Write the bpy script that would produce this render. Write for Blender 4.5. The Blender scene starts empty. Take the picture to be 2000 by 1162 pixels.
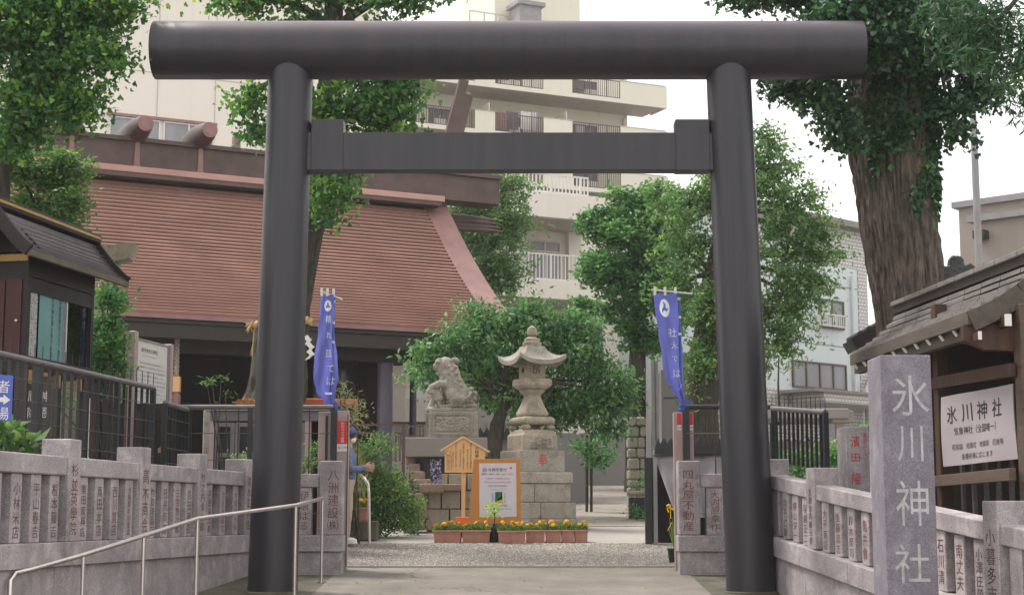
import bpy, bmesh, math, random
import numpy as np
from mathutils import Vector, Matrix
random.seed(7)
NR = np.random.RandomState(11)
S = bpy.context.scene
COL = S.collection

# ------------------------------------------------------------------ camera, sky, sun, exposure
EYE = Vector((0.0, 0.0, 0.85))          # z = 0 is the ground at the foot of the torii
F_PX = 3100.0
PITCH = math.atan(424.0 / F_PX)
cam_d = bpy.data.cameras.new('camera'); cam = bpy.data.objects.new('camera', cam_d); COL.objects.link(cam)
cam.location = EYE; cam.rotation_euler = (math.pi / 2 + PITCH, 0, 0)
cam_d.sensor_width = 36.0; cam_d.lens = 36.0 * F_PX / 2000.0
cam_d.clip_start = 0.1; cam_d.clip_end = 900.0
S.camera = cam

SUN_EL, SUN_AZ = math.radians(58), math.radians(-58)     # azimuth from +Y towards +X: light from the left, a little behind the scene
world = bpy.data.worlds.new('World'); S.world = world; world.use_nodes = True
wn = world.node_tree; wn.nodes.clear()
w_out = wn.nodes.new('ShaderNodeOutputWorld'); w_bg = wn.nodes.new('ShaderNodeBackground')
w_sky = wn.nodes.new('ShaderNodeTexSky'); w_sky.sky_type = 'NISHITA'; w_sky.sun_disc = False
w_sky.sun_elevation = SUN_EL; w_sky.sun_rotation = SUN_AZ
w_sky.air_density = 1.0; w_sky.dust_density = 2.0; w_sky.ozone_density = 1.0
w_hs = wn.nodes.new('ShaderNodeHueSaturation'); w_hs.inputs['Saturation'].default_value = 0.22
wn.links.new(w_sky.outputs[0], w_hs.inputs['Color'])
# a thin bright overcast over the sky: soft cloud, nearly white
w_co = wn.nodes.new('ShaderNodeTexCoord'); w_nz = wn.nodes.new('ShaderNodeTexNoise'); w_nz.inputs['Scale'].default_value = 2.2; w_nz.inputs['Detail'].default_value = 5
w_rp = wn.nodes.new('ShaderNodeValToRGB'); w_rp.color_ramp.elements[0].position = 0.3; w_rp.color_ramp.elements[0].color = (7.35, 7.2, 7.1, 1)
w_rp.color_ramp.elements[1].position = 0.7; w_rp.color_ramp.elements[1].color = (8.5, 8.35, 8.2, 1)
w_mx = wn.nodes.new('ShaderNodeMix'); w_mx.data_type = 'RGBA'; w_mx.inputs[0].default_value = 0.82
wn.links.new(w_co.outputs['Generated'], w_nz.inputs['Vector']); wn.links.new(w_nz.outputs['Fac'], w_rp.inputs[0])
wn.links.new(w_hs.outputs[0], w_mx.inputs[6]); wn.links.new(w_rp.outputs[0], w_mx.inputs[7]); wn.links.new(w_mx.outputs[2], w_bg.inputs['Color'])
w_bg.inputs['Strength'].default_value = 0.15
wn.links.new(w_bg.outputs[0], w_out.inputs['Surface'])
sun_d = bpy.data.lights.new('sun', 'SUN'); sun_d.energy = 2.7; sun_d.angle = math.radians(14); sun_d.color = (1.0, 0.95, 0.88)
sun = bpy.data.objects.new('sun', sun_d); COL.objects.link(sun)
sd = Vector((math.sin(SUN_AZ) * math.cos(SUN_EL), math.cos(SUN_AZ) * math.cos(SUN_EL), math.sin(SUN_EL)))
sun.rotation_euler = sd.to_track_quat('Z', 'Y').to_euler(); sun.location = sd * 60
S.view_settings.view_transform = 'Standard'; S.view_settings.look = 'None'
S.view_settings.gamma = 1.0; S.view_settings.exposure = 0.5
S.cycles.max_bounces = 6; S.cycles.transparent_max_bounces = 12

# ------------------------------------------------------------------ helpers
ct, st = math.cos(PITCH), math.sin(PITCH)
def W(px, py, Y):                       # the place at depth Y that the photo shows at pixel (px, py)
    u = 581.0 - py
    d = Vector((px - 1000.0, F_PX * ct - u * st, F_PX * st + u * ct))
    return EYE + d * (Y / d.y)
def X(px, Y, py=1000): return W(px, py, Y).x
def Z(py, Y): return W(1000, py, Y).z
def G(Y):                               # the ramp climbs from the street to the precinct and on up the lane behind
    z = 0.062 * (min(Y, 20.85) - 18)
    if Y > 20.85: z += 0.076 * (min(Y, 24.0) - 20.85)
    if Y > 24.0: z += 0.057 * (min(Y, 46.0) - 24.0)
    return z

class MB:
    def __init__(s): s.v = []; s.f = []; s.m = []
    def add(s, vs, fs, mi=0):
        b = len(s.v); s.v.extend([tuple(q) for q in vs]); s.f.extend([tuple(b + i for i in g) for g in fs]); s.m.extend([mi] * len(fs)); return s
    def boxm(s, M, sz, mi=0):
        a, b, c = sz[0] / 2, sz[1] / 2, sz[2] / 2
        vs = [M @ Vector(q) for q in ((-a,-b,-c),(a,-b,-c),(a,b,-c),(-a,b,-c),(-a,-b,c),(a,-b,c),(a,b,c),(-a,b,c))]
        return s.add(vs, ((0,3,2,1),(4,5,6,7),(0,1,5,4),(1,2,6,5),(2,3,7,6),(3,0,4,7)), mi)
    def box(s, c, sz, rz=0.0, mi=0):
        return s.boxm(Matrix.Translation(Vector(c)) @ Matrix.Rotation(rz, 4, 'Z'), sz, mi)
    def bar(s, p0, p1, w, h, up=(0, 0, 1), mi=0):      # box from p0 to p1, w across, h along up
        p0, p1 = Vector(p0), Vector(p1); y = (p1 - p0); L = y.length; y.normalize()
        x = y.cross(Vector(up)); x.normalize(); z = x.cross(y)
        M = Matrix((( x.x, y.x, z.x, (p0.x+p1.x)/2), (x.y, y.y, z.y, (p0.y+p1.y)/2), (x.z, y.z, z.z, (p0.z+p1.z)/2), (0,0,0,1)))
        return s.boxm(M, (w, L, h), mi)
    def tube(s, pts, r, n=8, mi=0, cap=True):
        pts = [Vector(p) for p in pts]; k = len(pts)
        rs = r if isinstance(r, (list, tuple)) else [r] * k
        prev = None; vs = []
        for i, p in enumerate(pts):
            t = (pts[min(i+1, k-1)] - pts[max(i-1, 0)]).normalized()
            a = prev if prev is not None else (Vector((1,0,0)) if abs(t.x) < 0.9 else Vector((0,1,0)))
            a = (a - t * a.dot(t)).normalized(); prev = a; b = t.cross(a)
            for j in range(n):
                q = 2 * math.pi * j / n; vs.append(p + (a * math.cos(q) + b * math.sin(q)) * rs[i])
        fs = [(i*n+j, i*n+(j+1)%n, (i+1)*n+(j+1)%n, (i+1)*n+j) for i in range(k-1) for j in range(n)]
        if cap: fs.append(tuple(reversed(range(n)))); fs.append(tuple((k-1)*n+j for j in range(n)))
        return s.add(vs, fs, mi)
    def lathe(s, c, prof, n=16, rot=0.0, sq=1.0, mi=0):  # prof: (radius, z) from bottom to top
        c = Vector(c); vs = []
        for r, z in prof:
            for j in range(n):
                q = 2*math.pi*j/n + rot; vs.append(c + Vector((r*math.cos(q), r*math.sin(q)*sq, z)))
        k = len(prof)
        fs = [(i*n+j, i*n+(j+1)%n, (i+1)*n+(j+1)%n, (i+1)*n+j) for i in range(k-1) for j in range(n)]
        fs.append(tuple(reversed(range(n)))); fs.append(tuple((k-1)*n+j for j in range(n)))
        return s.add(vs, fs, mi)
    def prism(s, poly, O, U, V, depth, mi=0):            # polygon in the (U, V) plane at O, thickened along U x V
        O, U, V = Vector(O), Vector(U), Vector(V); N = U.cross(V).normalized() * depth
        n = len(poly); a = [O + U*p[0] + V*p[1] for p in poly]
        fs = [tuple(reversed(range(n))), tuple(range(n, 2*n))] + [(i, (i+1)%n, n+(i+1)%n, n+i) for i in range(n)]
        return s.add(a + [q + N for q in a], fs, mi)
    def ball(s, c, r, nu=10, nv=7, M=None, mi=0):
        c = Vector(c); r = (r, r, r) if not isinstance(r, (tuple, list)) else r
        vs = []
        for i in range(nv + 1):
            th = math.pi * i / nv
            for j in range(nu):
                ph = 2*math.pi*j/nu
                q = Vector((r[0]*math.sin(th)*math.cos(ph), r[1]*math.sin(th)*math.sin(ph), r[2]*math.cos(th)))
                vs.append(c + (M @ q if M else q))
        fs = [(i*nu+j, (i+1)*nu+j, (i+1)*nu+(j+1)%nu, i*nu+(j+1)%nu) for i in range(nv) for j in range(nu)]
        return s.add(vs, fs, mi)
    def grid(s, fn, nu, nv, mi=0):
        vs = [fn(i/nu, j/nv) for j in range(nv+1) for i in range(nu+1)]
        return s.add(vs, [(j*(nu+1)+i, j*(nu+1)+i+1, (j+1)*(nu+1)+i+1, (j+1)*(nu+1)+i) for j in range(nv) for i in range(nu)], mi)
    def build(s, name, mat, parent=None, bevel=0.0, smooth=None, label=None, kind=None, seg=1, clean=True):
        me = bpy.data.meshes.new(name)
        inv = inv_of(parent)
        if inv is not None: vs = [tuple(inv @ Vector(q)) for q in s.v]
        else: vs = s.v
        me.from_pydata(vs, [], s.f)
        mats = mat if isinstance(mat, (list, tuple)) else [mat]
        for m in mats: me.materials.append(m)
        if len(mats) > 1: me.polygons.foreach_set('material_index', s.m)
        if clean or bevel:
            bm = bmesh.new(); bm.from_mesh(me)
            bmesh.ops.remove_doubles(bm, verts=bm.verts, dist=1e-5)
            bmesh.ops.recalc_face_normals(bm, faces=bm.faces)
            if bevel:
                es = [e for e in bm.edges if len(e.link_faces) == 2 and e.calc_face_angle(0) > 0.5]
                bmesh.ops.bevel(bm, geom=es, offset=bevel, segments=seg, affect='EDGES', clamp_overlap=True, profile=0.6)
            bm.to_mesh(me); bm.free()
        if smooth is not None:
            me.polygons.foreach_set('use_smooth', [True] * len(me.polygons))
            me.set_sharp_from_angle(angle=math.radians(smooth))
        me.update()
        return link(name, me, parent, label, kind)

ROOTM = {}
def inv_of(parent):
    if parent is None: return None
    o = parent
    while o.parent: o = o.parent
    return ROOTM.get(o.name)
def link(name, me, parent=None, label=None, kind=None):
    o = bpy.data.objects.new(name, me); COL.objects.link(o)
    if parent: o.parent = parent
    if label: o['label'] = label
    if kind: o['kind'] = kind
    return o
def thing(name, label, cat, loc=(0, 0, 0), rz=0.0, group=None):
    o = bpy.data.objects.new(name, None); COL.objects.link(o)
    o.empty_display_size = 0.2; o.location = loc; o.rotation_euler = (0, 0, rz)
    o['label'] = label; o['category'] = cat
    if group: o['group'] = group
    ROOTM[o.name] = (Matrix.Translation(Vector(loc)) @ Matrix.Rotation(rz, 4, 'Z')).inverted()
    return o
def tag(o, label, cat, group=None):
    o['label'] = label; o['category'] = cat
    if group: o['group'] = group
    return o
def kids(o): return [c for c in list(bpy.data.objects) if c.parent == o]
def dup(root, loc, rz, label, group=None):
    pairs = [(root, None)]; r = root.copy(); COL.objects.link(r); r.location = loc; r.rotation_euler = (0, 0, rz)
    r['label'] = label
    if group: r['group'] = group
    ROOTM[r.name] = (Matrix.Translation(Vector(loc)) @ Matrix.Rotation(rz, 4, 'Z')).inverted()
    def rec(a, b):
        for ch in a.children:
            c = ch.copy(); COL.objects.link(c); c.parent = b; rec(ch, c)
    rec(root, r); return r
def struct(name, mb, mat, **k):
    o = mb.build(name, mat, None, **k); o['kind'] = 'structure'; return o

# ------------------------------------------------------------------ materials
def lin(h):
    h = h.lstrip('#'); c = [int(h[i:i+2], 16) / 255 for i in (0, 2, 4)]
    return tuple(x / 12.92 if x <= 0.04045 else ((x + 0.055) / 1.055) ** 2.4 for x in c)
class NT:
    def __init__(s, name):
        s.mat = bpy.data.materials.new(name); s.mat.use_nodes = True; s.t = s.mat.node_tree; s.t.nodes.clear()
        s.out = s.n('ShaderNodeOutputMaterial'); s.p = s.n('ShaderNodeBsdfPrincipled')
        s.l(s.p.outputs[0], s.out.inputs['Surface']); s.co = s.n('ShaderNodeTexCoord')
    def n(s, t, **k):
        q = s.t.nodes.new(t)
        for a, b in k.items(): setattr(q, a, b)
        return q
    def l(s, a, b): s.t.links.new(a, b)
    def noise(s, scale, detail=3, rough=0.55, stretch=None, dist=0.0):
        q = s.n('ShaderNodeTexNoise'); q.inputs['Scale'].default_value = scale; q.inputs['Detail'].default_value = detail
        q.inputs['Roughness'].default_value = rough; q.inputs['Distortion'].default_value = dist
        if stretch:
            mp = s.n('ShaderNodeMapping'); mp.inputs['Scale'].default_value = stretch
            s.l(s.co.outputs['Object'], mp.inputs['Vector']); s.l(mp.outputs[0], q.inputs['Vector'])
        else: s.l(s.co.outputs['Object'], q.inputs['Vector'])
        return q.outputs['Fac']
    def ramp(s, fac, stops):
        r = s.n('ShaderNodeValToRGB'); e = r.color_ramp.elements
        e[0].position = stops[0][0]; e[1].position = stops[-1][0]
        e[0].color = (*stops[0][1], 1); e[1].color = (*stops[-1][1], 1)
        for p, c in stops[1:-1]:
            x = e.new(p); x.color = (*c, 1)
        s.l(fac, r.inputs[0]); return r.outputs[0]
    def mix(s, fac, a, b, mode='MIX'):
        m = s.n('ShaderNodeMix', data_type='RGBA', blend_type=mode)
        for v, i in ((fac, 0), (a, 6), (b, 7)):
            if isinstance(v, (int, float)): m.inputs[i].default_value = v
            elif isinstance(v, tuple): m.inputs[i].default_value = (*v, 1) if len(v) == 3 else v
            else: s.l(v, m.inputs[i])
        return m.outputs[2]
    def bump(s, h, strength, dist=0.02):
        b = s.n('ShaderNodeBump'); b.inputs['Strength'].default_value = strength; b.inputs['Distance'].default_value = dist
        s.l(h, b.inputs['Height']); s.l(b.outputs[0], s.p.inputs['Normal'])
    def color(s, c):
        if isinstance(c, tuple): s.p.inputs['Base Color'].default_value = (*c, 1)
        else: s.l(c, s.p.inputs['Base Color'])
    def set(s, rough=0.6, metal=0.0, spec=None, coat=None):
        s.p.inputs['Roughness'].default_value = rough; s.p.inputs['Metallic'].default_value = metal
        if spec is not None: s.p.inputs['Specular IOR Level'].default_value = spec
        if coat: s.p.inputs['Coat Weight'].default_value = coat
def g3(v, t=(1, 1, 1)): return (v*t[0], v*t[1], v*t[2])
def simple(name, c, rough=0.6, metal=0.0, var=0.12, scale=6, bump=0.0, bscale=40, spec=None, stretch=None, coat=None):
    t = NT(name); t.set(rough, metal, spec, coat)
    nz = t.noise(scale, 4, 0.6, stretch)
    t.color(t.ramp(nz, [(0.25, tuple(x*(1-var) for x in c)), (0.75, tuple(min(1, x*(1+var)) for x in c))]))
    if bump: t.bump(t.noise(bscale, 3, 0.6, stretch), bump, 0.01)
    return t.mat
def granite(name, base, dark, light, grain=85, stain=0.35, bump=0.15):
    t = NT(name); t.set(0.78)
    a = t.noise(grain, 2, 0.7); b = t.noise(grain*2.6, 2, 0.6); c = t.noise(1.7, 5, 0.6); d = t.noise(3.0, 4, 0.6, (3.5, 3.5, 0.5))
    col = t.ramp(a, [(0.33, dark), (0.46, base), (0.56, base), (0.68, light)])
    col = t.mix(0.45, col, t.ramp(b, [(0.38, dark), (0.5, base), (0.62, light)]))
    sf = t.ramp(c, [(0.4, (0, 0, 0)), (0.75, (1, 1, 1))])
    m = t.n('ShaderNodeMath', operation='MULTIPLY'); t.l(sf, m.inputs[0]); m.inputs[1].default_value = stain
    col = t.mix(m.outputs[0], col, tuple(x*0.45 for x in dark))
    m2 = t.n('ShaderNodeMath', operation='MULTIPLY'); t.l(t.ramp(d, [(0.52, (0,0,0)), (0.7, (1,1,1))]), m2.inputs[0]); m2.inputs[1].default_value = stain*0.7
    col = t.mix(m2.outputs[0], col, tuple(x*0.5 for x in base))
    v = t.noise(5.0, 4, 0.65); col = t.mix(t.ramp(v, [(0.3, (0.35,)*3), (0.5, (0,)*3)]), col, tuple(x*1.12 for x in light)) if grain > 70 else t.mix(t.ramp(v, [(0.52, (0,)*3), (0.7, (0.6,)*3)]), col, (dark[0]*0.7, dark[1]*0.75, dark[2]*0.6))
    t.color(col); t.bump(a, bump, 0.004); return t.mat

M = {}
M['granite'] = granite('pink grey granite', (0.40, 0.35, 0.36), (0.115, 0.10, 0.105), (0.70, 0.64, 0.65), stain=0.5)
M['granite_b'] = granite('grey granite', (0.34, 0.30, 0.305), (0.08, 0.07, 0.075), (0.64, 0.59, 0.60), stain=0.5)
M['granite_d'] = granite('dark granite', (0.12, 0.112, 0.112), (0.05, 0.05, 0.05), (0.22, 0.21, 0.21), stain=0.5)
M['granite_m'] = granite('violet grey granite', (0.21, 0.185, 0.22), (0.10, 0.088, 0.112), (0.37, 0.345, 0.395), grain=75, stain=0.4)
M['stone'] = granite('weathered stone', (0.37, 0.315, 0.235), (0.17, 0.15, 0.115), (0.53, 0.465, 0.36), grain=38, stain=0.55, bump=0.35)
M['stone_g'] = granite('weathered grey stone', (0.36, 0.325, 0.27), (0.16, 0.145, 0.12), (0.50, 0.46, 0.39), grain=45, stain=0.5, bump=0.35)
M['stone_k'] = granite('coarse block stone', (0.36, 0.325, 0.265), (0.15, 0.135, 0.11), (0.52, 0.475, 0.395), grain=60, stain=0.45, bump=0.5)
M['flag'] = granite('rough brown flagstone', (0.30, 0.225, 0.175), (0.16, 0.12, 0.095), (0.40, 0.32, 0.26), grain=22, stain=0.5, bump=0.6)
def steel_torii():
    t = NT('dark brown painted steel'); t.set(0.34, 0.0, 0.5)
    n1 = t.noise(1.5, 5, 0.65, (5, 5, 0.35)); n2 = t.noise(60, 3, 0.7, (6, 6, 0.15)); n3 = t.noise(0.7, 4, 0.6)
    c = t.ramp(n1, [(0.3, (0.017, 0.017, 0.023)), (0.5, (0.024, 0.023, 0.030)), (0.75, (0.040, 0.032, 0.038))])
    c = t.mix(t.ramp(n2, [(0.55, (0, 0, 0)), (0.75, (0.3, 0.3, 0.3))]), c, (0.09, 0.07, 0.065))
    # rain streaks run down the sides; lit tops painted in, paler purple facing up
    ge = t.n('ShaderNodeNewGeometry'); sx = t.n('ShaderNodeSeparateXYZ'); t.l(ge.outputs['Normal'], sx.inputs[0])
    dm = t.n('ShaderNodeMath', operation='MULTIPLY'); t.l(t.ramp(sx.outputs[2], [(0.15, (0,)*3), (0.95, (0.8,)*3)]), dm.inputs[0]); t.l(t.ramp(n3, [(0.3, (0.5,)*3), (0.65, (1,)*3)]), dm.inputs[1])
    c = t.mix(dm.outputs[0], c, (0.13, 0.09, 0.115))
    n4 = t.noise(3.0, 5, 0.7, (9, 9, 0.25)); c = t.mix(t.ramp(n4, [(0.56, (0,)*3), (0.72, (0.45,)*3)]), c, (0.058, 0.042, 0.042))
    t.color(c)
    r = t.n('ShaderNodeMapRange'); t.l(n3, r.inputs[0]); r.inputs[3].default_value = 0.30; r.inputs[4].default_value = 0.50; t.l(r.outputs[0], t.p.inputs['Roughness'])
    t.bump(n2, 0.05, 0.002); return t.mat
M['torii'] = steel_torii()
M['torii_h'] = None
def paint(name, c, **k): M[name] = simple(name.replace('_', ' '), c, **k)
paint('black_steel', (0.018, 0.019, 0.022), rough=0.4, var=0.3)
paint('rail_grey', (0.17, 0.155, 0.16), rough=0.42, metal=0.3, var=0.2)
paint('stainless', (0.62, 0.57, 0.54), rough=0.28, metal=1.0, var=0.08, scale=12)
paint('wood_dark', (0.03, 0.019, 0.015), rough=0.6, var=0.4, scale=9, stretch=(1, 1, 0.15), bump=0.15)
paint('wood_brown', (0.06, 0.026, 0.014), rough=0.65, var=0.45, scale=7, stretch=(2, 2, 0.2), bump=0.2)
paint('wood_grey', (0.10, 0.070, 0.048), rough=0.7, var=0.35, scale=7, stretch=(1, 0.2, 2), bump=0.25)
paint('wood_new', (0.72, 0.43, 0.19), rough=0.6, var=0.12, scale=3, stretch=(8, 8, 0.7), bump=0.05)
paint('white_paint', (0.72, 0.70, 0.67), rough=0.5, var=0.06)
paint('ink', (0.018, 0.016, 0.016), rough=0.8, var=0.2)
paint('carved_red', (0.16, 0.055, 0.05), rough=0.8, var=0.6, scale=9)
paint('carved_dark', (0.11, 0.06, 0.055), rough=0.8, var=0.6, scale=9)
paint('red_ink', (0.50, 0.03, 0.03), rough=0.6, var=0.1)
paint('red_sign', (0.62, 0.035, 0.02), rough=0.4, var=0.05)
paint('blue_sign', (0.07, 0.11, 0.44), rough=0.4, var=0.05)
paint('gold', (0.42, 0.26, 0.09), rough=0.5, metal=0.4, var=0.25, scale=60, bump=0.6, bscale=70)
paint('paper', (0.62, 0.58, 0.62), rough=0.7, var=0.03)
paint('paper_w', (0.78, 0.76, 0.72), rough=0.7, var=0.04)
paint('straw', (0.50, 0.33, 0.14), rough=0.85, var=0.3, scale=60, bump=0.4)
paint('terracotta', (0.42, 0.20, 0.15), rough=0.7, var=0.2, scale=9)
paint('orange_box', (0.85, 0.16, 0.02), rough=0.4, var=0.05)
paint('black_plastic', (0.02, 0.02, 0.02), rough=0.5, var=0.2)
paint('pink_grey', (0.40, 0.285, 0.27), rough=0.45, var=0.08)
paint('soil', (0.07, 0.05, 0.035), rough=0.95, var=0.4, scale=25, bump=0.6)
# ------------------------------------------------------------------ ground
def concrete(name, c0, c1, scale=2.0, fine=90, bump=0.2, cracks=False):
    t = NT(name); t.set(0.85)
    a = t.noise(scale, 6, 0.62); b = t.noise(fine, 2, 0.7); d = t.noise(0.5, 3, 0.5)
    col = t.ramp(a, [(0.3, c0), (0.7, c1)])
    col = t.mix(t.ramp(b, [(0.35, (0.5,)*3), (0.5, (0,)*3)]), col, tuple(x*0.6 for x in c0))
    col = t.mix(t.ramp(b, [(0.6, (0,)*3), (0.75, (0.45,)*3)]), col, tuple(min(1, x*1.5) for x in c1))
    col = t.mix(t.ramp(d, [(0.45, (0,)*3), (0.7, (0.5,)*3)]), col, tuple(x*0.6 for x in c0))
    if cracks:
        v = t.n('ShaderNodeTexVoronoi', feature='DISTANCE_TO_EDGE'); v.inputs['Scale'].default_value = 0.55 if name.startswith('cracked') else 0.22
        mp = t.n('ShaderNodeMapping'); nz = t.n('ShaderNodeTexNoise'); nz.inputs['Scale'].default_value = 1.3; nz.inputs['Detail'].default_value = 6
        t.l(t.co.outputs['Object'], nz.inputs['Vector']); t.l(t.mix(0.5, t.co.outputs['Object'], nz.outputs['Color'], 'LINEAR_LIGHT'), v.inputs['Vector'])
        col = t.mix(t.ramp(v.outputs['Distance'], [(0.0, (0.85,)*3), (0.02 if name.startswith('cracked') else 0.0022, (0,)*3)]), col, (0.06, 0.055, 0.05))
    t.color(col); t.bump(b, bump, 0.004); return t.mat
M['concrete'] = concrete('worn beige concrete', (0.145, 0.125, 0.108), (0.265, 0.235, 0.20), scale=1.3, cracks=True, bump=0.5)
M['concrete_f'] = concrete('pale precinct paving', (0.30, 0.27, 0.25), (0.38, 0.345, 0.32), fine=60)
M['lane'] = concrete('cracked old lane', (0.26, 0.225, 0.19), (0.38, 0.34, 0.30), cracks=True, fine=40)
M['gravelly'] = concrete('mossy aggregate', (0.05, 0.05, 0.030), (0.16, 0.145, 0.105), scale=3, fine=45, bump=0.9)
M['agg_base'] = concrete('aggregate bed', (0.16, 0.14, 0.12), (0.27, 0.24, 0.21), scale=4, fine=70, bump=0.8)
M['earth'] = concrete('dark garden soil', (0.05, 0.04, 0.03), (0.10, 0.08, 0.06), scale=3, fine=40, bump=0.9)
M['asphalt'] = concrete('grey ground', (0.16, 0.15, 0.145), (0.23, 0.22, 0.21))

def strip(mb, x0, x1, ys, dz=0.0, xf=None):
    def fn(u, v):
        i = v * (len(ys) - 1); k = min(int(i), len(ys) - 2); y = ys[k] + (ys[k+1] - ys[k]) * (i - k)
        a, b = (xf(y) if xf else (x0, x1)); return (a + (b - a) * u, y, G(y) + dz)
    return mb.grid(fn, 2, len(ys) - 1)
YS = [-60, -20, 0, 8, 12, 16, 18, 20.85, 24, 28, 34, 40, 46, 60, 120, 420]
g = MB(); g.grid(lambda u, v: ((u - 0.5) * 700, YS[min(int(round(v*15)), 15)], G(YS[min(int(round(v*15)), 15)]) - 0.008), 6, 15)
struct('ground', g, M['asphalt'])
# concrete approach, its edges widen towards the street
def ax(y): t = (y - 18.0); return (-2.36 - 0.0, 2.36)
def appr(y):
    l = X(668, 20.85, 1110) + (20.85 - y) * 0.0; r = X(1331, 20.85, 1116)
    return (l, r)
struct('approach_path', strip(MB(), 0, 0, [-12, 0, 8, 12, 15, 18, 20.83], 0.0, appr), M['concrete'])
def sidestrips():
    for nm, f in (('gravel_verge', lambda y: (-9.5, appr(y)[0] - 0.004)), ('gravel_verge_right', lambda y: (appr(y)[1] + 0.004, 9.5))):
        o = struct('gravel_verge', strip(MB(), 0, 0, [-12, 0, 8, 12, 15, 18, 20.4], -0.002, f), M['gravelly'])
sidestrips()
struct('aggregate_ramp', strip(MB(), -2.9, 3.0, [20.87, 22, 23, 24.05], 0.012), M['agg_base'])
e = MB(); e.bar((-2.3, 20.85, G(20.85) + 0.004), (2.4, 20.85, G(20.85) + 0.004), 0.07, 0.03); struct('path_edge_strip', e, M['concrete_f'])
struct('precinct_paving', strip(MB(), -14, 12, [24.07, 26, 28, 30], 0.004), M['concrete_f'])
struct('lane', strip(MB(), 0.5, 4.2, [28.0, 34, 40, 46, 70], 0.012, lambda y: (1.0 + (y-28)*0.058, 2.65 + (y-28)*0.048)), M['lane'])
# exposed pebbles of the aggregate ramp, too many to count
def pebbles():
    n = 24000; px = NR.uniform(-2.85, 2.95, n); py = NR.uniform(20.9, 24.03, n)
    pz = np.array([G(y) for y in py]) + 0.012; sz = NR.uniform(0.006, 0.015, n)
    base = np.array([(1,0,0),(0,1,0),(-1,0,0),(0,-1,0),(0,0,0.9)], float)
    ang = NR.uniform(0, 6.28, n); c, s_ = np.cos(ang), np.sin(ang)
    V = np.zeros((n, 5, 3)); el = NR.uniform(0.6, 1.0, n)
    for k in range(5):
        bx_, by_ = base[k, 0], base[k, 1] * el
        V[:, k, 0] = px + (bx_*c - by_*s_)*sz; V[:, k, 1] = py + (bx_*s_ + by_*c)*sz; V[:, k, 2] = pz + base[k, 2]*sz*0.8
    idx = np.arange(n)[:, None]*5
    F = np.concatenate([idx + np.array([[0,1,4]]), idx + np.array([[1,2,4]]), idx + np.array([[2,3,4]]), idx + np.array([[3,0,4]])])
    tint = np.tile(NR.uniform(0, 1, n), 4)
    return fast_mesh('pebbles', V.reshape(-1, 3), F, tint)
def fast_mesh(name, V, F, tint=None, smooth=False):
    me = bpy.data.meshes.new(name); nv, nf, k = len(V), len(F), F.shape[1]
    me.vertices.add(nv); me.vertices.foreach_set('co', V.astype(np.float32).ravel())
    me.loops.add(nf*k); me.loops.foreach_set('vertex_index', F.astype(np.int32).ravel())
    me.polygons.add(nf); me.polygons.foreach_set('loop_start', np.arange(0, nf*k, k, dtype=np.int32))
    try: me.polygons.foreach_set('loop_total', np.full(nf, k, dtype=np.int32))
    except Exception: pass
    if tint is not None:
        a = me.attributes.new('tint', 'FLOAT', 'FACE'); a.data.foreach_set('value', tint.astype(np.float32))
    me.update(calc_edges=True); me.validate()
    return me
def tinted(name, stops, rough=0.7, trans=0.0, spec=None):
    t = NT(name); t.set(rough, 0, spec)
    a = t.n('ShaderNodeAttribute'); a.attribute_name = 'tint'
    col = t.ramp(a.outputs['Fac'], stops)
    col = t.mix(0.35, col, t.mix(1.0, col, t.ramp(t.noise(1.1, 3), [(0.3, (0.6,)*3), (0.7, (1.45,)*3)]), 'MULTIPLY'))
    t.color(col)
    if trans:
        tr = t.n('ShaderNodeBsdfTranslucent'); hs = t.n('ShaderNodeHueSaturation'); hs.inputs['Hue'].default_value = 0.483
        hs.inputs['Saturation'].default_value = 1.15; hs.inputs['Value'].default_value = 1.9
        t.l(col, hs.inputs['Color']); t.l(hs.outputs[0], tr.inputs['Color'])
        mx = t.n('ShaderNodeMixShader'); mx.inputs[0].default_value = trans
        t.l(t.p.outputs[0], mx.inputs[1]); t.l(tr.outputs[0], mx.inputs[2]); t.l(mx.outputs[0], t.out.inputs['Surface'])
    return t.mat
M['pebble'] = tinted('mixed pebbles', [(0.0, (0.07, 0.06, 0.05)), (0.35, (0.17, 0.145, 0.125)), (0.75, (0.31, 0.27, 0.24)), (1.0, (0.48, 0.44, 0.40))])
pm = pebbles(); pm.materials.append(M['pebble'])
po = link('pebbles', pm); tag(po, 'small exposed pebbles set in the sloping strip below the planters', 'pebbles'); po['kind'] = 'stuff'

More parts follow.
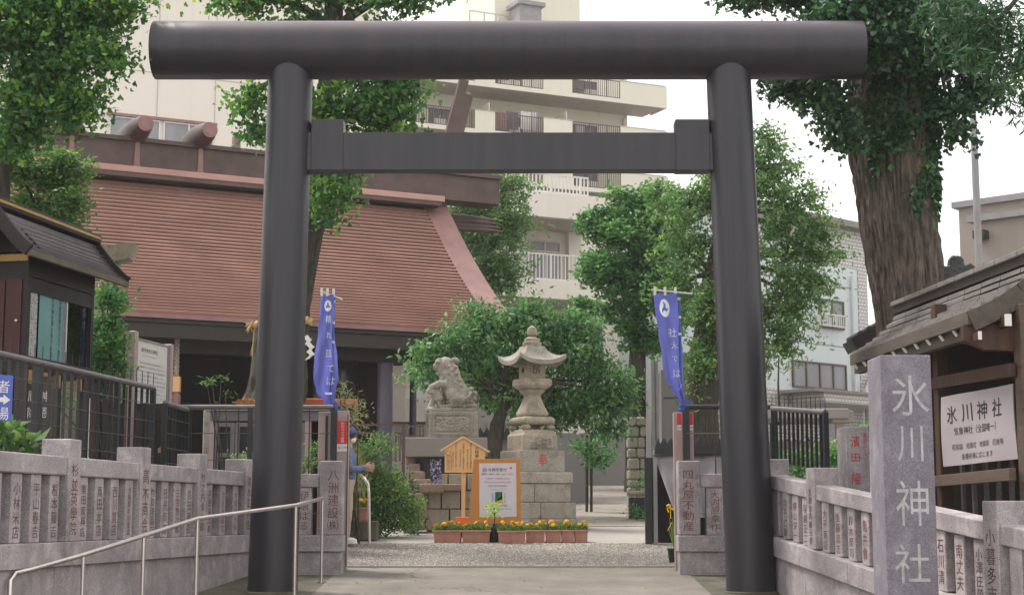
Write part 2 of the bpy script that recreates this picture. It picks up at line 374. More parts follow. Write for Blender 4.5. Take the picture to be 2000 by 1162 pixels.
# ------------------------------------------------------------------ lettering
TXT = {}
def glyph(s):
    if s not in TXT:
        c = bpy.data.curves.new('t', 'FONT'); c.body = s; c.resolution_u = 3; c.offset = GOFF
        o = bpy.data.objects.new('t', c); me = bpy.data.meshes.new_from_object(o)
        v = np.array([q.co[:2] for q in me.vertices]) if len(me.vertices) else np.zeros((0, 2)); f = [tuple(p.vertices) for p in me.polygons]
        bpy.data.objects.remove(o); bpy.data.curves.remove(c); bpy.data.meshes.remove(me); TXT[s] = (v, f)
    return TXT[s]
GOFF = 0.0
def text(mb, s, O, U, V, w, h, vertical=False, mi=0, squeeze=0.9, bold=False):
    """characters of s inside a box w wide, h high, centred on O, axes U (right) and V (up)"""
    O, U, V = Vector(O), Vector(U).normalized(), Vector(V).normalized()
    if vertical:
        n = len(s); cell = h / n
        for i, ch in enumerate(s):
            if ch == ' ': continue
            v, f = glyph(ch)
            if not len(v): continue
            lo, hi = v.min(0), v.max(0); c = (lo + hi) / 2
            sc = min(w / 0.92, cell * squeeze / 0.92); sx = w / 0.92 if w / 0.92 < cell * 1.25 else cell * 1.25
            sy = cell * squeeze / 0.92; 
            if sy > sx * 1.5: sy = sx * 1.5
            oy = h / 2 - cell * (i + 0.5)
            mb.add([O + U * ((q[0] - c[0]) * sx) + V * (oy + (q[1] - c[1]) * sy) for q in v], f, mi)
    else:
        v, f = glyph(s)
        if not len(v): return mb
        lo, hi = v.min(0), v.max(0); c = (lo + hi) / 2; d = hi - lo
        sx = w / max(d[0], 1e-3); sy = h / max(d[1], 1e-3)
        mb.add([O + U * ((q[0] - c[0]) * sx) + V * ((q[1] - c[1]) * sy) for q in v], f, mi)
    return mb
def lettering(name, s, O, U, V, w, h, mat, parent, vertical=False, **k):
    mb = MB(); text(mb, s, O, U, V, w, h, vertical, **k); return mb.build(name, mat, parent, clean=False, kind='stuff' if len(s) > 1 else None)

# ------------------------------------------------------------------ torii
def torii():
    YT = 18.0
    lb, rb = W(532, 1145, YT), W(1468, 1152, YT); zt = Z(98, YT)
    lt, rt = W(569, 120, YT), W(1421, 120, YT)
    t = thing('torii_gate', 'huge dark brown steel torii gate spanning the shrine approach', 'torii gate', ((lb.x+rb.x)/2, YT, 0))
    for (b, tp, lab) in ((lb, lt, None), (rb, rt, None)):
        mb = MB(); p0 = Vector((b.x, YT, -0.1)); p1 = Vector((tp.x, YT, zt + 0.02))
        pts = [p0.lerp(p1, i/8) for i in range(9)]
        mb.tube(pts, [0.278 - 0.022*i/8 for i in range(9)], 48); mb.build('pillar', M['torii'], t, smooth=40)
        c = MB(); c.lathe((b.x, YT, G(YT)), [(0.33, -0.05), (0.32, 0.002), (0.29, 0.010), (0.27, 0.012)], 32); c.build('footing', M['gravelly'], t, smooth=40)
    rk = (Z(43, YT-0.32) - Z(155, YT-0.32)) / 2 * 1.0
    xl, xr = X(291, YT, 98)*0.984, X(1692, YT, 98)*0.986; zc = (Z(43, YT) + Z(155, YT)) / 2
    mb = MB(); mb.tube([(xl + (xr-xl)*i/12, YT, zc) for i in range(13)], rk, 48)
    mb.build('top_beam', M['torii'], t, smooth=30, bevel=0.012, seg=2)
    zn0, zn1 = Z(336, YT), Z(263, YT); xa, xb = X(606, YT, 300), X(1385, YT, 300)
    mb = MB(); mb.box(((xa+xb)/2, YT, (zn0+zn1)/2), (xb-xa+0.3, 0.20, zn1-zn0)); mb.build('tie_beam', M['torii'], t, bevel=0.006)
    for (p0, p1) in ((X(610, YT, 300), X(672, YT, 300)), (X(1318, YT, 300), X(1384, YT, 300))):
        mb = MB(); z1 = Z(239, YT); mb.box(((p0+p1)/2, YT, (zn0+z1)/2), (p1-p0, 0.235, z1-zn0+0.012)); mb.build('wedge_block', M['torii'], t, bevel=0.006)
torii()

# ------------------------------------------------------------------ stone fences with engraved donor names
def fence_run(name, label, x0, k, nsign, posts, zpost, counts, names, pnames, base_ends, offs, gmat='granite', zrail=None, group='donor stone fences'):
    """outer plane x = x0 + k*Y; nsign = +1 when the outer face looks to +x"""
    d = Vector((k, 1, 0)).normalized(); nrm = Vector((d.y, -d.x, 0)) * nsign; ang = -math.atan(k)
    P = lambda Y: Vector((x0 + k*Y, Y, 0))
    t = thing(name, label, 'stone fence', (P(posts[0]).x, posts[0], 0), 0, group)
    oT, oB, oC, oD = offs                                    # below post top: rail top, rail bottom, base top, base bottom
    U = d if nsign > 0 else -d                               # reading direction, left to right as seen from the path
    def pil(nm, Y, wid, th, z0, z1, inset, s, mat, zt=None):
        c = P(Y) - nrm * (th/2 + inset); mb = MB(); mb.box((c.x, c.y, (z0+z1)/2), (th, wid, z1-z0), ang)
        o = mb.build(nm, mat, t, bevel=0.008)
        if s:
            f = P(Y) + nrm * (0.002 - inset); zz1 = (zt if zt else z1) - (0.14 if zt else 0.05); hh = (zz1 - z0) * (0.90 if len(s) > 3 else 0.84)
            lettering('inscription', s, (f.x, f.y, zz1 - hh/2 - 0.02), U, (0, 0, 1), wid*0.62, hh, M['carved_red'] if (len(s) + ord(s[0])) % 3 else M['carved_dark'], o, True)
        return o
    rng = random.Random(len(name) + int(abs(x0)*10))
    for i, Y in enumerate(posts):
        T = zpost(Y); pil('post', Y, 0.26, 0.27, T - oC + 0.001, T, 0.0, pnames[i] if i < len(pnames) else '', M[gmat], T - 0.05)
    q = 0
    for i in range(len(posts) - 1):
        a, b = posts[i] + 0.13*d.y, posts[i+1] - 0.13*d.y; n = counts[i]
        pa, pb = P(a) - nrm*0.125, P(b) - nrm*0.125
        ra, rb_ = zpost(a), zpost(b)
        mb = MB(); mb.bar((pa.x, pa.y, ra - (oT+oB)/2), (pb.x, pb.y, rb_ - (oT+oB)/2), 0.21, oB - oT); mb.build('rail', M[gmat], t, bevel=0.01)
        for j in range(n):
            Y = a + (b - a) * (j + 0.5) / n; T = zpost(Y)
            s = names[q % len(names)] if q < len(names) else ''; q += 1
            pil('pillar', Y, 0.195, 0.14, T - oC + 0.001, T - oB - 0.001, 0.045, s, M[gmat])
    # base course and wall panels, block by block
    y = base_ends[0]
    while y < base_ends[1] - 0.05:
        L = min(1.32 + rng.uniform(-0.1, 0.1), base_ends[1] - y); y2 = y + L
        if base_ends[1] - y2 < 0.4: y2 = base_ends[1]
        a, b = P(y + 0.003) - nrm*0.15, P(y2 - 0.003) - nrm*0.15
        mb = MB(); mb.bar((a.x, a.y, zpost(y) - (oC+oD)/2), (b.x, b.y, zpost(y2) - (oC+oD)/2), 0.36, oD - oC); mb.build('base_stone', M[gmat], t, bevel=0.006)
        y = y2
    y = base_ends[0]
    while y < base_ends[1] - 0.05:
        y2 = min(y + 0.86, base_ends[1]); 
        if base_ends[1] - y2 < 0.3: y2 = base_ends[1]
        a, b = P(y + 0.004) - nrm*0.16, P(y2 - 0.004) - nrm*0.16; zl = min(G(y), G(y2)) - 0.25; zt = min(zpost(y), zpost(y2)) - oD - 0.002
        za_, zb_ = zpost(y) - oD - 0.002, zpost(y2) - oD - 0.002; w_ = nrm*0.15
        mb = MB(); mb.add([Vector((q.x, q.y, z)) + w_*sg for sg in (-1, 1) for q, z in ((a, zl), (b, zl), (b, zb_), (a, za_))], ((0,1,2,3), (7,6,5,4), (0,4,5,1), (1,5,6,2), (2,6,7,3), (3,7,4,0))); mb.build('wall_panel', M[gmat], t, bevel=0.004)
        y = y2
    a, b = P(base_ends[0]) - nrm*0.32, P(base_ends[1]) - nrm*0.32
    mb = MB(); za, zb = zpost(base_ends[0]) - oT - 0.03, zpost(base_ends[1]) - oT - 0.03; zc = min(zpost(base_ends[0]), zpost(base_ends[1])) - oC - 0.4
    w_ = nrm*0.05; mb.add([Vector((q.x, q.y, z)) + w_*sg for sg in (-1, 1) for q, z in ((a, zc), (b, zc), (b, zb - 0.03), (a, za - 0.03))], ((0,1,2,3), (7,6,5,4), (0,4,5,1), (1,5,6,2), (2,6,7,3), (3,7,4,0))); mb.build('backing_wall', M['granite_d'], t)
    return t
LP = [9.3, 11.0, 12.75, 14.5, 16.25, 18.0, 19.7]
fence_run('stone_fence', 'long stone fence on the left leading in to the torii, names carved on its pillars', -6.0, 0.14, 1, LP,
          lambda y: 1.53, [4, 4, 4, 4, 4, 3],
          ['', '', '', '', '渡辺商店', '山本酒店', '中村金物', '根本政三', '宮田家具店', '小林米店', '平山春吉', '根本藤吉',
           '栗田家具店', '真田本店', '西川質店', '大黒屋の宗家店', '竹友洋品店', '日光商店', '三宅惣次郎', '島田商店', '戸田英太郎', '吉永洋品店', '大塚製作所'],
          ['', '', '東京商会', '杉並英學院', '高木商会', '竹之内幸太郎', '清水工務店'], (9.0, 19.86), (0.16, 0.33, 0.92, 1.13))
RPO = [10.4, 12.5, 14.6, 16.7, 18.3]
fence_run('stone_fence', 'long stone fence on the right rising toward the torii behind the tall name stone', 5.55, -0.146, -1, RPO,
          lambda y: 1.336 + 0.09*(y - 16.7), [5, 5, 5, 4],
          ['高野政雄', '高島忠', '今井清', '', '', '小澤庄榮', '南丈夫', '石川清', '', '石田幸三', '嘉樂式雄', '亀井會', '鈴木厚司', '後藤忠志', '大平商店', '塚越正二', '横山栄一', '宗平仁雄'],
          ['小峰清吉', '小暮多吉', '松本清', '友朋会斉藤元泰', '', ''], (9.2, 20.0), (0.168, 0.326, 0.84, 1.05))
def short_fence(label, post_px, post_name, sub, px_far, pillars, side):
    Yf = 19.9
    x0, x1 = X(post_px[0], Yf), X(post_px[1], Yf)
    xe = X(px_far, Yf); lo, hi = min(x0, xe), max(x1, xe)
    t = thing('stone_fence', label, 'stone fence', ((lo+hi)/2, Yf, G(Yf)), 0, 'donor stone fences')
    mb = MB(); mb.box(((x0+x1)/2, Yf+0.14, (1.52+0.60)/2), (x1-x0, 0.28, 0.918)); p = mb.build('post', M['granite_b'], t, bevel=0.012)
    lettering('inscription', post_name, ((x0+x1)/2 + (0.03 if side < 0 else -0.015), Yf - 0.002, 1.03), (1,0,0), (0,0,1), 0.135, 0.76, M['carved_red'], p, True)
    if sub: lettering('inscription', sub, (x1 - 0.035, Yf - 0.002, 1.22), (1,0,0), (0,0,1), 0.045, 0.30, M['carved_dark'], p, True)
    a, b = (lo, x0) if side < 0 else (x1, hi)
    mb = MB(); mb.box(((a+b)/2, Yf+0.15, 1.275), (b-a-0.004, 0.2, 0.165)); mb.build('rail', M['granite_b'], t, bevel=0.008)
    for (pa, pb, nm) in pillars:
        q0, q1 = X(pa, Yf), X(pb, Yf); mb = MB(); mb.box(((q0+q1)/2, Yf+0.15, (0.60+1.19)/2), (q1-q0, 0.15, 0.588)); o = mb.build('pillar', M['granite_b'], t, bevel=0.006)
        lettering('inscription', nm, ((q0+q1)/2, Yf+0.073, 0.90), (1,0,0), (0,0,1), 0.11, 0.50, M['carved_red'], o, True)
    e0, e1 = lo, hi
    mb = MB(); mb.box(((e0+e1)/2, Yf+0.13, 0.498), (e1-e0+0.03, 0.36, 0.20)); mb.build('base_stone', M['granite_b'], t, bevel=0.01)
    n = max(1, round((e1-e0)/0.9))
    for i in range(n):
        u0, u1 = e0 + (e1-e0)*i/n, e0 + (e1-e0)*(i+1)/n
        mb = MB(); mb.box(((u0+u1)/2, Yf+0.14, 0.146), (u1-u0-0.006, 0.30, 0.50)); mb.build('wall_panel', M['granite_b'], t, bevel=0.006)
short_fence('short stone fence facing the street between left torii leg and planted border', (623, 668), '八洲建設㈱', '', 500,
            [(578, 607, '伊塔はる'), (530, 560, '長谷川')], -1)
short_fence('short stone fence facing the street beside the right torii leg', (1326, 1368), '四丸屋不動産', '次中元', 1500,
            [(1381, 1415, '大河原幸作'), (1430, 1460, '加藤')], 1)

paint('carved_white', (0.44, 0.425, 0.44), rough=0.8, var=0.35, scale=14)
# tall name stone in front of the right fence
def monument():
    Y = 12.5; x0, x1 = X(1725, Y, 900), X(1825, Y, 900); zt = Z(693, Y)
    t = thing('name_stone', 'tall violet grey granite name stone with four large white carved characters', 'stone pillar', ((x0+x1)/2, Y+0.22, G(Y)))
    mb = MB(); mb.box(((x0+x1)/2, Y+0.23, (zt+G(Y)-0.1)/2), (x1-x0, 0.46, zt-G(Y)+0.1)); mb.build('shaft', M['granite_m'], t, bevel=0.012, seg=2)
    for ch, py, pw, ph in (('氷', 772, 76, 82), ('川', 866, 52, 72), ('神', 982, 66, 90), ('社', 1100, 70, 78)):
        c = W(1776 + (6 if py > 900 else 2), py, Y - 0.003); k = Y / 3110
        m2 = MB(); text(m2, ch, (c.x, Y - 0.003, c.z), (1,0,0), (0,0,1), pw*k*0.96, ph*k*0.96)
        o = m2.build('carved_character', M['carved_white'], t, clean=False)
monument()

# small stone with red characters behind the right fence
def hamada():
    Y = 17.2; x0, x1 = X(1652, Y, 850), X(1697, Y, 850); zt = Z(833, Y)
    t = thing('name_stone', 'grey stone post with red characters standing behind the right fence', 'stone pillar', ((x0+x1)/2, Y+0.24, G(Y)))
    mb = MB(); mb.box(((x0+x1)/2, Y+0.24, (zt+G(Y))/2), (x1-x0, 0.48, zt-G(Y))); p = mb.build('shaft', M['granite'], t, bevel=0.006)
    c = (x0+x1)/2; w = x1-x0
    for s, py, px, ww, hh in (('濱', 862, 1670, 0.10, 0.125), ('田', 893, 1671, 0.09, 0.09), ('隆', 934, 1673, 0.10, 0.12)):
        q = W(px, py, Y); lettering('inscription', s, (q.x, Y-0.003, q.z), (1,0,0), (0,0,1), ww, hh, M['red_ink'], p)
    q = W(1689, 868, Y); lettering('inscription', '浜田ビル', (q.x, Y-0.003, q.z), (1,0,0), (0,0,1), 0.045, 0.27, M['red_ink'], p, True)
hamada()

# ------------------------------------------------------------------ handrail
def handrail():
    pts = [(20, 1132, 13.2), (30, 1119, 13.3), (60, 1112, 13.45), (163, 1083, 14.0), (281, 1046, 14.7), (386, 1012, 15.5), (578, 986, 16.9), (630, 973, 19.0)]
    Ws = [W(*p) for p in pts]
    t = thing('handrail', 'tubular stainless steel handrail climbing the left side of the approach', 'handrail', (Ws[3].x, Ws[3].y, G(Ws[3].y)))
    foot = Vector((Ws[0].x, Ws[0].y, G(13.2)))
    mb = MB(); mb.tube([foot] + Ws + [Ws[-1] - Vector((0, 0, 0.05))], 0.021, 12); mb.build('rail', M['stainless'], t, smooth=50)
    for i in (3, 4, 5, 6, 7):
        p = Ws[i]; mb = MB(); mb.tube([(p.x, p.y, G(p.y) - 0.02), (p.x, p.y, p.z)], 0.019, 10); mb.lathe((p.x, p.y, G(p.y)), [(0.05, 0.0), (0.05, 0.008), (0.022, 0.012)], 14); mb.build('leg', M['stainless'], t, smooth=50)
handrail()

paint('mesh_wire', (0.05, 0.055, 0.05), rough=0.5)
# ------------------------------------------------------------------ steel fences with flat bars
def steel_run(name, label, p0, p1, z0, z1, spacing, bars='flat', spikes=True, posts=(), group='dark steel garden fences', rail='rail_grey', zs=(0, 0), nmesh=4):
    p0, p1 = Vector((p0[0], p0[1], 0)), Vector((p1[0], p1[1], 0)); d = (p1 - p0); L = d.length; d.normalize(); ang = math.atan2(d.y, d.x); x_left = p0.x < 0
    t = thing(name, label, 'steel fence', (p0.x, p0.y, z0), 0, group)
    ez = lambda u: (zs[0]*(1-u) + zs[1]*u)
    a, b = p0 + Vector((0, 0, z1 + ez(0))), p1 + Vector((0, 0, z1 + ez(1)))
    mb = MB(); mb.tube([a, a.lerp(b, 0.5), b], 0.032, 14); mb.build('top_rail', M[rail], t, smooth=45)
    n = int(L / spacing)
    sp = MB()
    for i in range(n + 1):
        u = i / max(n, 1); q = p0.lerp(p1, u); zz = z1 + ez(u)
        if bars == 'flat': mb = MB(); mb.box((q.x, q.y, (z0 + ez(u) + zz)/2), (0.010, 0.032, zz - z0 - ez(u)), ang); 
        else: mb = MB(); mb.box((q.x, q.y, (z0 + ez(u) + zz)/2), (0.014, 0.014, zz - z0 - ez(u)), ang)
        mb.build('upright', M['black_steel'], t, clean=False)
        if spikes: mb = MB(); mb.tube([(q.x, q.y, zz), (q.x, q.y, zz + 0.17)], [0.006, 0.004], 5); mb.build('spike', M['black_steel'], t, clean=False)
    for j in range(nmesh):
        u = (j + 0.35) / nmesh; mb = MB()
        a, b = p0 + Vector((0, 0, z0 + ez(0) + (z1-z0)*(u*0.92))), p1 + Vector((0, 0, z0 + ez(1) + (z1-z0)*(u*0.92)))
        off = Vector((-d.y, d.x, 0)) * -0.03; mb.tube([a + off, b + off], 0.005, 5); mb.build('wire', M['mesh_wire'] if x_left else M['rail_grey'], t, clean=False)
    for u in posts:
        q = p0.lerp(p1, u); mb = MB(); mb.box((q.x, q.y, (z0 - 0.25 + z1)/2), (0.06, 0.06, z1 - z0 + 0.25), ang); mb.build('post', M['black_steel'], t, bevel=0.004)
    return t
xl = lambda y: -6.72 + 0.132*y
steel_run('steel_fence', 'black flat bar fence with rod spikes above the left stone fence', (xl(9.5), 9.5), (xl(18.75), 18.75), 1.46, 2.335, 0.182, posts=(0.02, 0.35, 0.66, 0.88, 1.0))
steel_run('steel_fence', 'short low return of black bars where the left steel fence turns the corner', (X(322, 18.95, 800), 18.95), (X(366, 20.2, 800), 20.2), 1.40, 2.17, 0.165, spikes=False, posts=(0.0, 1.0))
steel_run('steel_fence', 'thin wire fence with pale top rail crossing behind the left torii leg', (X(328, 20.25, 800), 20.25), (X(651, 20.25, 800), 20.25), 0.75, 2.21, 0.30, bars='thin', spikes=False, posts=(0.0, 0.5, 1.0))
steel_run('steel_fence', 'black flat bar fence with rod spikes behind the right stone fence', (3.55, 18.0), (X(1508, 19.9, 800), 19.9), 1.34, 2.0, 0.155, posts=(0.0, 1.0), zs=(0, 0.17))
steel_run('steel_fence', 'thin wire fence with dark top rail crossing behind the right torii leg', (X(1338, 20.3, 800), 20.3), (X(1512, 20.3, 800), 20.3), 0.75, 2.215, 0.30, bars='thin', spikes=False, rail='black_steel', posts=(0.02, 1.0))
def blue_sign():
    Y = 14.1; a, b = W(-28, 732, Y), W(22, 740, Y); lo = W(20, 824, Y); d = Vector((0.132, 1, 0)).normalized()
    c = W(2, 778, 13.85); h = 0.40; w = 0.62
    t = thing('direction_sign', 'blue sign with white characters and an arrow hanging on the left steel fence', 'sign', (c.x, c.y, c.z))
    d = Vector((0.80, 0.60, 0)); n = Vector((0.6, -0.8, 0)); R = W(23, 778, 13.9); O = Vector((R.x, R.y, R.z)) - d*w
    mb = MB(); mb.prism([(0, -h/2), (w, -h/2), (w, h/2), (0, h/2)], O + n*0.01, d, (0, 0, 1), 0.008); p = mb.build('panel', M['blue_sign'], t, bevel=0.002)
    Uv = lambda u, v: O + d*u + Vector((0, 0, v)) + n*0.0195
    for s, u, v, z in (('者', w-0.085, 0.10, 0.11), ('場', w-0.085, -0.135, 0.11), ('拝', w-0.33, 0.10, 0.11), ('車', w-0.33, -0.135, 0.11)):
        lettering('lettering', s, Uv(u, v), d, (0, 0, 1), z, z, M['white_paint'], p)
    mb = MB(); mb.prism([(0, -0.02), (0.07, -0.02), (0.07, -0.045), (0.13, 0), (0.07, 0.045), (0.07, 0.02), (0, 0.02)], Uv(w-0.15, -0.015), d, (0, 0, 1), 0.001); mb.build('arrow', M['white_paint'], p, clean=False)
blue_sign()
# ------------------------------------------------------------------ materials of the buildings
def plaster(name, c, stain=0.25, joints=True):
    t = NT(name); t.set(0.85)
    a = t.noise(0.35, 5, 0.6); b = t.noise(0.8, 5, 0.65, (2.5, 2.5, 0.12)); d = t.noise(30, 2, 0.6)
    col = t.ramp(a, [(0.3, tuple(x*0.93 for x in c)), (0.7, c)])
    f = t.ramp(b, [(0.5, (0,)*3), (0.8, (stain,)*3)]); col = t.mix(f, col, tuple(x*0.6 for x in c))
    t.color(col); t.bump(d, 0.12, 0.01); return t.mat
M['cream'] = plaster('cream rendered wall', (0.74, 0.685, 0.61))
M['cream_y'] = plaster('yellowish cream wall', (0.72, 0.69, 0.58), 0.2)
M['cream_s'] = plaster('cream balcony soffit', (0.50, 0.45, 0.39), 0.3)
M['pale_blue'] = plaster('pale blue rendered wall', (0.62, 0.68, 0.69), 0.1)
M['beige_wall'] = plaster('beige concrete wall', (0.32, 0.27, 0.235), 0.3)
M['grey_wall'] = plaster('grey block wall', (0.235, 0.22, 0.22), 0.35)
M['concrete_w'] = plaster('weathered concrete', (0.27, 0.245, 0.225), 0.5)
def tiles(name, c, grout, su, sv, w=0.06):
    t = NT(name); t.set(0.5)
    b = t.n('ShaderNodeTexBrick'); b.inputs['Scale'].default_value = 1.0; b.inputs['Brick Width'].default_value = su; b.inputs['Row Height'].default_value = sv
    b.inputs['Mortar Size'].default_value = w*sv; b.inputs['Color1'].default_value = (*c, 1); b.inputs['Color2'].default_value = (*[x*0.9 for x in c], 1); b.inputs['Mortar'].default_value = (*grout, 1)
    mp = t.n('ShaderNodeMapping'); mp.inputs['Rotation'].default_value = (math.pi/2, 0, 0); t.l(t.co.outputs['Object'], mp.inputs['Vector'])
    # world-upright rows: use (x + y, z)
    sx = t.n('ShaderNodeSeparateXYZ'); cx = t.n('ShaderNodeCombineXYZ'); ad = t.n('ShaderNodeMath', operation='ADD'); t.l(t.co.outputs['Object'], sx.inputs[0])
    t.l(sx.outputs[0], ad.inputs[0]); t.l(sx.outputs[1], ad.inputs[1]); t.l(ad.outputs[0], cx.inputs[0]); t.l(sx.outputs[2], cx.inputs[1]); t.l(cx.outputs[0], b.inputs['Vector'])
    t.color(b.outputs['Color']); return t.mat
M['tile_w'] = tiles('small white wall tiles', (0.62, 0.60, 0.57), (0.30, 0.28, 0.27), 0.26, 0.13, 0.16)
def glass(name, c, rough=0.12, cur=None):
    t = NT(name); t.set(rough, 0.0, 0.5)
    n = t.noise(0.9, 3, 0.5, (1, 1, 0.3)); t.color(t.ramp(n, [(0.4, tuple(x*0.7 for x in c)), (0.65, c)])); return t.mat
M['glass_dk'] = glass('dark window glass', (0.05, 0.055, 0.06))
M['glass_gr'] = glass('frosted grey window glass', (0.30, 0.30, 0.32), 0.35)
M['glass_teal'] = glass('teal reflecting glass', (0.05, 0.10, 0.10), 0.05)
paint('brown_metal', (0.10, 0.065, 0.055), rough=0.5, var=0.2)
paint('white_metal', (0.62, 0.60, 0.57), rough=0.45, var=0.05)
paint('curtain', (0.50, 0.49, 0.50), rough=0.9, var=0.1, scale=3, stretch=(12, 12, 0.3))
paint('grey_pole', (0.27, 0.26, 0.265), rough=0.6, var=0.15, scale=3)
paint('copper_roof', (0.43, 0.245, 0.20), rough=0.5, metal=0.0, var=0.16, scale=0.9, stretch=(1, 1, 2))
paint('copper_dark', (0.085, 0.052, 0.045), rough=0.5, metal=0.2, var=0.35, scale=2.2, bump=0.05)
paint('copper_trim', (0.26, 0.135, 0.125), rough=0.5, var=0.25, scale=2.0)
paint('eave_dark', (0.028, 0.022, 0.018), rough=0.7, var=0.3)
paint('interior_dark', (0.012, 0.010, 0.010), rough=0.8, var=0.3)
paint('violet_column', (0.10, 0.085, 0.12), rough=0.35, var=0.2, scale=1)
paint('slat_white', (0.55, 0.52, 0.47), rough=0.6, var=0.08)

class Frame:                                    # local frame on a facade: u along, v up, w outwards
    def __init__(s, O, d):
        s.O = Vector(O); s.d = Vector((d[0], d[1], 0)).normalized(); s.n = Vector((s.d.y, -s.d.x, 0))
        s.ang = math.atan2(s.d.y, s.d.x)
    def p(s, u, v, w=0.0): return Vector((s.O.x, s.O.y, 0)) + s.d*u + s.n*w + Vector((0, 0, v))
    def box(s, mb, u0, u1, v0, v1, w0, w1, mi=0):
        c = s.p((u0+u1)/2, (v0+v1)/2, (w0+w1)/2); return mb.box(c, (abs(u1-u0), abs(w1-w0), abs(v1-v0)), s.ang, mi)
    def at(s, px, py, w=0.0):                   # (u, v) on the facade plane (offset w) where pixel falls
        u_ = 581.0 - py; r = Vector((px-1000.0, F_PX*ct - u_*st, F_PX*st + u_*ct))
        o = s.O + s.n*w; t = ((o - EYE).dot(s.n)) / r.dot(s.n) if True else 0
        o2 = Vector((o.x, o.y, EYE.z)); t = (o2 - EYE).dot(s.n) / Vector((r.x, r.y, 0)).dot(s.n)
        q = EYE + r*t; return ((q - o).dot(s.d), q.z)

def window(fr, t, u0, u1, v0, v1, mat='glass_dk', fm='brown_metal', n=2, w=0.0, rail_v=None, curtain=False, name='window'):
    mb = MB(); k = 0.06
    fr.box(mb, u0, u1, v1-k, v1, w-0.02, w+0.05); fr.box(mb, u0, u1, v0, v0+k, w-0.02, w+0.05)
    fr.box(mb, u0, u0+k, v0+k, v1-k, w-0.02, w+0.05); fr.box(mb, u1-k, u1, v0+k, v1-k, w-0.02, w+0.05)
    for i in range(1, n): x = u0 + (u1-u0)*i/n; fr.box(mb, x-k/2, x+k/2, v0+k, v1-k, w-0.02, w+0.045)
    if rail_v: fr.box(mb, u0+k, u1-k, rail_v-k/2, rail_v+k/2, w-0.02, w+0.04)
    f = mb.build(name, M[fm], t, clean=False)
    for i in range(n):
        a, b = u0 + (u1-u0)*i/n + k/2, u0 + (u1-u0)*(i+1)/n - k/2
        g = MB(); fr.box(g, a, b, v0+k*0.8, v1-k*0.8, w-0.01, w+0.005)
        g.build('pane', M['curtain'] if (curtain and i % 2 == 0) else M[mat], f, clean=False)
    return f
def railing(fr, t, u0, u1, v0, v1, w, mat='brown_metal', sp=0.12, name='railing', th=0.02):
    mb = MB(); fr.box(mb, u0, u1, v1-0.05, v1, w-0.025, w+0.025); fr.box(mb, u0, u1, v0, v0+0.04, w-0.02, w+0.02)
    n = max(1, int((u1-u0)/sp))
    for i in range(n+1):
        x = u0 + 0.02 + (u1-u0-0.04)*i/n; k = th*2 if i % 8 == 0 else th
        fr.box(mb, x-k/2, x+k/2, v0+0.04, v1-0.05, w-k/2, w+k/2)
    return mb.build(name, M[mat], t, clean=False)

# ------------------------------------------------------------------ cream tower far left
def cream_tower():
    fr = Frame((X(300, 62), 62, 0), (2.1, 1)); u0, _ = fr.at(185, 200); u1, _ = fr.at(742, 200)
    t = thing('tower_building', 'blank cream wall of a tall building rising behind the shrine roof, one row of windows', 'building', fr.p(0, 0, 0))
    mb = MB(); fr.box(mb, u0-6, u1, 0, 34, -14, 0)
    mb.build('wall', M['cream'], t)
    for px in (307, 420): # vertical joints
        u, _ = fr.at(px, 200); mb = MB(); fr.box(mb, u-0.02, u+0.02, 12, 33, 0.0, 0.012); mb.build('joint', M['cream_s'], t, clean=False)
    for (a, b) in (((470, 150), (1,)),):
        _, v = fr.at(300, 142); mb = MB(); fr.box(mb, u0-6, u1, v-0.02, v+0.02, 0.0, 0.014); mb.build('joint', M['cream_s'], t, clean=False)
    ua, v1 = fr.at(213, 226); ub, _ = fr.at(313, 238); uc, _ = fr.at(418, 250); _, v0 = fr.at(213, 300)
    v1 = fr.at(213, 226)[1]
    window(fr, t, ua, ub, v0-0.6, v1, 'glass_gr', 'white_metal', 2, 0.02); window(fr, t, ub+0.12, uc, v0-0.6, v1, 'glass_gr', 'white_metal', 2, 0.02)
    mb = MB(); fr.box(mb, ua-0.1, uc+0.1, v1+0.01, v1+0.12, 0.0, 0.14); mb.build('lintel', M['copper_trim'], t, clean=False)
cream_tower()

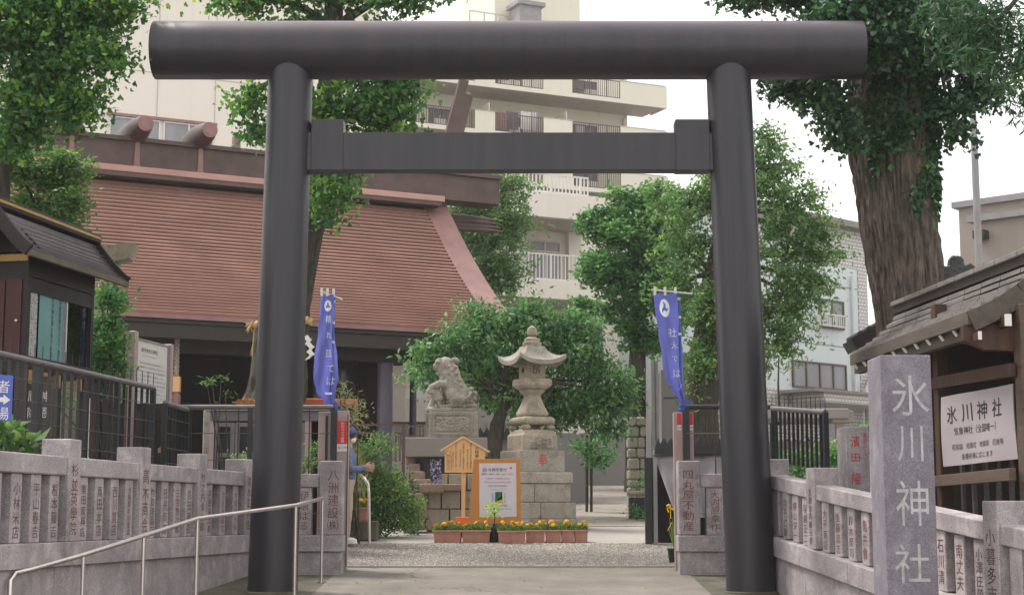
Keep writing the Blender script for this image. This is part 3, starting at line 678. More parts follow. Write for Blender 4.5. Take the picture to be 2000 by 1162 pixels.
# ------------------------------------------------------------------ apartment block with balconies
def apartments():
    Yr = 94; fr = Frame((X(1063, Yr), Yr, 0), (2.2, 1))
    t = thing('apartment_block', 'tall cream apartment block with dark railed balconies seen under the torii beam', 'apartment block', fr.p(0, 0, 0))
    uL, _ = fr.at(640, 230); uR, _ = fr.at(1270, 230); uE, _ = fr.at(1300, 230, 0)
    deep = -3.0                                   # back wall of the balconies
    mb = MB(); fr.box(mb, uL, uR, 0, fr.at(1180, 150)[1] + 1.6, deep-9, deep); mb.build('wall', M['cream_y'], t)
    # parapet bottoms at the reference corner px 1300
    vb = [fr.at(1300, 209)[1] + k for k in (0.0, -2.9, -5.8, -8.7, -11.6)]
    par_h = fr.at(1300, 170)[1] - vb[0]
    gaps = [(808, 928), (967, 1062), (1118, 1212)]
    for i, v in enumerate(vb):
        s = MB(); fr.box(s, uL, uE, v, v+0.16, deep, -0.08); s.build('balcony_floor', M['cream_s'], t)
        edges = [uL] + [x for a, b in gaps for x in (fr.at(a, 230)[0], fr.at(b, 230)[0])] + [uE]
        for k in range(0, len(edges), 2):
            mb = MB(); fr.box(mb, edges[k], edges[k+1], v-0.1, v+par_h, -0.10, 0.0); mb.build('parapet', M['cream_y'], t)
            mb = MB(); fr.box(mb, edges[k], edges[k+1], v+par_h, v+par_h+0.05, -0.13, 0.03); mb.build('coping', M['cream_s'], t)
        for k in range(1, len(edges)-1, 2):
            a, b = edges[k], edges[k+1]
            mb = MB(); fr.box(mb, a+0.001, b-0.001, v-0.1, v+0.17, -0.10, -0.002); mb.build('sill', M['cream_y'], t)
            railing(fr, t, a+0.02, b-0.02, v+0.19, v+par_h, -0.05, 'brown_metal', 0.15, 'railing', 0.03)
            window(fr, t, a+0.4, a+1.7 if k > 1 else a+1.3, v+0.18, v+1.95, 'glass_dk', 'brown_metal', 2, deep+0.02, curtain=True)
            window(fr, t, b-1.8, b-0.1, v+0.18, v+1.95, 'glass_dk', 'brown_metal', 2, deep+0.02, rail_v=v+1.4, curtain=(i+k) % 3 == 0)
            mb = MB(); c = fr.p((a+b)/2, v+0.45, -0.8); mb.box(c, (0.75, 0.3, 0.55), fr.ang); ac = mb.build('outdoor_unit', M['slat_white'], t, bevel=0.02)
            if k > 1:
                mb = MB(); fr.box(mb, a-0.35, a-0.31, v+0.16, v+1.9, deep, -0.12); mb.build('divider', M['cream_y'], t)
            for q in (0.3, 0.55): mb = MB(); p = fr.p(a-0.9-q, v+2.15, deep+0.06); mb.tube([p, p+fr.n*0.12], 0.09, 8); mb.build('vent', M['brown_metal'], t, clean=False)
        # return of the end balcony
        mb = MB(); fr.box(mb, uE, uE+0.12, v-0.1, v+par_h, -2.0, 0.0); mb.build('parapet', M['cream_y'], t)
        mb = MB(); p = fr.p(uR-0.35, v+0.2, deep+0.12); mb.tube([p, p+Vector((0, 0, 2.4)), p+Vector((0, 0, 2.6))+fr.n*0.4], 0.06, 8); mb.build('drainpipe', M['cream_s'], t, smooth=50)
    # laundry
    for px, c, w in ((985, 'copper_trim', 0.9), (1040, 'white_metal', 1.0), (1008, 'violet_column', 0.8), (1052, 'curtain', 0.35)):
        u, v = fr.at(px, 232); g_ = MB(); g_.grid(lambda a, b: fr.p(u + (a-0.5)*w, v - 0.55 + b*1.1, -0.6 + 0.05*math.sin(a*14)), 8, 2); o = g_.build('laundry', M[c], t, clean=False)
    # roof tower with fence
    ua, _ = fr.at(1010, 40); ub, _ = fr.at(1181, 40); v0 = fr.at(1180, 150)[1] + 2
    mb = MB(); fr.box(mb, ua, ub, v0, v0+17, deep-6, deep-0.4); mb.build('stair_tower', M['cream_y'], t)
    a, b = fr.at(917, 22, deep)[0], fr.at(1085, 40, deep)[0]; vt = fr.at(917, 20, deep)[1]; mb = MB()
    for uu in np.linspace(a, b, 7): fr.box(mb, uu-0.05, uu+0.05, vt-2.6, vt, deep-0.05, deep+0.05)
    fr.box(mb, a, b, vt-0.08, vt, deep-0.04, deep+0.04); fr.box(mb, a, b, vt-1.3, vt-1.25, deep-0.04, deep+0.04); mb.build('roof_railing', M['slat_white'], t, clean=False)
    u = fr.at(1023, 25, deep+0.5)[0]; mb = MB(); fr.box(mb, u-0.75, u+0.75, vt-2.4, vt+0.3, deep+0.1, deep+1.5); fr.box(mb, u-0.95, u+0.95, vt+0.3, vt+0.55, deep-0.1, deep+1.7); fr.box(mb, u-0.2, u+0.2, vt+0.55, vt+2.0, deep+0.6, deep+1.0); mb.build('roof_hatch', M['grey_pole'], t, clean=False)
apartments()

# ------------------------------------------------------------------ nearer low building with white railings
def near_block():
    fr = Frame((X(1100, 50), 50, 0), (2.1, 1))
    t = thing('low_apartment_building', 'nearer cream building with white balcony railings between the green trees', 'building', fr.p(0, 0, 0))
    uL = fr.at(600, 500)[0]; uR = fr.at(1200, 500)[0]; deep = -2.2
    vA0, vA1 = fr.at(1100, 427)[1], fr.at(1100, 378)[1]; vB0, vB1 = fr.at(1100, 585)[1], fr.at(1100, 548)[1]
    mb = MB(); fr.box(mb, uL, uR, 0, vA0+0.3, deep-8, deep); mb.build('wall', M['cream'], t)
    mb = MB(); fr.box(mb, uL, uR+5, 0, vA0+1.2, deep-8, deep-2.9); mb.build('wing', M['cream'], t)
    for (v0, v1) in ((vA0, vA1), (vB0, vB1)):
        mb = MB(); fr.box(mb, uL, uR, v0, v1, -0.2, 0.0); mb.build('parapet', M['cream'], t, bevel=0.01)
        mb = MB(); fr.box(mb, uL, uR-0.01, v0-0.02, v0+0.18, deep, -0.202); mb.build('balcony_floor', M['cream_s'], t)
        mb = MB(); fr.box(mb, uR-0.2, uR-0.001, v0+0.001, v1-0.001, deep-4, -0.203); mb.build('parapet', M['cream'], t)
    railing(fr, t, fr.at(960, 365)[0], fr.at(1152, 365)[0], vA1+0.01, vA1+0.62, -0.1, 'white_metal', 0.13, th=0.035)
    railing(fr, t, fr.at(960, 520)[0], fr.at(1185, 520)[0], vB1+0.01, vB1+0.85, -0.1, 'white_metal', 0.13, th=0.035)
    a = fr.at(1031, 500, deep)[0]; b = fr.at(1094, 500, deep)[0]
    window(fr, t, a, b, vB1-0.6, fr.at(1060, 470, deep)[1], 'glass_gr', 'slat_white', 2, deep+0.03, rail_v=fr.at(1060, 492, deep)[1])
    mb = MB(); uu = fr.at(1115, 480, deep)[0]; fr.box(mb, uu-0.2, uu+0.25, vB0, vA0, deep, deep+0.25); mb.build('pier', M['cream'], t)
    mb = MB(); u, v = fr.at(1071, 441, deep); mb.tube([fr.p(u, v, deep), fr.p(u, v, deep+0.2)], 0.13, 10); mb.build('vent_hood', M['grey_pole'], t, smooth=40)
    uu = fr.at(1060, 600, deep)[0]; window(fr, t, uu, uu+2.2, vB0-1.9, vB0-0.5, 'glass_dk', 'brown_metal', 2, deep+0.03)
near_block()

# ------------------------------------------------------------------ pale blue building at the right
def blue_house():
    fr = Frame((X(1600, 56), 56, 0), (1.1, 1))
    t = thing('pale_blue_building', 'pale blue and white tiled three storey building behind the right torii leg', 'building', fr.p(0, 0, 0))
    uL = fr.at(1425, 600)[0]; uR = fr.at(1676, 600)[0]; uT = fr.at(1694, 600)[0]; v1 = fr.at(1690, 456)[1]; vb = fr.at(1600, 765)[1]
    mb = MB(); fr.box(mb, uL, uR, vb, v1, -8, 0.0); mb.build('wall', M['pale_blue'], t)
    mb = MB(); fr.box(mb, uR, uT, 0, v1, -8, 0.03); mb.build('tiled_strip', M['tile_w'], t)
    mb = MB(); fr.box(mb, uT, uT+1.3, 0, fr.at(1700, 628)[1], -8, -0.6); mb.build('tiled_wing', M['tile_w'], t)
    mb = MB(); fr.box(mb, uL, uR-0.001, 0, vb-0.001, -8, 0.02); mb.build('base_wall', M['tile_w'], t)
    mb = MB(); fr.box(mb, uL-0.2, uT+0.5, v1, v1+0.22, -8.4, 0.5); mb.build('roof_slab', M['concrete_w'], t)
    mb = MB(); fr.box(mb, fr.at(1480, 480)[0], uR-0.002, fr.at(1640, 520)[1], v1-0.001, -0.01, 0.025); mb.build('tiled_panel', M['tile_w'], t)
    for py in (560, 677): v = fr.at(1640, py)[1]; mb = MB(); fr.box(mb, uL, uR, v-0.015, v+0.015, 0.0, 0.012); mb.build('joint', M['concrete_w'], t, clean=False)
    window(fr, t, fr.at(1546, 730)[0], fr.at(1651, 730)[0], fr.at(1600, 760)[1], fr.at(1600, 708)[1], 'glass_gr', 'brown_metal', 4, 0.03)
    window(fr, t, fr.at(1600, 610)[0], fr.at(1646, 610)[0], fr.at(1620, 642)[1], fr.at(1620, 586)[1], 'glass_gr', 'brown_metal', 2, 0.03, curtain=True)
    railing(fr, t, fr.at(1598, 625, .3)[0], fr.at(1652, 625, .3)[0], fr.at(1620, 640)[1], fr.at(1620, 616)[1], 0.3, 'white_metal', 0.12, th=0.03)
    u = fr.at(1662, 600)[0]; mb = MB(); mb.tube([fr.p(u, vb, 0.1), fr.p(u, fr.at(1662, 540)[1], 0.1)], 0.06, 8); mb.build('drainpipe', M['pale_blue'], t, smooth=40)
    # tiled canopy over the ground floor
    ua, ub = fr.at(1540, 775)[0], fr.at(1681, 775)[0]; va, vb2 = fr.at(1600, 787, 1.0)[1], fr.at(1600, 768, 1.0)[1]
    mb = MB(); fr.box(mb, ua, ub+0.4, va, vb2, 0.03, 1.5); mb.build('canopy', M['tile_w'], t)
    mb = MB(); fr.box(mb, ua-0.6, ub+0.5, vb2+0.002, vb2+0.1, 0.02, 1.6); mb.build('coping', M['concrete_w'], t)
    mb = MB(); u = fr.at(1694, 800, 0.3)[0]; v = fr.at(1694, 760, 0.3)[1]; mb.tube([fr.p(u, 0, 0.3), fr.p(u, v, 0.3), fr.p(u+0.3, v+0.35, 0.3), fr.p(u+0.8, v+0.4, 0.3)], 0.09, 8); mb.build('drainpipe', M['white_metal'], t, smooth=50)
    u0 = fr.at(1685, 735, 0.1)[0]; railing(fr, t, uT+0.1, uT+1.2, fr.at(1700, 750)[1], fr.at(1700, 722)[1], 0.2, 'black_steel', 0.15, th=0.03)
    mb = MB(); fr.box(mb, uT-0.2, uT+1.3, fr.at(1700, 758)[1], fr.at(1700, 750)[1], -0.5, 0.3); mb.build('balcony_floor', M['concrete_w'], t)
blue_house()

def brown_building():
    fr = Frame((X(1960, 34), 34, 0), (0.25, -1))
    t = thing('beige_building', 'beige concrete building with pale roof edge at the far right', 'building', fr.p(0, 0, 0))
    fr = Frame((X(1926, 40), 40, 0), (1.0, -0.9)); 
    v = fr.at(1926, 432)[1]; u1 = 9
    mb = MB(); fr.box(mb, 0, u1, 0, v, -8, 0); mb.build('wall', M['beige_wall'], t)
    mb = MB(); fr.box(mb, -0.15, u1, v, v+0.16, -8, 0.15); mb.build('roof_edge', M['grey_pole'], t)
    f2 = Frame((X(1895, 46), 46, 0), (1.0, -0.9)); v2 = f2.at(1897, 404)[1]
    mb = MB(); f2.box(mb, 0, 9, 0, v2, -6, 0); mb.build('wall', M['beige_wall'], t)
    mb = MB(); f2.box(mb, -0.15, 9, v2, v2+0.18, -6, 0.15); mb.build('roof_edge', M['grey_pole'], t)
    window(fr, t, 0.08, 0.9, fr.at(1930, 534)[1]-0.6, fr.at(1930, 510)[1], 'glass_dk', 'grey_pole', 1, 0.02)
    mb = MB(); p = fr.p(0.25, fr.at(1930, 460)[1], 0.2); mb.box(p, (0.3, 0.3, 0.22), fr.ang); mb.build('wall_lamp', M['black_steel'], t)
brown_building()
def utility_pole():
    a, b = W(1914, 560, 30), W(1896, 110, 30)
    t = thing('utility_pole', 'slim grey utility pole rising between ginkgo and beige building', 'pole', (a.x, 30, G(30)))
    d = (b - a); lo = a - d * ((a.z - G(30)) / d.z); mb = MB(); mb.tube([lo, a, b, b + d*0.4], [0.085, 0.075, 0.06, 0.05], 14); mb.build('shaft', M['grey_pole'], t, smooth=40)
    for py in (186, 214): p = W(1898.5, py, 30); mb = MB(); mb.box(p, (0.16, 0.16, 0.05)); mb.build('clamp', M['black_steel'], t)
utility_pole()

# ------------------------------------------------------------------ shrine hall
def shrine():
    d = Vector((2, 1, 0)).normalized(); n = Vector((d.y, -d.x, 0))      # n faces the street
    R0 = Vector((-1.8, 41.0, 0)); ANG = math.atan2(d.y, d.x)
    t = thing('shrine_hall', 'shrine worship hall with huge red brown ribbed copper roof and dark open front', 'shrine', (R0.x, R0.y, G(40)))
    zr, ze, run = 8.86, 5.06, 4.4; Lt = 12.6; NS = 38
    P = lambda a, r, z: R0 + d*a + n*r + Vector((0, 0, z))
    def prof(q): return (run*q, zr + (ze-zr)*(q + 0.10*math.sin(math.pi*q)*0.6))        # slightly hollow slope
    a1 = -0.47
    # solid roof body
    mb = MB()
    for i in range(12):
        q0, q1 = i/12, (i+1)/12; r0, z0 = prof(q0); r1, z1 = prof(q1)
        mb.add([P(-Lt, r0, z0), P(a1, r0, z0), P(a1, r1, z1), P(-Lt, r1, z1), P(-Lt, r0, z0-0.2), P(a1, r0, z0-0.2), P(a1, r1, z1-0.2), P(-Lt, r1, z1-0.2)], ((0,1,2,3), (7,6,5,4), (1,5,6,2), (0,3,7,4)))
    mb.build('roof', M['copper_dark'], t)
    mb = MB(); mb.add([P(-Lt, 0, zr), P(a1, 0, zr), P(a1, -run, ze), P(-Lt, -run, ze)], ((0,1,2,3),)); mb.add([P(a1, 0, zr-.02), P(a1, run-.3, ze-.02), P(a1, -run, ze)], ((0,1,2),)); mb.build('rear_roof', M['copper_dark'], t, clean=False)
    for i in range(NS):
        q0, q1 = 0.035 + 0.965*(i+0.36)/NS, 0.035 + 0.965*(i+1)/NS; r0, z0 = prof(q0); r1, z1 = prof(q1); s = (Vector((r1-r0, 0, z1-z0))).normalized(); nx, nz = -s.z, s.x
        hi0, hi1 = 0.045, 0.085
        vs = []
        for aa in (-Lt, a1 - 0.12):
            vs += [P(aa, r0 + nx*hi0, z0 + nz*hi0), P(aa, r1 + nx*hi1, z1 + nz*hi1), P(aa, r1 + nx*0.0, z1 + nz*0.0), P(aa, r0, z0)]
        mb = MB(); mb.add(vs, ((0,1,5,4), (1,2,6,5), (0,3,2,1), (4,5,6,7))); mb.build('roof_course', M['copper_roof'], t, clean=False)
    # verge board along the right edge
    mb = MB()
    for i in range(10):
        q0, q1 = i/10*1.02, (i+1)/10*1.02; r0, z0 = prof(q0); r1, z1 = prof(q1)
        a = a1 - 0.14; b = a + 0.66
        mb.add([P(a, r0, z0+0.10), P(b, r0, z0+0.10), P(b, r1, z1+0.10), P(a, r1, z1+0.10), P(a, r0, z0-0.25), P(b, r0, z0-0.25), P(b, r1, z1-0.25), P(a, r1, z1-0.25)],
               ((0,1,2,3), (7,6,5,4), (1,5,6,2), (0,3,7,4)) + (((2,6,7,3),) if i == 9 else ()))
    mb.build('verge_board', M['copper_trim'], t)
    # eave mouldings
    re, zz = prof(1.0)
    for k, (dr, dz, h, m) in enumerate(((0.03, -0.06, 0.09, 'copper_trim'), (-0.02, -0.16, 0.08, 'eave_dark'), (-0.06, -0.36, 0.30, 'eave_dark'))):
        mb = MB(); p0, p1 = P(-Lt, re+dr, zz+dz), P(a1+0.45, re+dr, zz+dz); mb.bar(p0, p1, 0.16, h); mb.build('eave_board', M[m], t)
    # soffit with rafters
    mb = MB(); mb.add([P(-Lt, re-0.15, zz-0.28), P(-0.15, re-0.15, zz-0.28), P(-0.15, 1.2, zz-0.05), P(-Lt, 1.2, zz-0.05)], ((0,1,2,3),)); mb.build('soffit', M['wood_dark'], t, clean=False)
    # ridge box with flared stiffeners and rails
    zt = 9.66; L0, L1 = -Lt, 1.47
    mb = MB(); mb.bar(P(L0, 0, (8.98+zt)/2), P(L1, 0, (8.98+zt)/2), 0.72, zt-8.98); mb.build('ridge_box', M['copper_dark'], t, bevel=0.01)
    mb = MB(); mb.bar(P(L0, 0, zt+0.04), P(L1+0.04, 0, zt+0.04), 0.92, 0.10); mb.build('ridge_cap', M['copper_dark'], t)
    mb = MB(); p0, p1 = P(L0, 0.42, 8.92), P(-0.25, 0.42, 8.92); mb.bar(p0, p1, 0.5, 0.16); mb.build('ridge_skirt', M['copper_roof'], t, bevel=0.02)
    mb = MB(); mb.bar(P(L0, 0.46, 8.78), P(-0.35, 0.46, 8.78), 0.42, 0.09); mb.build('ridge_moulding', M['copper_dark'], t)
    fr = Frame((R0.x, R0.y, 0), (d.x, d.y)); fr.O += n*0.36
    for px in (152, 280, 404, 640):
        a = fr.at(px-12, 280)[0]
        mb = MB(); mb.prism([(-0.13, 0), (-0.07, 0.1), (-0.05, 0.66), (0.05, 0.66), (0.07, 0.1), (0.13, 0)], P(a, 0.37, 9.0), d, (0, 0, 1), 0.03); mb.build('stiffener', M['copper_trim'], t, clean=False)
        # ridge log: barrel lying across the ridge on a saddle
        pf = P(a, 1.15, 0); c = P(a, 0, W(px, {152: 214, 280: 241, 404: 254}.get(px, 268), pf.y).z); pts = [c + n*w for w in (-1.15, -0.95, -0.5, 0, 0.5, 0.95, 1.15)]
        mb = MB(); mb.tube(pts, [0.17, 0.22, 0.28, 0.30, 0.28, 0.22, 0.19], 20); lg = mb.build('ridge_log', M['copper_dark'], t, smooth=45)
        mb = MB(); mb.tube([pts[-1], pts[-1] + n*0.015], 0.185, 20); mb.tube([pts[-1] + n*0.015, pts[-1] + n*0.03], 0.13, 20); mb.build('end_disc', M['copper_trim'], lg, smooth=40)
        mb = MB(); mb.box(P(a, 0, zt+0.15), (0.34, 1.0, 0.26), ANG); mb.build('saddle', M['copper_dark'], t)
    a = fr.at(465, 285)[0]; mb = MB(); mb.box(P(a, 0.2, zt+0.25), (0.16, 0.2, 0.36), ANG); mb.build('lightning_post', M['copper_trim'], t)
    # crossed finial boards at the right gable
    a = 0.28
    lo = P(a, 0.36, 0); 
    for sgn in (1,):
        f3 = Frame((R0.x, R0.y, 0), (n.x, n.y)) 
        for off in (0.0,):
            p0, p1 = W(858, 372, R0.y+0.1), W(912, 165, R0.y+0.35)
            p0 = Vector((p0.x, p0.y, p0.z)); dirv = (p1-p0)
            U = dirv.normalized()
            for sh in (-0.12, 0.12):
                mb = MB(); s_ = d*sh; mb.bar(p0+s_, p1+s_ + U*(0.12 if sh < 0 else -0.3), 0.13, 0.26, up=(d.x, d.y, 0)); mb.build('finial_board', M['copper_dark'], t, bevel=0.01)
            for q in (0.42, 0.72, 0.9): mb = MB(); c = p0 + dirv*q; mb.bar(c - d*0.16, c + d*0.16, 0.1, 0.14); mb.build('finial_tie', M['copper_trim'], t)
    # four rods jutting from the gable
    for (py0, px1, py1) in ((420, 968, 431), (431, 974, 438), (440, 978, 446), (450, 982, 453)):
        p1 = W(px1, py1, R0.y+1.3); p0 = p1 - d*2.2; p0.z = p1.z; mb = MB(); mb.tube([p0, p0.lerp(p1, .5), p0.lerp(p1, 0.85), p1], [0.085, 0.085, 0.07, 0.02], 12); mb.build('gable_rod', M['copper_dark'], t, smooth=50)
    # dark front: floor, posts, lintel, inner walls with a lit strip
    zf = G(38) + 0.35
    rb = 2.6; AC = Frame(P(0, rb+0.75, 0), (d.x, d.y)).at(752, 760)[0]
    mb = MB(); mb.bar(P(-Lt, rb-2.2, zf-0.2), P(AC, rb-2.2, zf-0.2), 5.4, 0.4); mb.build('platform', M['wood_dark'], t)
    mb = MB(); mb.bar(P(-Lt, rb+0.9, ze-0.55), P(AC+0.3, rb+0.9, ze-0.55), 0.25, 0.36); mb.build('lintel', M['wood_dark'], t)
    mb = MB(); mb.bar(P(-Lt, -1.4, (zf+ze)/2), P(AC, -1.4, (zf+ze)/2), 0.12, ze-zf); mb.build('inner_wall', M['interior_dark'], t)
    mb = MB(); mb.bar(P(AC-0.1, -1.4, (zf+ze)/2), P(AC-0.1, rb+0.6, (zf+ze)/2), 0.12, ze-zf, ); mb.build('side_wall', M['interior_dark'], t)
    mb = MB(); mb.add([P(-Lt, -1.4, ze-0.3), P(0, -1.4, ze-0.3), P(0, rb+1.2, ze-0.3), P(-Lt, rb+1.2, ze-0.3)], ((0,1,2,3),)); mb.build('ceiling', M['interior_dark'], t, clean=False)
    frc = Frame(P(0, rb+0.75, 0), (d.x, d.y))
    for px in (752, 330, 230): 
        a = frc.at(px, 760)[0]; c = P(a, rb+0.75, 0); mb = MB(); mb.tube([(c.x, c.y, zf-0.4), (c.x, c.y, ze-0.5)], 0.185, 24); mb.build('column', M['violet_column'] if px == 752 else M['wood_dark'], t, smooth=40)
    # door lattice panels in the shade
    frd = Frame(P(0, rb-0.3, 0), (d.x, d.y))
    for (a0, a1_) in ((612, 655), (660, 700), (702, 735)):
        u0, u1 = frd.at(a0, 760)[0], frd.at(a1_, 760)[0]; mb = MB(); k = 0.06
        for (x0, x1, y0, y1) in ((u0, u0+k, zf, ze-0.6), (u1-k, u1, zf, ze-0.6), (u0, u1, ze-0.7, ze-0.6), (u0, u1, zf, zf+0.7), (u0, u1, zf+1.4, zf+1.46)): frd.box(mb, x0, x1, y0, y1, -0.03, 0.03)
        mb.build('door_panel', M['wood_dark'], t); g_ = MB(); frd.box(g_, u0+k, u1-k, zf+0.7, ze-0.7, -0.012, 0.0); g_.build('pane', M['glass_dk'], t, clean=False)
    frl = Frame(P(0, -1.25, 0), (d.x, d.y))
    for (x0, x1, y0, y1, m) in ((388, 430, 669, 674, 'gold'), (397, 428, 680, 692, 'wood_brown'), (397, 428, 699, 703, 'wood_brown')):
        u0, v1 = frl.at(x0, y0); u1, v0 = frl.at(x1, y1); mb = MB(); frl.box(mb, u0, u1, v0, v1, 0.02, 0.08); mb.build('altar_shelf', M[m], t)
shrine()

# violet posts and white slatted fence beyond the hall, grey walls of the lane
def backs():
    Y = 44.5
    t = thing('slatted_fence', 'white slatted screen fence beyond the shrine column', 'fence', (X(790, Y), Y, G(Y)))
    x0, x1 = X(764, Y), X(845, Y); z1, z0 = Z(778, Y), Z(868, Y); n = 26
    for i in range(n): 
        x = x0 + (x1-x0)*(i+0.5)/n; mb = MB(); mb.box((x, Y, (z1 + z0)/2), ((x1-x0)/n*0.55, 0.02, z1-z0)); mb.build('slat', M['slat_white'], t, clean=False)
    zb = Z(826, Y); mb = MB(); mb.box(((x0+x1)/2, Y+0.05, (zb+z0-1.0)/2), (x1-x0, 0.04, zb-z0+1.0)); mb.build('backing_sheet', M['slat_white'], t)
    mb = MB(); mb.box(((x0+x1)/2, Y-0.03, zb), (x1-x0, 0.05, 0.07)); mb.build('rail', M['brown_metal'], t)
    Y2 = 47; t = thing('low_house', 'beige rendered house wall glimpsed between shrine column and stone lion', 'house', (X(790, Y2), Y2, G(46)))
    mb = MB(); mb.box((X(830, Y2), Y2+1.5, G(46)+1.9), (4.2, 3, 3.8)); mb.build('wall', M['cream'], t)
    mb = MB(); mb.box((X(772, Y2), Y2-0.02, G(46)+2.1), (0.5, 0.04, 2.3)); mb.build('door', M['cream_s'], t)
    mb = MB(); mb.box((X(830, Y2), Y2+1.2, G(46)+3.9), (4.8, 4, 0.18)); mb.build('roof', M['brown_metal'], t)
    Y = 38.5; c = W(806, 850, Y); t = thing('violet_post', 'slim violet painted steel post beside the shrine hall', 'post', (c.x, Y, G(Y)))
    mb = MB(); mb.tube([(c.x, Y, G(Y)), (c.x, Y, Z(640, Y))], 0.085, 16); mb.build('shaft', M['violet_column'], t, smooth=40)
    # grey boundary wall with dark tiled cap
    Y = 36; x0, x1 = X(930, Y), X(1262, Y); t = thing('boundary_wall', 'grey boundary wall with a jagged dark tile cap behind the stone lantern', 'wall', ((x0+x1)/2, Y, G(Y)))
    zt = Z(857, Y); mb = MB(); mb.box(((x0+X(1150, Y))/2, Y+0.1, (zt+G(Y))/2), (X(1150, Y)-x0, 0.2, zt-G(Y))); mb.build('panel', M['grey_wall'], t)
    Y3 = 47.5; xa, xb = X(1085, Y3), X(1250, Y3); z2 = Z(846, Y3); mb = MB(); mb.box(((xa+xb)/2, Y3, (z2+1.2)/2), (xb-xa, 0.2, z2-1.2)); mb.build('panel', M['grey_wall'], t)
    for i, px in enumerate(range(938, 1010, 13)):
        x = X(px, Y); w = 0.155; mb = MB(); mb.prism([(-w/2, 0), (w/2, 0), (w/2+0.01, 0.10), (0, 0.26), (-w/2-0.01, 0.10)], (x, Y+0.25, zt), (1,0,0), (0,0,1), 0.45); mb.build('cap_tile', M['black_plastic'], t, clean=False)
    Y = 40; t = thing('lattice_window_house', 'blue grey latticed window of a house glimpsed over the tile cap', 'house', (X(960, Y), Y, G(Y)))
    mb = MB(); mb.box((X(975, Y), Y+0.5, (Z(790, Y)+G(Y))/2), (1.2, 1, Z(790, Y)-G(Y))); mb.build('wall', M['slat_white'], t)
    fr = Frame((X(975, Y), Y, 0), (1, 0)); u0, v1 = fr.at(952, 822); u1, v0 = fr.at(1000, 846); window(fr, t, u0, u1, v0, v1, 'glass_gr', 'slat_white', 5, 0.03)
    # lane side walls on the right
    t = thing('lane_wall', 'tall grey wall with a downpipe closing the right side of the lane', 'wall', (2.9, 34, G(34)))
    fr = Frame((X(1245, 45.0), 45.0, 0), (0.10, -1)); 
    Yw = 33.5
    a, b = Vector((X(1244, 44), 44, 0)), Vector((X(1290, 33.5), 33.5, 0)); za, zb = G(44)-0.2, Z(690, 33)
    mb = MB(); mb.bar((a.x+0.15, a.y, (za+zb)/2-0.3), (b.x+0.15, b.y, (za+zb)/2-0.3), 0.2, zb-za); mb.build('side_panel', M['grey_wall'], t)
    x0, x1 = X(1290, 33.5), X(1338, 33.5); z0, z1 = G(33)-0.2, Z(690, 33.5)
    mb = MB(); mb.box(((x0+x1)/2+0.1, 33.6, (z0+z1)/2), (x1-x0, 0.2, z1-z0)); mb.build('front_panel', M['grey_wall'], t)
    vz = Z(776, 33.4); mb = MB(); mb.box(((x0+x1)/2+0.1, 33.49, vz), (x1-x0, 0.014, 0.02)); mb.build('joint', M['black_plastic'], t)
    p = W(1275, 780, 33.0); mb = MB(); mb.tube([(p.x, 33.0, G(33)), (p.x, 33.0, Z(705, 33))], 0.05, 10); mb.build('downpipe', M['grey_pole'], t, smooth=40)
    p = W(1283, 780, 33.0); mb = MB(); mb.tube([(p.x, 33.0, G(33)), (p.x, 33.0, Z(705, 33))], 0.035, 10); mb.build('downpipe', M['grey_pole'], t, smooth=40)
    # rubble pier
    Y = 33; t = thing('rubble_pier', 'rough stone pier with moss on the right side of the lane', 'stone pier', (X(1243, Y), Y, G(Y)))
    rr = random.Random(3); z = G(Y) - 0.1; zt = Z(820, Y)
    while z < zt:
        h = rr.uniform(0.14, 0.24); x = X(1227, Y)
        while x < X(1262, Y) - 0.04:
            w = min(rr.uniform(0.14, 0.26), X(1262, Y) - x); mb = MB(); mb.box((x+w/2, Y+0.15+rr.uniform(-.03, .03), z+h/2), (w*0.95, 0.4, h*0.93), rr.uniform(-.06, .06)); mb.build('stone', M['stone_k'], t, bevel=0.03)
            x += w
        z += h
    Y = 30; x0, x1 = X(1227, Y), X(1270, Y); zt = Z(962, Y); t = thing('stone_basin', 'small pale topped stone ledge at the foot of rubble pier', 'ledge', ((x0+x1)/2, Y, G(Y)))
    mb = MB(); mb.box(((x0+x1)/2, Y+0.15, (zt+G(Y))/2-0.05), (x1-x0-0.05, 0.3, zt-G(Y)-0.06)); mb.build('base', M['black_plastic'], t)
    mb = MB(); mb.box(((x0+x1)/2, Y+0.15, zt), (x1-x0, 0.44, 0.07)); mb.build('top', M['stone'], t, bevel=0.012)
backs()

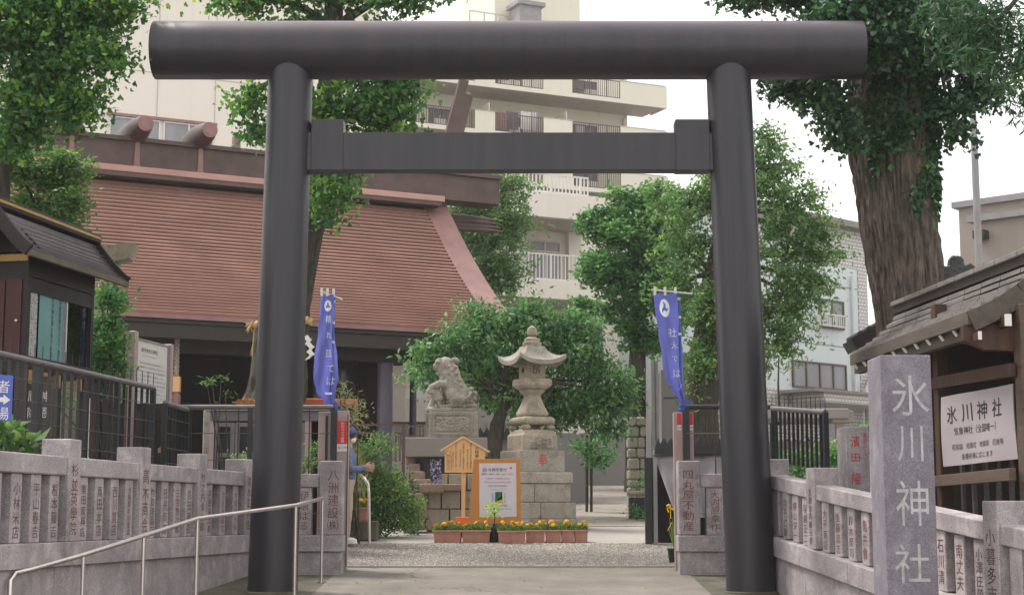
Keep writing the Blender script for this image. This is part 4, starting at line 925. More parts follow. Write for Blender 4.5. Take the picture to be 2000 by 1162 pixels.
# flat concrete shelter behind the right steel fence
def shelter():
    Y = 27; x0, x1 = X(1494, Y), X(1664, Y); z1, z0 = Z(797, Y), Z(817, Y)
    t = thing('concrete_shelter', 'low flat roofed concrete shelter behind the right steel fence', 'shelter', ((x0+x1)/2, Y, G(Y)))
    mb = MB(); mb.box(((x0+x1)/2, Y+0.9, (z0+z1)/2), (x1-x0, 1.8, z1-z0)); mb.build('roof_slab', M['concrete_w'], t, bevel=0.015)
    xa, xb = X(1632, Y), X(1674, Y); mb = MB(); mb.box(((xa+xb)/2, Y+0.3, Z(808, Y)-0.04), (xb-xa, 0.5, 0.2)); mb.build('roof_beam', M['concrete_w'], t, bevel=0.01)
    for px in (1501, 1651): x = X(px, Y); mb = MB(); mb.box((x, Y+0.3, (z0+G(Y))/2), (0.13, 0.13, z0-G(Y)-0.002)); mb.build('post', M['pink_grey'], t)
    for px in (1666,): x = X(px, Y); mb = MB(); mb.box((x, Y+0.9, (z0+G(Y))/2), (0.12, 0.12, z0-G(Y)-0.002)); mb.build('post', M['pink_grey'], t)
    mb = MB(); xa, xb = X(1496, Y+1.7), X(1632, Y+1.7); mb.box(((xa+xb)/2, Y+1.7, (Z(835, Y)+G(Y))/2), (xb-xa, 0.08, Z(870, Y)-G(Y))); mb.build('back_wall', M['concrete_w'], t)
    x = X(1630, Y+1.6); mb = MB(); mb.box((x, Y+1.62, Z(845, Y)), (0.3, 0.04, 0.5)); mb.build('window', M['glass_gr'], t)
shelter()
def scallops(t, x0, x1, Y, z, n, hh, mat='black_plastic'):
    for i in range(n):
        a, b = x0 + (x1-x0)*i/n, x0 + (x1-x0)*(i+1)/n
        mb = MB(); mb.prism([(a, 0), (b, 0), (b, hh*0.35), ((a+b)/2, hh), (a, hh*0.35)], (0, Y, z), (1,0,0), (0,0,1), 0.02); mb.build('edge_tile', M[mat], t, clean=False)
def tile_wall():
    Y = 29; x0, x1 = X(1292, Y), X(1700, Y); zt = Z(872, Y)
    t = thing('tile_capped_fence', 'dark board fence with a zigzag tile cap right of the lane', 'fence', ((x0+x1)/2, Y, G(Y)))
    n = 40
    for i in range(n): x = x0 + (x1-x0)*(i+0.5)/n; mb = MB(); mb.box((x, Y+0.1+0.012*(i % 2), (zt+G(Y)-0.2)/2), ((x1-x0)/n-0.005, 0.05, zt-G(Y)+0.2)); mb.build('board', M['black_plastic'], t, clean=False)
    scallops(t, x0, x1, Y+0.08, zt, 30, 0.16)
tile_wall()
# ------------------------------------------------------------------ organic bodies: ellipsoids and tapered limbs fused into one skin
def fuse(name, mb, mat, parent, voxel=0.012, smooth_it=4, disp=None, loc=None):
    me = bpy.data.meshes.new('tmp'); me.from_pydata(mb.v, [], mb.f)
    o = bpy.data.objects.new('tmp', me); COL.objects.link(o)
    r = o.modifiers.new('r', 'REMESH'); r.mode = 'VOXEL'; r.voxel_size = voxel
    if smooth_it: sm = o.modifiers.new('s', 'SMOOTH'); sm.iterations = smooth_it; sm.factor = 0.5
    if disp:
        for sc_, st_ in disp:
            tx = bpy.data.textures.new('c', 'CLOUDS'); tx.noise_scale = sc_; tx.noise_depth = 2
            d_ = o.modifiers.new('d', 'DISPLACE'); d_.texture = tx; d_.strength = st_; d_.mid_level = 0.5; d_.texture_coords = 'GLOBAL'
    bpy.context.view_layer.update(); dg = bpy.context.evaluated_depsgraph_get()
    m2 = bpy.data.meshes.new_from_object(o.evaluated_get(dg)); bpy.data.objects.remove(o); bpy.data.meshes.remove(me)
    inv = inv_of(parent)
    if inv is not None: m2.transform(inv)
    m2.name = name; m2.materials.clear(); m2.materials.append(mat); m2.polygons.foreach_set('use_smooth', [True]*len(m2.polygons))
    return link(name, m2, parent)
def relief(name, O, U, V, w, h, depth, mat, parent, seed=1, flower=True):
    """carved panel: petals and scrolls raised out of a sunk field"""
    rr = random.Random(seed); O, U, V = Vector(O), Vector(U).normalized(), Vector(V).normalized(); N = U.cross(V)
    fl = [(rr.uniform(0.12, 0.88)*w, rr.uniform(0.2, 0.8)*h, rr.uniform(0.10, 0.2)*h*1.4, rr.uniform(0, 6)) for _ in range(9)]
    if flower: fl[0] = (0.42*w, 0.55*h, 0.34*h, 0.3); fl[1] = (0.82*w, 0.35*h, 0.24*h, 1.0); fl[2] = (0.68*w, 0.68*h, 0.26*h, 2.0)
    def H(x, y):
        z = 0
        for k, (cx, cy, r, ph) in enumerate(fl):
            dx, dy = x-cx, y-cy; q = math.hypot(dx, dy)/r
            if q < 1.25:
                a = math.atan2(dy, dx); rim = 1 + 0.16*math.sin(5*a+ph)
                if q < rim: z = max(z, (0.55 + 0.45*math.cos(q*math.pi*2.6 + 0.8*math.sin(3*a+ph)))*(1 - (q/rim)**4) + 0.2)
        z = max(z, 0.34 + 0.3*math.sin(x*38+3*math.sin(y*30)) * math.cos(y*33 + 2*math.sin(x*21)))
        e = min(x, w-x, y, h-y)/0.02; return z * min(1, max(0, e))
    mb = MB(); mb.grid(lambda u, v: O + U*((u-0.5)*w) + V*((v-0.5)*h) + N*(0.002 + depth*H(u*w, v*h)), 72, 34)
    return mb.build(name, mat, parent, smooth=180, clean=False)
def sq(mb, c, prof, rz, mi=0):   # four sided turned profile: (side, z)
    return mb.lathe(c, [(s/math.sqrt(2), z) for s, z in prof], 4, rz + math.pi/4, mi=mi)

# ------------------------------------------------------------------ stone lantern
def lantern():
    Y = 27.5; cx = X(1040, Y); RZ = math.radians(25); ZZ = lambda py: Z(py, Y)
    g0 = G(Y)
    t = thing('stone_lantern', 'tall weathered stone lantern with upturned roof on stepped base bearing a red character', 'stone lantern', (cx, Y+0.2, g0))
    c = (cx, Y+0.2, 0); M1 = M['stone']
    k_ = lambda wpx: wpx * (Y/3110)
    d = Vector((math.cos(RZ), math.sin(RZ), 0)); n = Vector((math.sin(RZ), -math.cos(RZ), 0)); C0 = Vector((cx, Y+0.2, 0))
    def course(side, za, zb, splits, name='base_block'):
        # a course laid as separate blocks
        prev = -side/2
        for s in list(splits) + [1.0]:
            e = -side/2 + side*s; mb = MB(); cc = C0 + d*((prev+e)/2); mb.box((cc.x, cc.y, (za+zb)/2), (e-prev-0.006, side, zb-za-0.006), RZ); mb.build(name, M['stone_k'], t, bevel=0.014, seg=2); prev = e
    course(1.17, g0-0.05, ZZ(1013), (0.5,)); course(1.13, ZZ(1013), ZZ(981), (0.40,)); course(0.99, ZZ(981), ZZ(944), (0.30,)); 
    mb = MB(); sq(mb, c, [(1.05, ZZ(944)), (1.05, ZZ(926)), (1.03, ZZ(922))], RZ); mb.build('slab', M['stone_k'], t, bevel=0.01)
    mb = MB(); sq(mb, c, [(0.84, ZZ(921.5)), (0.84, ZZ(880))], RZ); b = mb.build('inscribed_block', M['stone_g'], t, bevel=0.008)
    p = C0 + n*(0.42+0.003) + d*0.0; lettering('inscription', '奉', (p.x, p.y, ZZ(898)), d, (0,0,1), 0.185, 0.215, M['red_ink'], b)
    mb = MB(); sq(mb, c, [(0.655, ZZ(879.5)), (0.655, ZZ(850)), (0.60, ZZ(846)), (0.575, ZZ(841)), (0.56, ZZ(839))], RZ); b = mb.build('relief_block', M['stone'], t, bevel=0.006)
    p = C0 + n*0.328; relief('relief_panel', (p.x, p.y, ZZ(864)), d, (0,0,1), 0.48, 0.22, 0.03, M['stone_g'], b, 5, False)
    # lobed table on four scroll feet
    mb = MB(); sq(mb, c, [(0.50, ZZ(829)), (0.59, ZZ(827)), (0.61, ZZ(821)), (0.59, ZZ(816)), (0.50, ZZ(813))], RZ); mb.build('table', M['stone'], t, bevel=0.025, seg=3)
    for sx in (-1, 1):
        for sy in (-1, 1):
            q = C0 + d*(0.235*sx) + n*(0.235*sy); mb = MB(); mb.lathe((q.x, q.y, 0), [(0.05, ZZ(839)), (0.078, ZZ(836.5)), (0.085, ZZ(833)), (0.06, ZZ(829.5)), (0.10, ZZ(826))], 12); mb.build('foot', M['stone'], t, smooth=60)
    q = C0; mb = MB(); sq(mb, c, [(0.16, ZZ(839)), (0.13, ZZ(834)), (0.22, ZZ(828))], RZ); mb.build('centre_stem', M['stone_g'], t)
    mb = MB(); sq(mb, c, [(0.36, ZZ(813)), (0.425, ZZ(811)), (0.43, ZZ(806)), (0.33, ZZ(792)), (0.23, ZZ(775)), (0.225, ZZ(771)), (0.33, ZZ(764)), (0.355, ZZ(760))], RZ)
    b = mb.build('shaft', M['stone'], t, bevel=0.012, seg=2)
    p = C0 + n*0.172; V = Vector((0,0,1)) + n*-0.42
    lettering('inscription', '獻', (p.x, p.y, ZZ(787)), d, V, 0.10, 0.12, M['stone_g'], b); p = C0 + n*0.20; 
    mb = MB(); sq(mb, c, [(0.36, ZZ(759.5)), (0.46, ZZ(756)), (0.52, ZZ(751)), (0.52, ZZ(741)), (0.48, ZZ(738))], RZ); mb.build('platform', M['stone'], t, bevel=0.006)
    mb = MB(); sq(mb, c, [(0.35, ZZ(737.5)), (0.35, ZZ(705))], RZ); b = mb.build('light_box', M['stone'], t, bevel=0.006)
    p = C0 + n*(0.176); mb = MB()
    for i in range(5):
        for j in range(5):
            if (i+j*2) % 7 == 3: continue
            pp = p + d*((i-2)*0.028); mb.box((pp.x, pp.y, ZZ(721)+(j-2)*0.029), (0.018, 0.006, 0.018), RZ)
    mb.build('lattice_opening', M['ink'], b, kind='stuff')
    p = C0 - d*0.176; mb = MB(); mb.tube([p - d*0.0 + Vector((0,0,ZZ(722))), p - d*0.006 + Vector((0,0,ZZ(722)))], 0.045, 14); mb.build('round_opening', M['ink'], b)
    # roof with upturned corners
    side = 0.86; ze, zt = ZZ(704), ZZ(674)
    def rf(u, v, under=0):
        # u around, v from eave to top
        k = int(u*4) % 4; f = u*4 - int(u*4); a = RZ + math.pi/4 + k*math.pi/2
        c0 = Vector((math.cos(a), math.sin(a), 0)); c1 = Vector((math.cos(a+math.pi/2), math.sin(a+math.pi/2), 0)); e = c0.lerp(c1, f)
        cn = abs(f-0.5)*2; r = side/math.sqrt(2); cr = cn**2.6
        prof = (1-v)**1.0*0.62 + 0.38; z = ze + (zt-ze)*(v**1.7) + 0.115*cr*(1-v)**1.6
        return C0 + e*(r*(0.36 + 0.64*(1-v)**1.25)*(1+0.04*cr)) + Vector((0,0,z - under*(0.055*(1-v)+0.02)))
    mb = MB(); N1, N2 = 48, 10; mb.grid(lambda u, v: rf(min(u, 0.99999), v), N1, N2); mb.grid(lambda u, v: rf(min(u, 0.99999), v, 1), N1, N2)
    nb = (N1+1)*(N2+1); mb.f += [(i, nb+i, nb+i+1, i+1) for i in range(N1)]; mb.m += [0]*N1
    mb.f.append(tuple(N2*(N1+1)+i for i in range(N1))); mb.m.append(0)
    mb.build('roof', M['stone_g'], t, smooth=35)
    mb = MB(); sq(mb, c, [(0.34, ze-0.01), (0.40, ze+0.0), (0.40, ze+0.03)], RZ); mb.build('roof_underside', M['stone'], t)
    mb = MB(); mb.lathe(c, [(0.165, ZZ(674)), (0.17, ZZ(667)), (0.135, ZZ(665)), (0.14, ZZ(660)), (0.09, ZZ(657)), (0.05, ZZ(655))], 20); mb.lathe(c, [(0.05, ZZ(655)), (0.085, ZZ(651)), (0.092, ZZ(645)), (0.075, ZZ(638)), (0.03, ZZ(634.5)), (0.005, ZZ(633))], 20); mb.build('finial', M['stone'], t, smooth=35)
lantern()

# ------------------------------------------------------------------ lion statue and its plinth
def lion():
    Y = 27.3; k = Y/3100; cx = X(880, Y); RZ = math.radians(3)
    zb = Z(803, Y)
    t = thing('stone_plinth', 'grey stone plinth with carved peony panel carrying the lion on wide slab', 'plinth', (X(880, Y), Y+0.3, G(Y)))
    x0, x1 = X(836, Y), X(933, Y); mb = MB(); mb.box(((x0+x1)/2, Y+0.36, (zb + Z(854, Y))/2), (x1-x0, 0.72, zb - Z(854, Y))); b = mb.build('block', M['stone_g'], t, bevel=0.01)
    relief('relief_panel', (X(883, Y), Y-0.001, Z(828, Y)), (1,0,0), (0,0,1), 0.60, 0.26, 0.035, M['stone_g'], b, 3)
    mb = MB(); a0, a1 = X(848, Y), X(918, Y); zc0, zc1 = Z(845, Y), Z(810.5, Y)
    for (q0, q1, r0, r1) in ((a0-0.03, a1+0.03, zc0-0.03, zc0), (a0-0.03, a1+0.03, zc1, zc1+0.03), (a0-0.03, a0, zc0, zc1), (a1, a1+0.03, zc0, zc1)): mb.box(((q0+q1)/2, Y-0.006, (r0+r1)/2), (q1-q0, 0.02, r1-r0))
    mb.build('panel_border', M['stone_g'], b)
    x0, x1 = X(829, Y), X(836, Y); mb = MB(); mb.box(((x0+x1)/2-0.001, Y+0.45, (Z(806,Y) + Z(854, Y))/2), (x1-x0, 0.6, Z(806, Y) - Z(854, Y))); mb.build('side_step', M['stone_g'], t)
    x0, x1 = X(788, Y), X(951, Y); za, zc = Z(892, Y), Z(854, Y); mb = MB(); mb.box(((x0+x1)/2, Y+0.42, (za+zc)/2), (x1-x0, 0.95, zc-za-0.002)); mb.build('slab', M['concrete_w'], t, bevel=0.012)
    # dark recess and block wall beneath
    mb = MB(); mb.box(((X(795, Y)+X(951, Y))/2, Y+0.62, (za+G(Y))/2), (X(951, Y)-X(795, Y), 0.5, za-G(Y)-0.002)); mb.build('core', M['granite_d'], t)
    t2 = thing('block_wall', 'low wall of large squared stone blocks below the lion plinth', 'stone wall', (X(890, 26.6), 26.6, G(26.6)))
    Yw = 26.6
    for (a, b, c_, d_) in ((862, 874, 925, 957), (875.5, 911, 925, 957), (912, 960, 925, 957), (836, 861, 958, 993), (862, 899, 958, 993), (900, 960, 958, 993), (832, 877, 994, 1037), (878.5, 925, 994, 1037), (926, 962, 994, 1037)):
        xa, xb = X(a, Yw), X(b, Yw); z0, z1 = Z(d_, Yw), Z(c_, Yw); mb = MB(); mb.box(((xa+xb)/2, Yw+0.25, (z0+z1)/2), (xb-xa-0.008, 0.5, z1-z0-0.008)); mb.build('block', M['stone_k'], t2, bevel=0.016, seg=2)
    # flagstone steps and rubble at the left
    t3 = thing('stone_steps', 'rough brown flagstone steps curving down beside dark recess', 'steps', (X(820, 26.4), 26.4, G(26.4)))
    for (a, b, c_, d_, yy) in ((818, 865, 944, 962, 26.35), (864, 906, 945, 958, 26.4), (806, 840, 935, 950, 26.7), (800, 828, 920, 938, 27.0), (796, 818, 905, 924, 27.3), (790, 810, 893, 908, 27.6)):
        xa, xb = X(a, yy), X(b, yy); z0, z1 = Z(d_, yy), Z(c_, yy); mb = MB(); mb.box(((xa+xb)/2, yy+0.3, (z0+z1)/2), (xb-xa, 0.6, z1-z0), 0.04); mb.build('step_stone', M['flag'], t3, bevel=0.03, seg=2)
    rr = random.Random(5)
    rows = [(962, 978, 786, 826), (978, 996, 786, 834), (996, 1014, 786, 838), (1014, 1036, 786, 842)]
    for (ya, yb, xa, xb) in rows:
        x = xa
        while x < xb - 3:
            w = min(rr.uniform(12, 26), xb - x); p0, p1 = X(x, 26.3), X(x+w, 26.3); z0, z1 = Z(yb, 26.3), Z(ya, 26.3)
            mb = MB(); mb.box(((p0+p1)/2, 26.5+rr.uniform(-.04, .04), (z0+z1)/2), (p1-p0-0.012, 0.4, z1-z0-0.012), rr.uniform(-.1, .1)); mb.build('rubble_stone', M['flag'], t3, bevel=0.03, seg=2); x += w
    # the lion, seen in profile facing left, a paw on its cub
    L = thing('stone_lion', 'weathered stone guardian lion sitting on its carved plinth with a cub under its paw', 'lion statue', (cx, Y+0.35, zb), RZ)
    yc = Y + 0.36
    Q = lambda px, py, dy=0.0: Vector((X(px, Y+0.3), yc + dy, Z(py, Y+0.3)))
    mb = MB(); S_ = k
    def E_(px, py, rx, rz_, ry=None, dy=0.0, tilt=0.0): mb.ball(Q(px, py, dy), (rx*S_, (ry if ry else rx)*S_, rz_*S_), 16, 12, Matrix.Rotation(-math.radians(tilt), 3, 'Y'))
    mb.box(Q(880, 801), (0.86, 0.50, 0.05))
    E_(868, 711, 17, 15, 15); E_(856, 707, 9, 8, 14); E_(853, 716, 9, 6, 9); E_(847, 713, 4, 3.6, 6); E_(858, 729, 9, 5, 9); E_(862, 722, 10, 8, 11)
    E_(857, 702, 6, 3.2, 5, -0.06); E_(857, 702, 6, 3.2, 5, 0.06); E_(888, 703, 8.5, 4.5, 3.5, -0.11, -8); E_(888, 703, 8.5, 4.5, 3.5, 0.11, -8)
    E_(872, 735, 17, 20, 15); E_(882, 728, 15, 24, 15, 0, 25); E_(876, 752, 19, 26, 18); E_(890, 752, 17, 27, 17, 0, 22); E_(899, 768, 18, 24, 18, 0, 20)
    E_(906, 782, 21, 15, 17); E_(892, 780, 20, 16, 21, -0.05); E_(918, 770, 9, 15, 8, 0, 15); E_(924, 772, 6, 10, 7); E_(915, 792, 16, 8, 15); E_(885, 794, 34, 5.5, 20)
    E_(881, 771, 12, 14, 9, -0.13)
    def limb(pts, rs, dy=0.0): mb.tube([Q(a, b, dy) for a, b in pts], [r*S_ for r in rs], 14)
    limb([(872, 750), (857, 750), (842, 757), (836, 768)], [9, 7.5, 7, 6.5], -0.13); E_(841, 766, 8, 5, 7, -0.13)
    limb([(868, 752), (864, 770), (863, 792)], [9, 7, 6.5], 0.05); limb([(848, 775), (842, 788), (838, 797)], [7, 6, 6], -0.02); E_(843, 797, 10, 4.5, 8, -0.03); E_(866, 796, 9, 4.5, 8, 0.04)
    E_(851, 770, 13, 11, 12, -0.06); E_(846, 766, 7, 6, 7, -0.12); E_(856, 778, 9, 7, 9, -0.1)
    # mane and tail curls, muzzle, eyes
    for (px, py, r) in ((876, 716, 4.2), (881, 722, 4.4), (876, 728, 4.4), (883, 735, 4.6), (877, 741, 4.4), (886, 747, 4.4), (890, 730, 4), (896, 742, 4), (890, 717, 3.6), (862, 740, 3.6), (861, 749, 3.6), (868, 745, 3.6), (900, 754, 3.8), (921, 760, 4.5), (927, 768, 4.6), (926, 778, 4.6), (917, 768, 4.4), (920, 784, 4.4), (908, 772, 4)):
        for sgn in (-1, 1):
            dy = sgn * (0.125 if py < 760 else 0.12); mb.ball(Q(px, py, dy), (r*S_, 0.03, r*S_), 10, 7); 
            q = Q(px, py, dy + sgn*0.018); mb.ball(q, (r*S_*0.5, 0.022, r*S_*0.5), 8, 6)
    for i in range(7):
        a = (868 + i*6, 798 - i*0.6); b = (884 + i*5.5, 789 - i*2.5); c_ = (904 + i*3, 783 - i*3)
        mb.tube([Q(a[0]-8, a[1], -0.17), Q(*b, -0.18), Q(*c_, -0.15)], 0.014, 8)
    for i in range(6): mb.tube([Q(874 + i*4, 716 + i*6, -0.115), Q(880+i*5, 732 + i*8, -0.14), Q(886+i*5, 748 + i*7, -0.13)], 0.012, 8)
    for dy in (-0.085, 0.085): mb.ball(Q(857, 708, dy), (0.026, 0.02, 0.022), 10, 8)
    fuse('body', mb, M['stone_g'], L, 0.0085, 2, [(0.05, 0.012), (0.02, 0.006)])
lion()

# ------------------------------------------------------------------ wooden notice, poster board, printed banner
def wooden_notice():
    Y = 26.0; sX = lambda p: X(p, Y); sZ = lambda p: Z(p, Y)
    t = thing('wooden_notice', 'pale wooden notice with a peaked top on a single post', 'notice board', (sX(904), Y, G(Y)))
    ap, e0, e1 = (sX(904), sZ(855)), (sX(868), sZ(879)), (sX(947), sZ(882)); bot = sZ(922.5)
    mb = MB(); mb.prism([(e0[0], bot), (e1[0], bot), e1, ap, e0], (0, Y, 0), (1,0,0), (0,0,1), -0.04); b = mb.build('board', M['wood_new'], t)
    for (p, q) in ((ap, (sX(860), sZ(881))), (ap, (sX(956), sZ(883)))):
        mb = MB(); mb.bar((p[0], Y+0.015, p[1]+0.012), (q[0], Y+0.015, q[1]+0.004), 0.085, 0.028, up=(0, 0, 1)); mb.build('roof_strip', M['wood_new'], t, bevel=0.003)
    mb = MB(); mb.box((sX(904.5), Y+0.06, (bot+G(Y)+0.15)/2+0.15), (0.06, 0.04, bot-G(Y)+0.15)); mb.build('post', M['wood_new'], t, bevel=0.004)
    F = Y - 0.002
    def col(s, px, ya, yb, w): lettering('lettering', s, (sX(px), F, (sZ(ya)+sZ(yb))/2), (1,0,0), (0,0,1), w, sZ(ya)-sZ(yb), M['ink'], b, True)
    col('大祓茅の輪', 931, 871, 910, 0.07)
    col('夏越しの大祓は半年の罪穢を祓い', 919, 865, 917, 0.032); col('神代より伝わる神事です', 912.5, 877, 917, 0.028)
    col('茅の輪を三度くぐり無病息災を祈る', 905, 865, 917, 0.032); col('六月三十日まで', 898.5, 878, 914, 0.028)
    col('左右左と八の字に廻り給へと唱え', 890, 865, 914, 0.030); col('心静かにお参り下さい', 884.5, 881, 914, 0.026)
    for i, px in enumerate((881, 878, 875.5, 873)): col('水無月の夏越の祓する人は', px+0.2, 889 - i % 2*2, 918, 0.015)
    cm = MB(); 
    for i in range(28):
        a0, a1 = 2*math.pi*i/28, 2*math.pi*(i+1)/28; c = (sX(874.5), sZ(884.5)); r0, r1 = 0.036, 0.042
        if i % 14 == 5: continue
        cm.add([(c[0]+r*math.cos(a), F, c[1]+r*math.sin(a)) for a in (a0, a1) for r in (r0, r1)], ((0,1,3,2),))
    cm.build('ring_drawing', M['ink'], b, clean=False)
    t = thing('orange_box', 'small orange box behind the marigold planters', 'box', (sX(907), 25.4, G(25.4)))
    Yb = 25.4; z1 = Z(1009, Yb); mb = MB(); mb.box((X(906, Yb), Yb+0.15, (z1+G(Yb))/2), (0.27, 0.28, z1-G(Yb))); mb.build('body', M['orange_box'], t, bevel=0.006)
wooden_notice()
def tomoe(mb, fn, R, rot=0.0):
    for k in range(3):
        a0 = rot + k*2*math.pi/3; n = 14; outer, inner = [], []
        for i in range(n+1):
            f = i/n; a = a0 + f*2.1; ro = R*(0.97); wd = R*0.62*(1-f)**0.8 + 0.005*R
            outer.append(fn(ro*math.cos(a), ro*math.sin(a))); inner.append(fn((ro-wd)*math.cos(a), (ro-wd)*math.sin(a)))
        vs = outer + inner; mb.add(vs, [(i, i+1, n+2+i, n+1+i) for i in range(n)])
        hc = (R*0.60*math.cos(a0-0.12), R*0.60*math.sin(a0-0.12)); r = R*0.36; mb.add([fn(hc[0]+r*math.cos(q*2*math.pi/14), hc[1]+r*math.sin(q*2*math.pi/14)) for q in range(14)], (tuple(range(14)),))
def poster_board():
    Y = 24.9; sX = lambda p: X(p, Y); sZ = lambda p: Z(p, Y)
    t = thing('poster_board', 'orange brown framed board with white shrine office poster behind the planters', 'notice board', (sX(970), Y, G(Y)))
    M['board_tan'] = simple('orange brown board', (0.50, 0.205, 0.045), rough=0.6, var=0.08)
    mb = MB(); mb.prism([(sX(914.5), sZ(1022)), (sX(1018), sZ(1022)), (sX(1016), sZ(895.5)), (sX(925), sZ(896))], (0, Y, 0), (1,0,0), (0,0,1), -0.035)
    b = mb.build('board', M['board_tan'], t, bevel=0.002)
    for px in (930, 1002): mb = MB(); mb.box((sX(px), Y+0.06, (sZ(1020)+G(Y))/2 + 0.3), (0.05, 0.05, sZ(1020)-G(Y)+0.6)); mb.build('leg', M['wood_brown'], t)
    F = Y - 0.003; mb = MB(); mb.prism([(sX(936.5), sZ(1009)), (sX(1009), sZ(1008.5)), (sX(1008), sZ(904)), (sX(935.5), sZ(904.5))], (0, F, 0), (1,0,0), (0,0,1), -0.002); p = mb.build('poster', M['paper'], t)
    F -= 0.002
    def ln(s, cx, py, wpx, hpx, m): k = Y/3110; lettering('lettering', s, (sX(cx), F, sZ(py)), (1,0,0), (0,0,1), wpx*k, hpx*k, M[m], p)
    ln('社務所受付', 971.5, 917, 36, 7.0, 'ink'); ln('（御朱印・御守り・神札・おみくじなど）', 971, 925.5, 62, 4.2, 'ink')
    ln('午前9時〜午後5時(土日祝)', 972, 934.5, 46, 4.0, 'red_ink'); ln('Office hour is am9:00~pm5:00', 972, 941.5, 52, 4.2, 'red_ink')
    ln('令和六年7月の御朱印', 972, 948.5, 38, 3.6, 'ink'); ln('Goshuin, Jul 2024', 972, 955.5, 30, 3.2, 'grey_pole')
    ln('書置きのお札でのお渡し', 970.5, 986.8, 44, 4.2, 'ink'); ln('Goshuin will be written in advance', 971, 993, 54, 3.2, 'grey_pole')
    c = (sX(946.5), sZ(917.5)); R = 0.034; mb = MB(); mb.add([(c[0]+R*math.cos(a*2*math.pi/24), F, c[1]+R*math.sin(a*2*math.pi/24)) for a in range(24)], (tuple(range(24)),)); o = mb.build('emblem', M['red_ink'], p, clean=False)
    mb = MB(); tomoe(mb, lambda x, y: (c[0]+x, F-0.001, c[1]+y), R*0.72); mb.build('emblem_mark', M['paper'], p, clean=False)
    c2 = (sX(998), sZ(913.5)); mb = MB(); mb.add([(c2[0]+0.016*math.cos(a*2*math.pi/16), F, c2[1]+0.016*math.sin(a*2*math.pi/16)) for a in range(16)], (tuple(range(16)),)); mb.build('emblem', M['red_ink'], p, clean=False)
    # picture of bamboo and gold paper
    M['pic_green'] = simple('print green', (0.05, 0.22, 0.09), var=0.3, scale=30); M['pic_gold'] = simple('print ochre', (0.55, 0.33, 0.08), var=0.3, scale=30); M['pic_blue'] = simple('print blue', (0.08, 0.12, 0.42))
    k = Y/3110
    def q(a, b, c_, d_, m): mb = MB(); mb.add([(sX(x), F, sZ(y)) for x, y in (a, b, c_, d_)], ((0,1,2,3),)); mb.build('printed_picture', M[m], p, clean=False)
    q((967, 960), (981, 960), (981, 974), (966, 980), 'pic_green'); q((981.2, 967), (982, 983.5), (966, 983.5), (966, 980.5), 'pic_gold')
    for i, px in enumerate((969, 972.5, 976, 979)): q((px, 960.5), (px+1.2, 960.5), (px+1.0, 975), (px-.2, 976), 'pic_gold' if i % 2 else 'paper'); 
    lettering('lettering', '気象神社', (sX(962), F-0.001, sZ(971)), (1,0,0), (0,0,1), 0.03, 0.14, M['pic_blue'], p, True); lettering('lettering', '令和六年', (sX(986), F-0.001, sZ(972)), (1,0,0), (0,0,1), 0.022, 0.16, M['ink'], p, True)
poster_board()
def printed_sheet():
    Y = 26.9; M['print'] = None
    t_ = NT('lilac sheet with black brush print'); t_.set(0.8); nz = t_.noise(14, 4, 0.6, (1, 1, 1), 1.5)
    t_.color(t_.ramp(nz, [(0.46, (0.42, 0.38, 0.62)), (0.49, (0.02, 0.02, 0.03)), (0.60, (0.02, 0.02, 0.03)), (0.63, (0.60, 0.57, 0.75))])); M['print'] = t_.mat
    t = thing('printed_sheet', 'lilac and black printed cloth sheet hung in the dark recess', 'banner', (X(850, Y), Y, Z(950, Y)))
    mb = MB(); mb.grid(lambda u, v: Vector((X(839 + 23*u, Y), Y + 0.015*math.sin(u*9) , Z(950 - 52*v - 2*math.sin(u*8), Y))), 12, 6); mb.build('cloth', M['print'], t, smooth=180, clean=False)
    mb = MB(); mb.tube([(X(838.5, Y), Y, Z(897, Y)), (X(838.5, Y), Y, Z(952, Y))], 0.012, 8); mb.build('rod', M['black_steel'], t)
printed_sheet()

# ------------------------------------------------------------------ marigold planters
M['leafy'] = tinted('marigold foliage', [(0.0, (0.035, 0.09, 0.02)), (0.6, (0.10, 0.21, 0.05)), (1.0, (0.22, 0.36, 0.08))], trans=0.25)
paint('marigold', (0.85, 0.52, 0.02), rough=0.7, var=0.2, scale=30)
def sprigs(n, pos, size, droop=0.0, up=0.6, fold=0.3, aspect=0.45, spread=None):
    """n leaf blades at pos (n,3): rhombs with random frames"""
    a = NR.uniform(0, 2*math.pi, n); el = NR.normal(up, 0.45, n)
    d = np.stack([np.cos(a)*np.cos(el), np.sin(a)*np.cos(el), np.sin(el) - droop], 1); d /= np.linalg.norm(d, axis=1)[:, None]
    r = NR.normal(0, 1, (n, 3)); s = np.cross(d, r); s /= np.linalg.norm(s, axis=1)[:, None] + 1e-9; nn = np.cross(s, d)
    L = (size * NR.uniform(0.55, 1.4, n))[:, None]; Wd = L*aspect
    V = np.stack([pos, pos + d*L*0.5 + s*Wd*0.5 + nn*Wd*fold, pos + d*L, pos + d*L*0.5 - s*Wd*0.5 + nn*Wd*fold], 1)
    i = np.arange(n)[:, None]*4; F = np.concatenate([i + [[0,1,2]], i + [[0,2,3]]]); return V.reshape(-1, 3), F
FLW = None
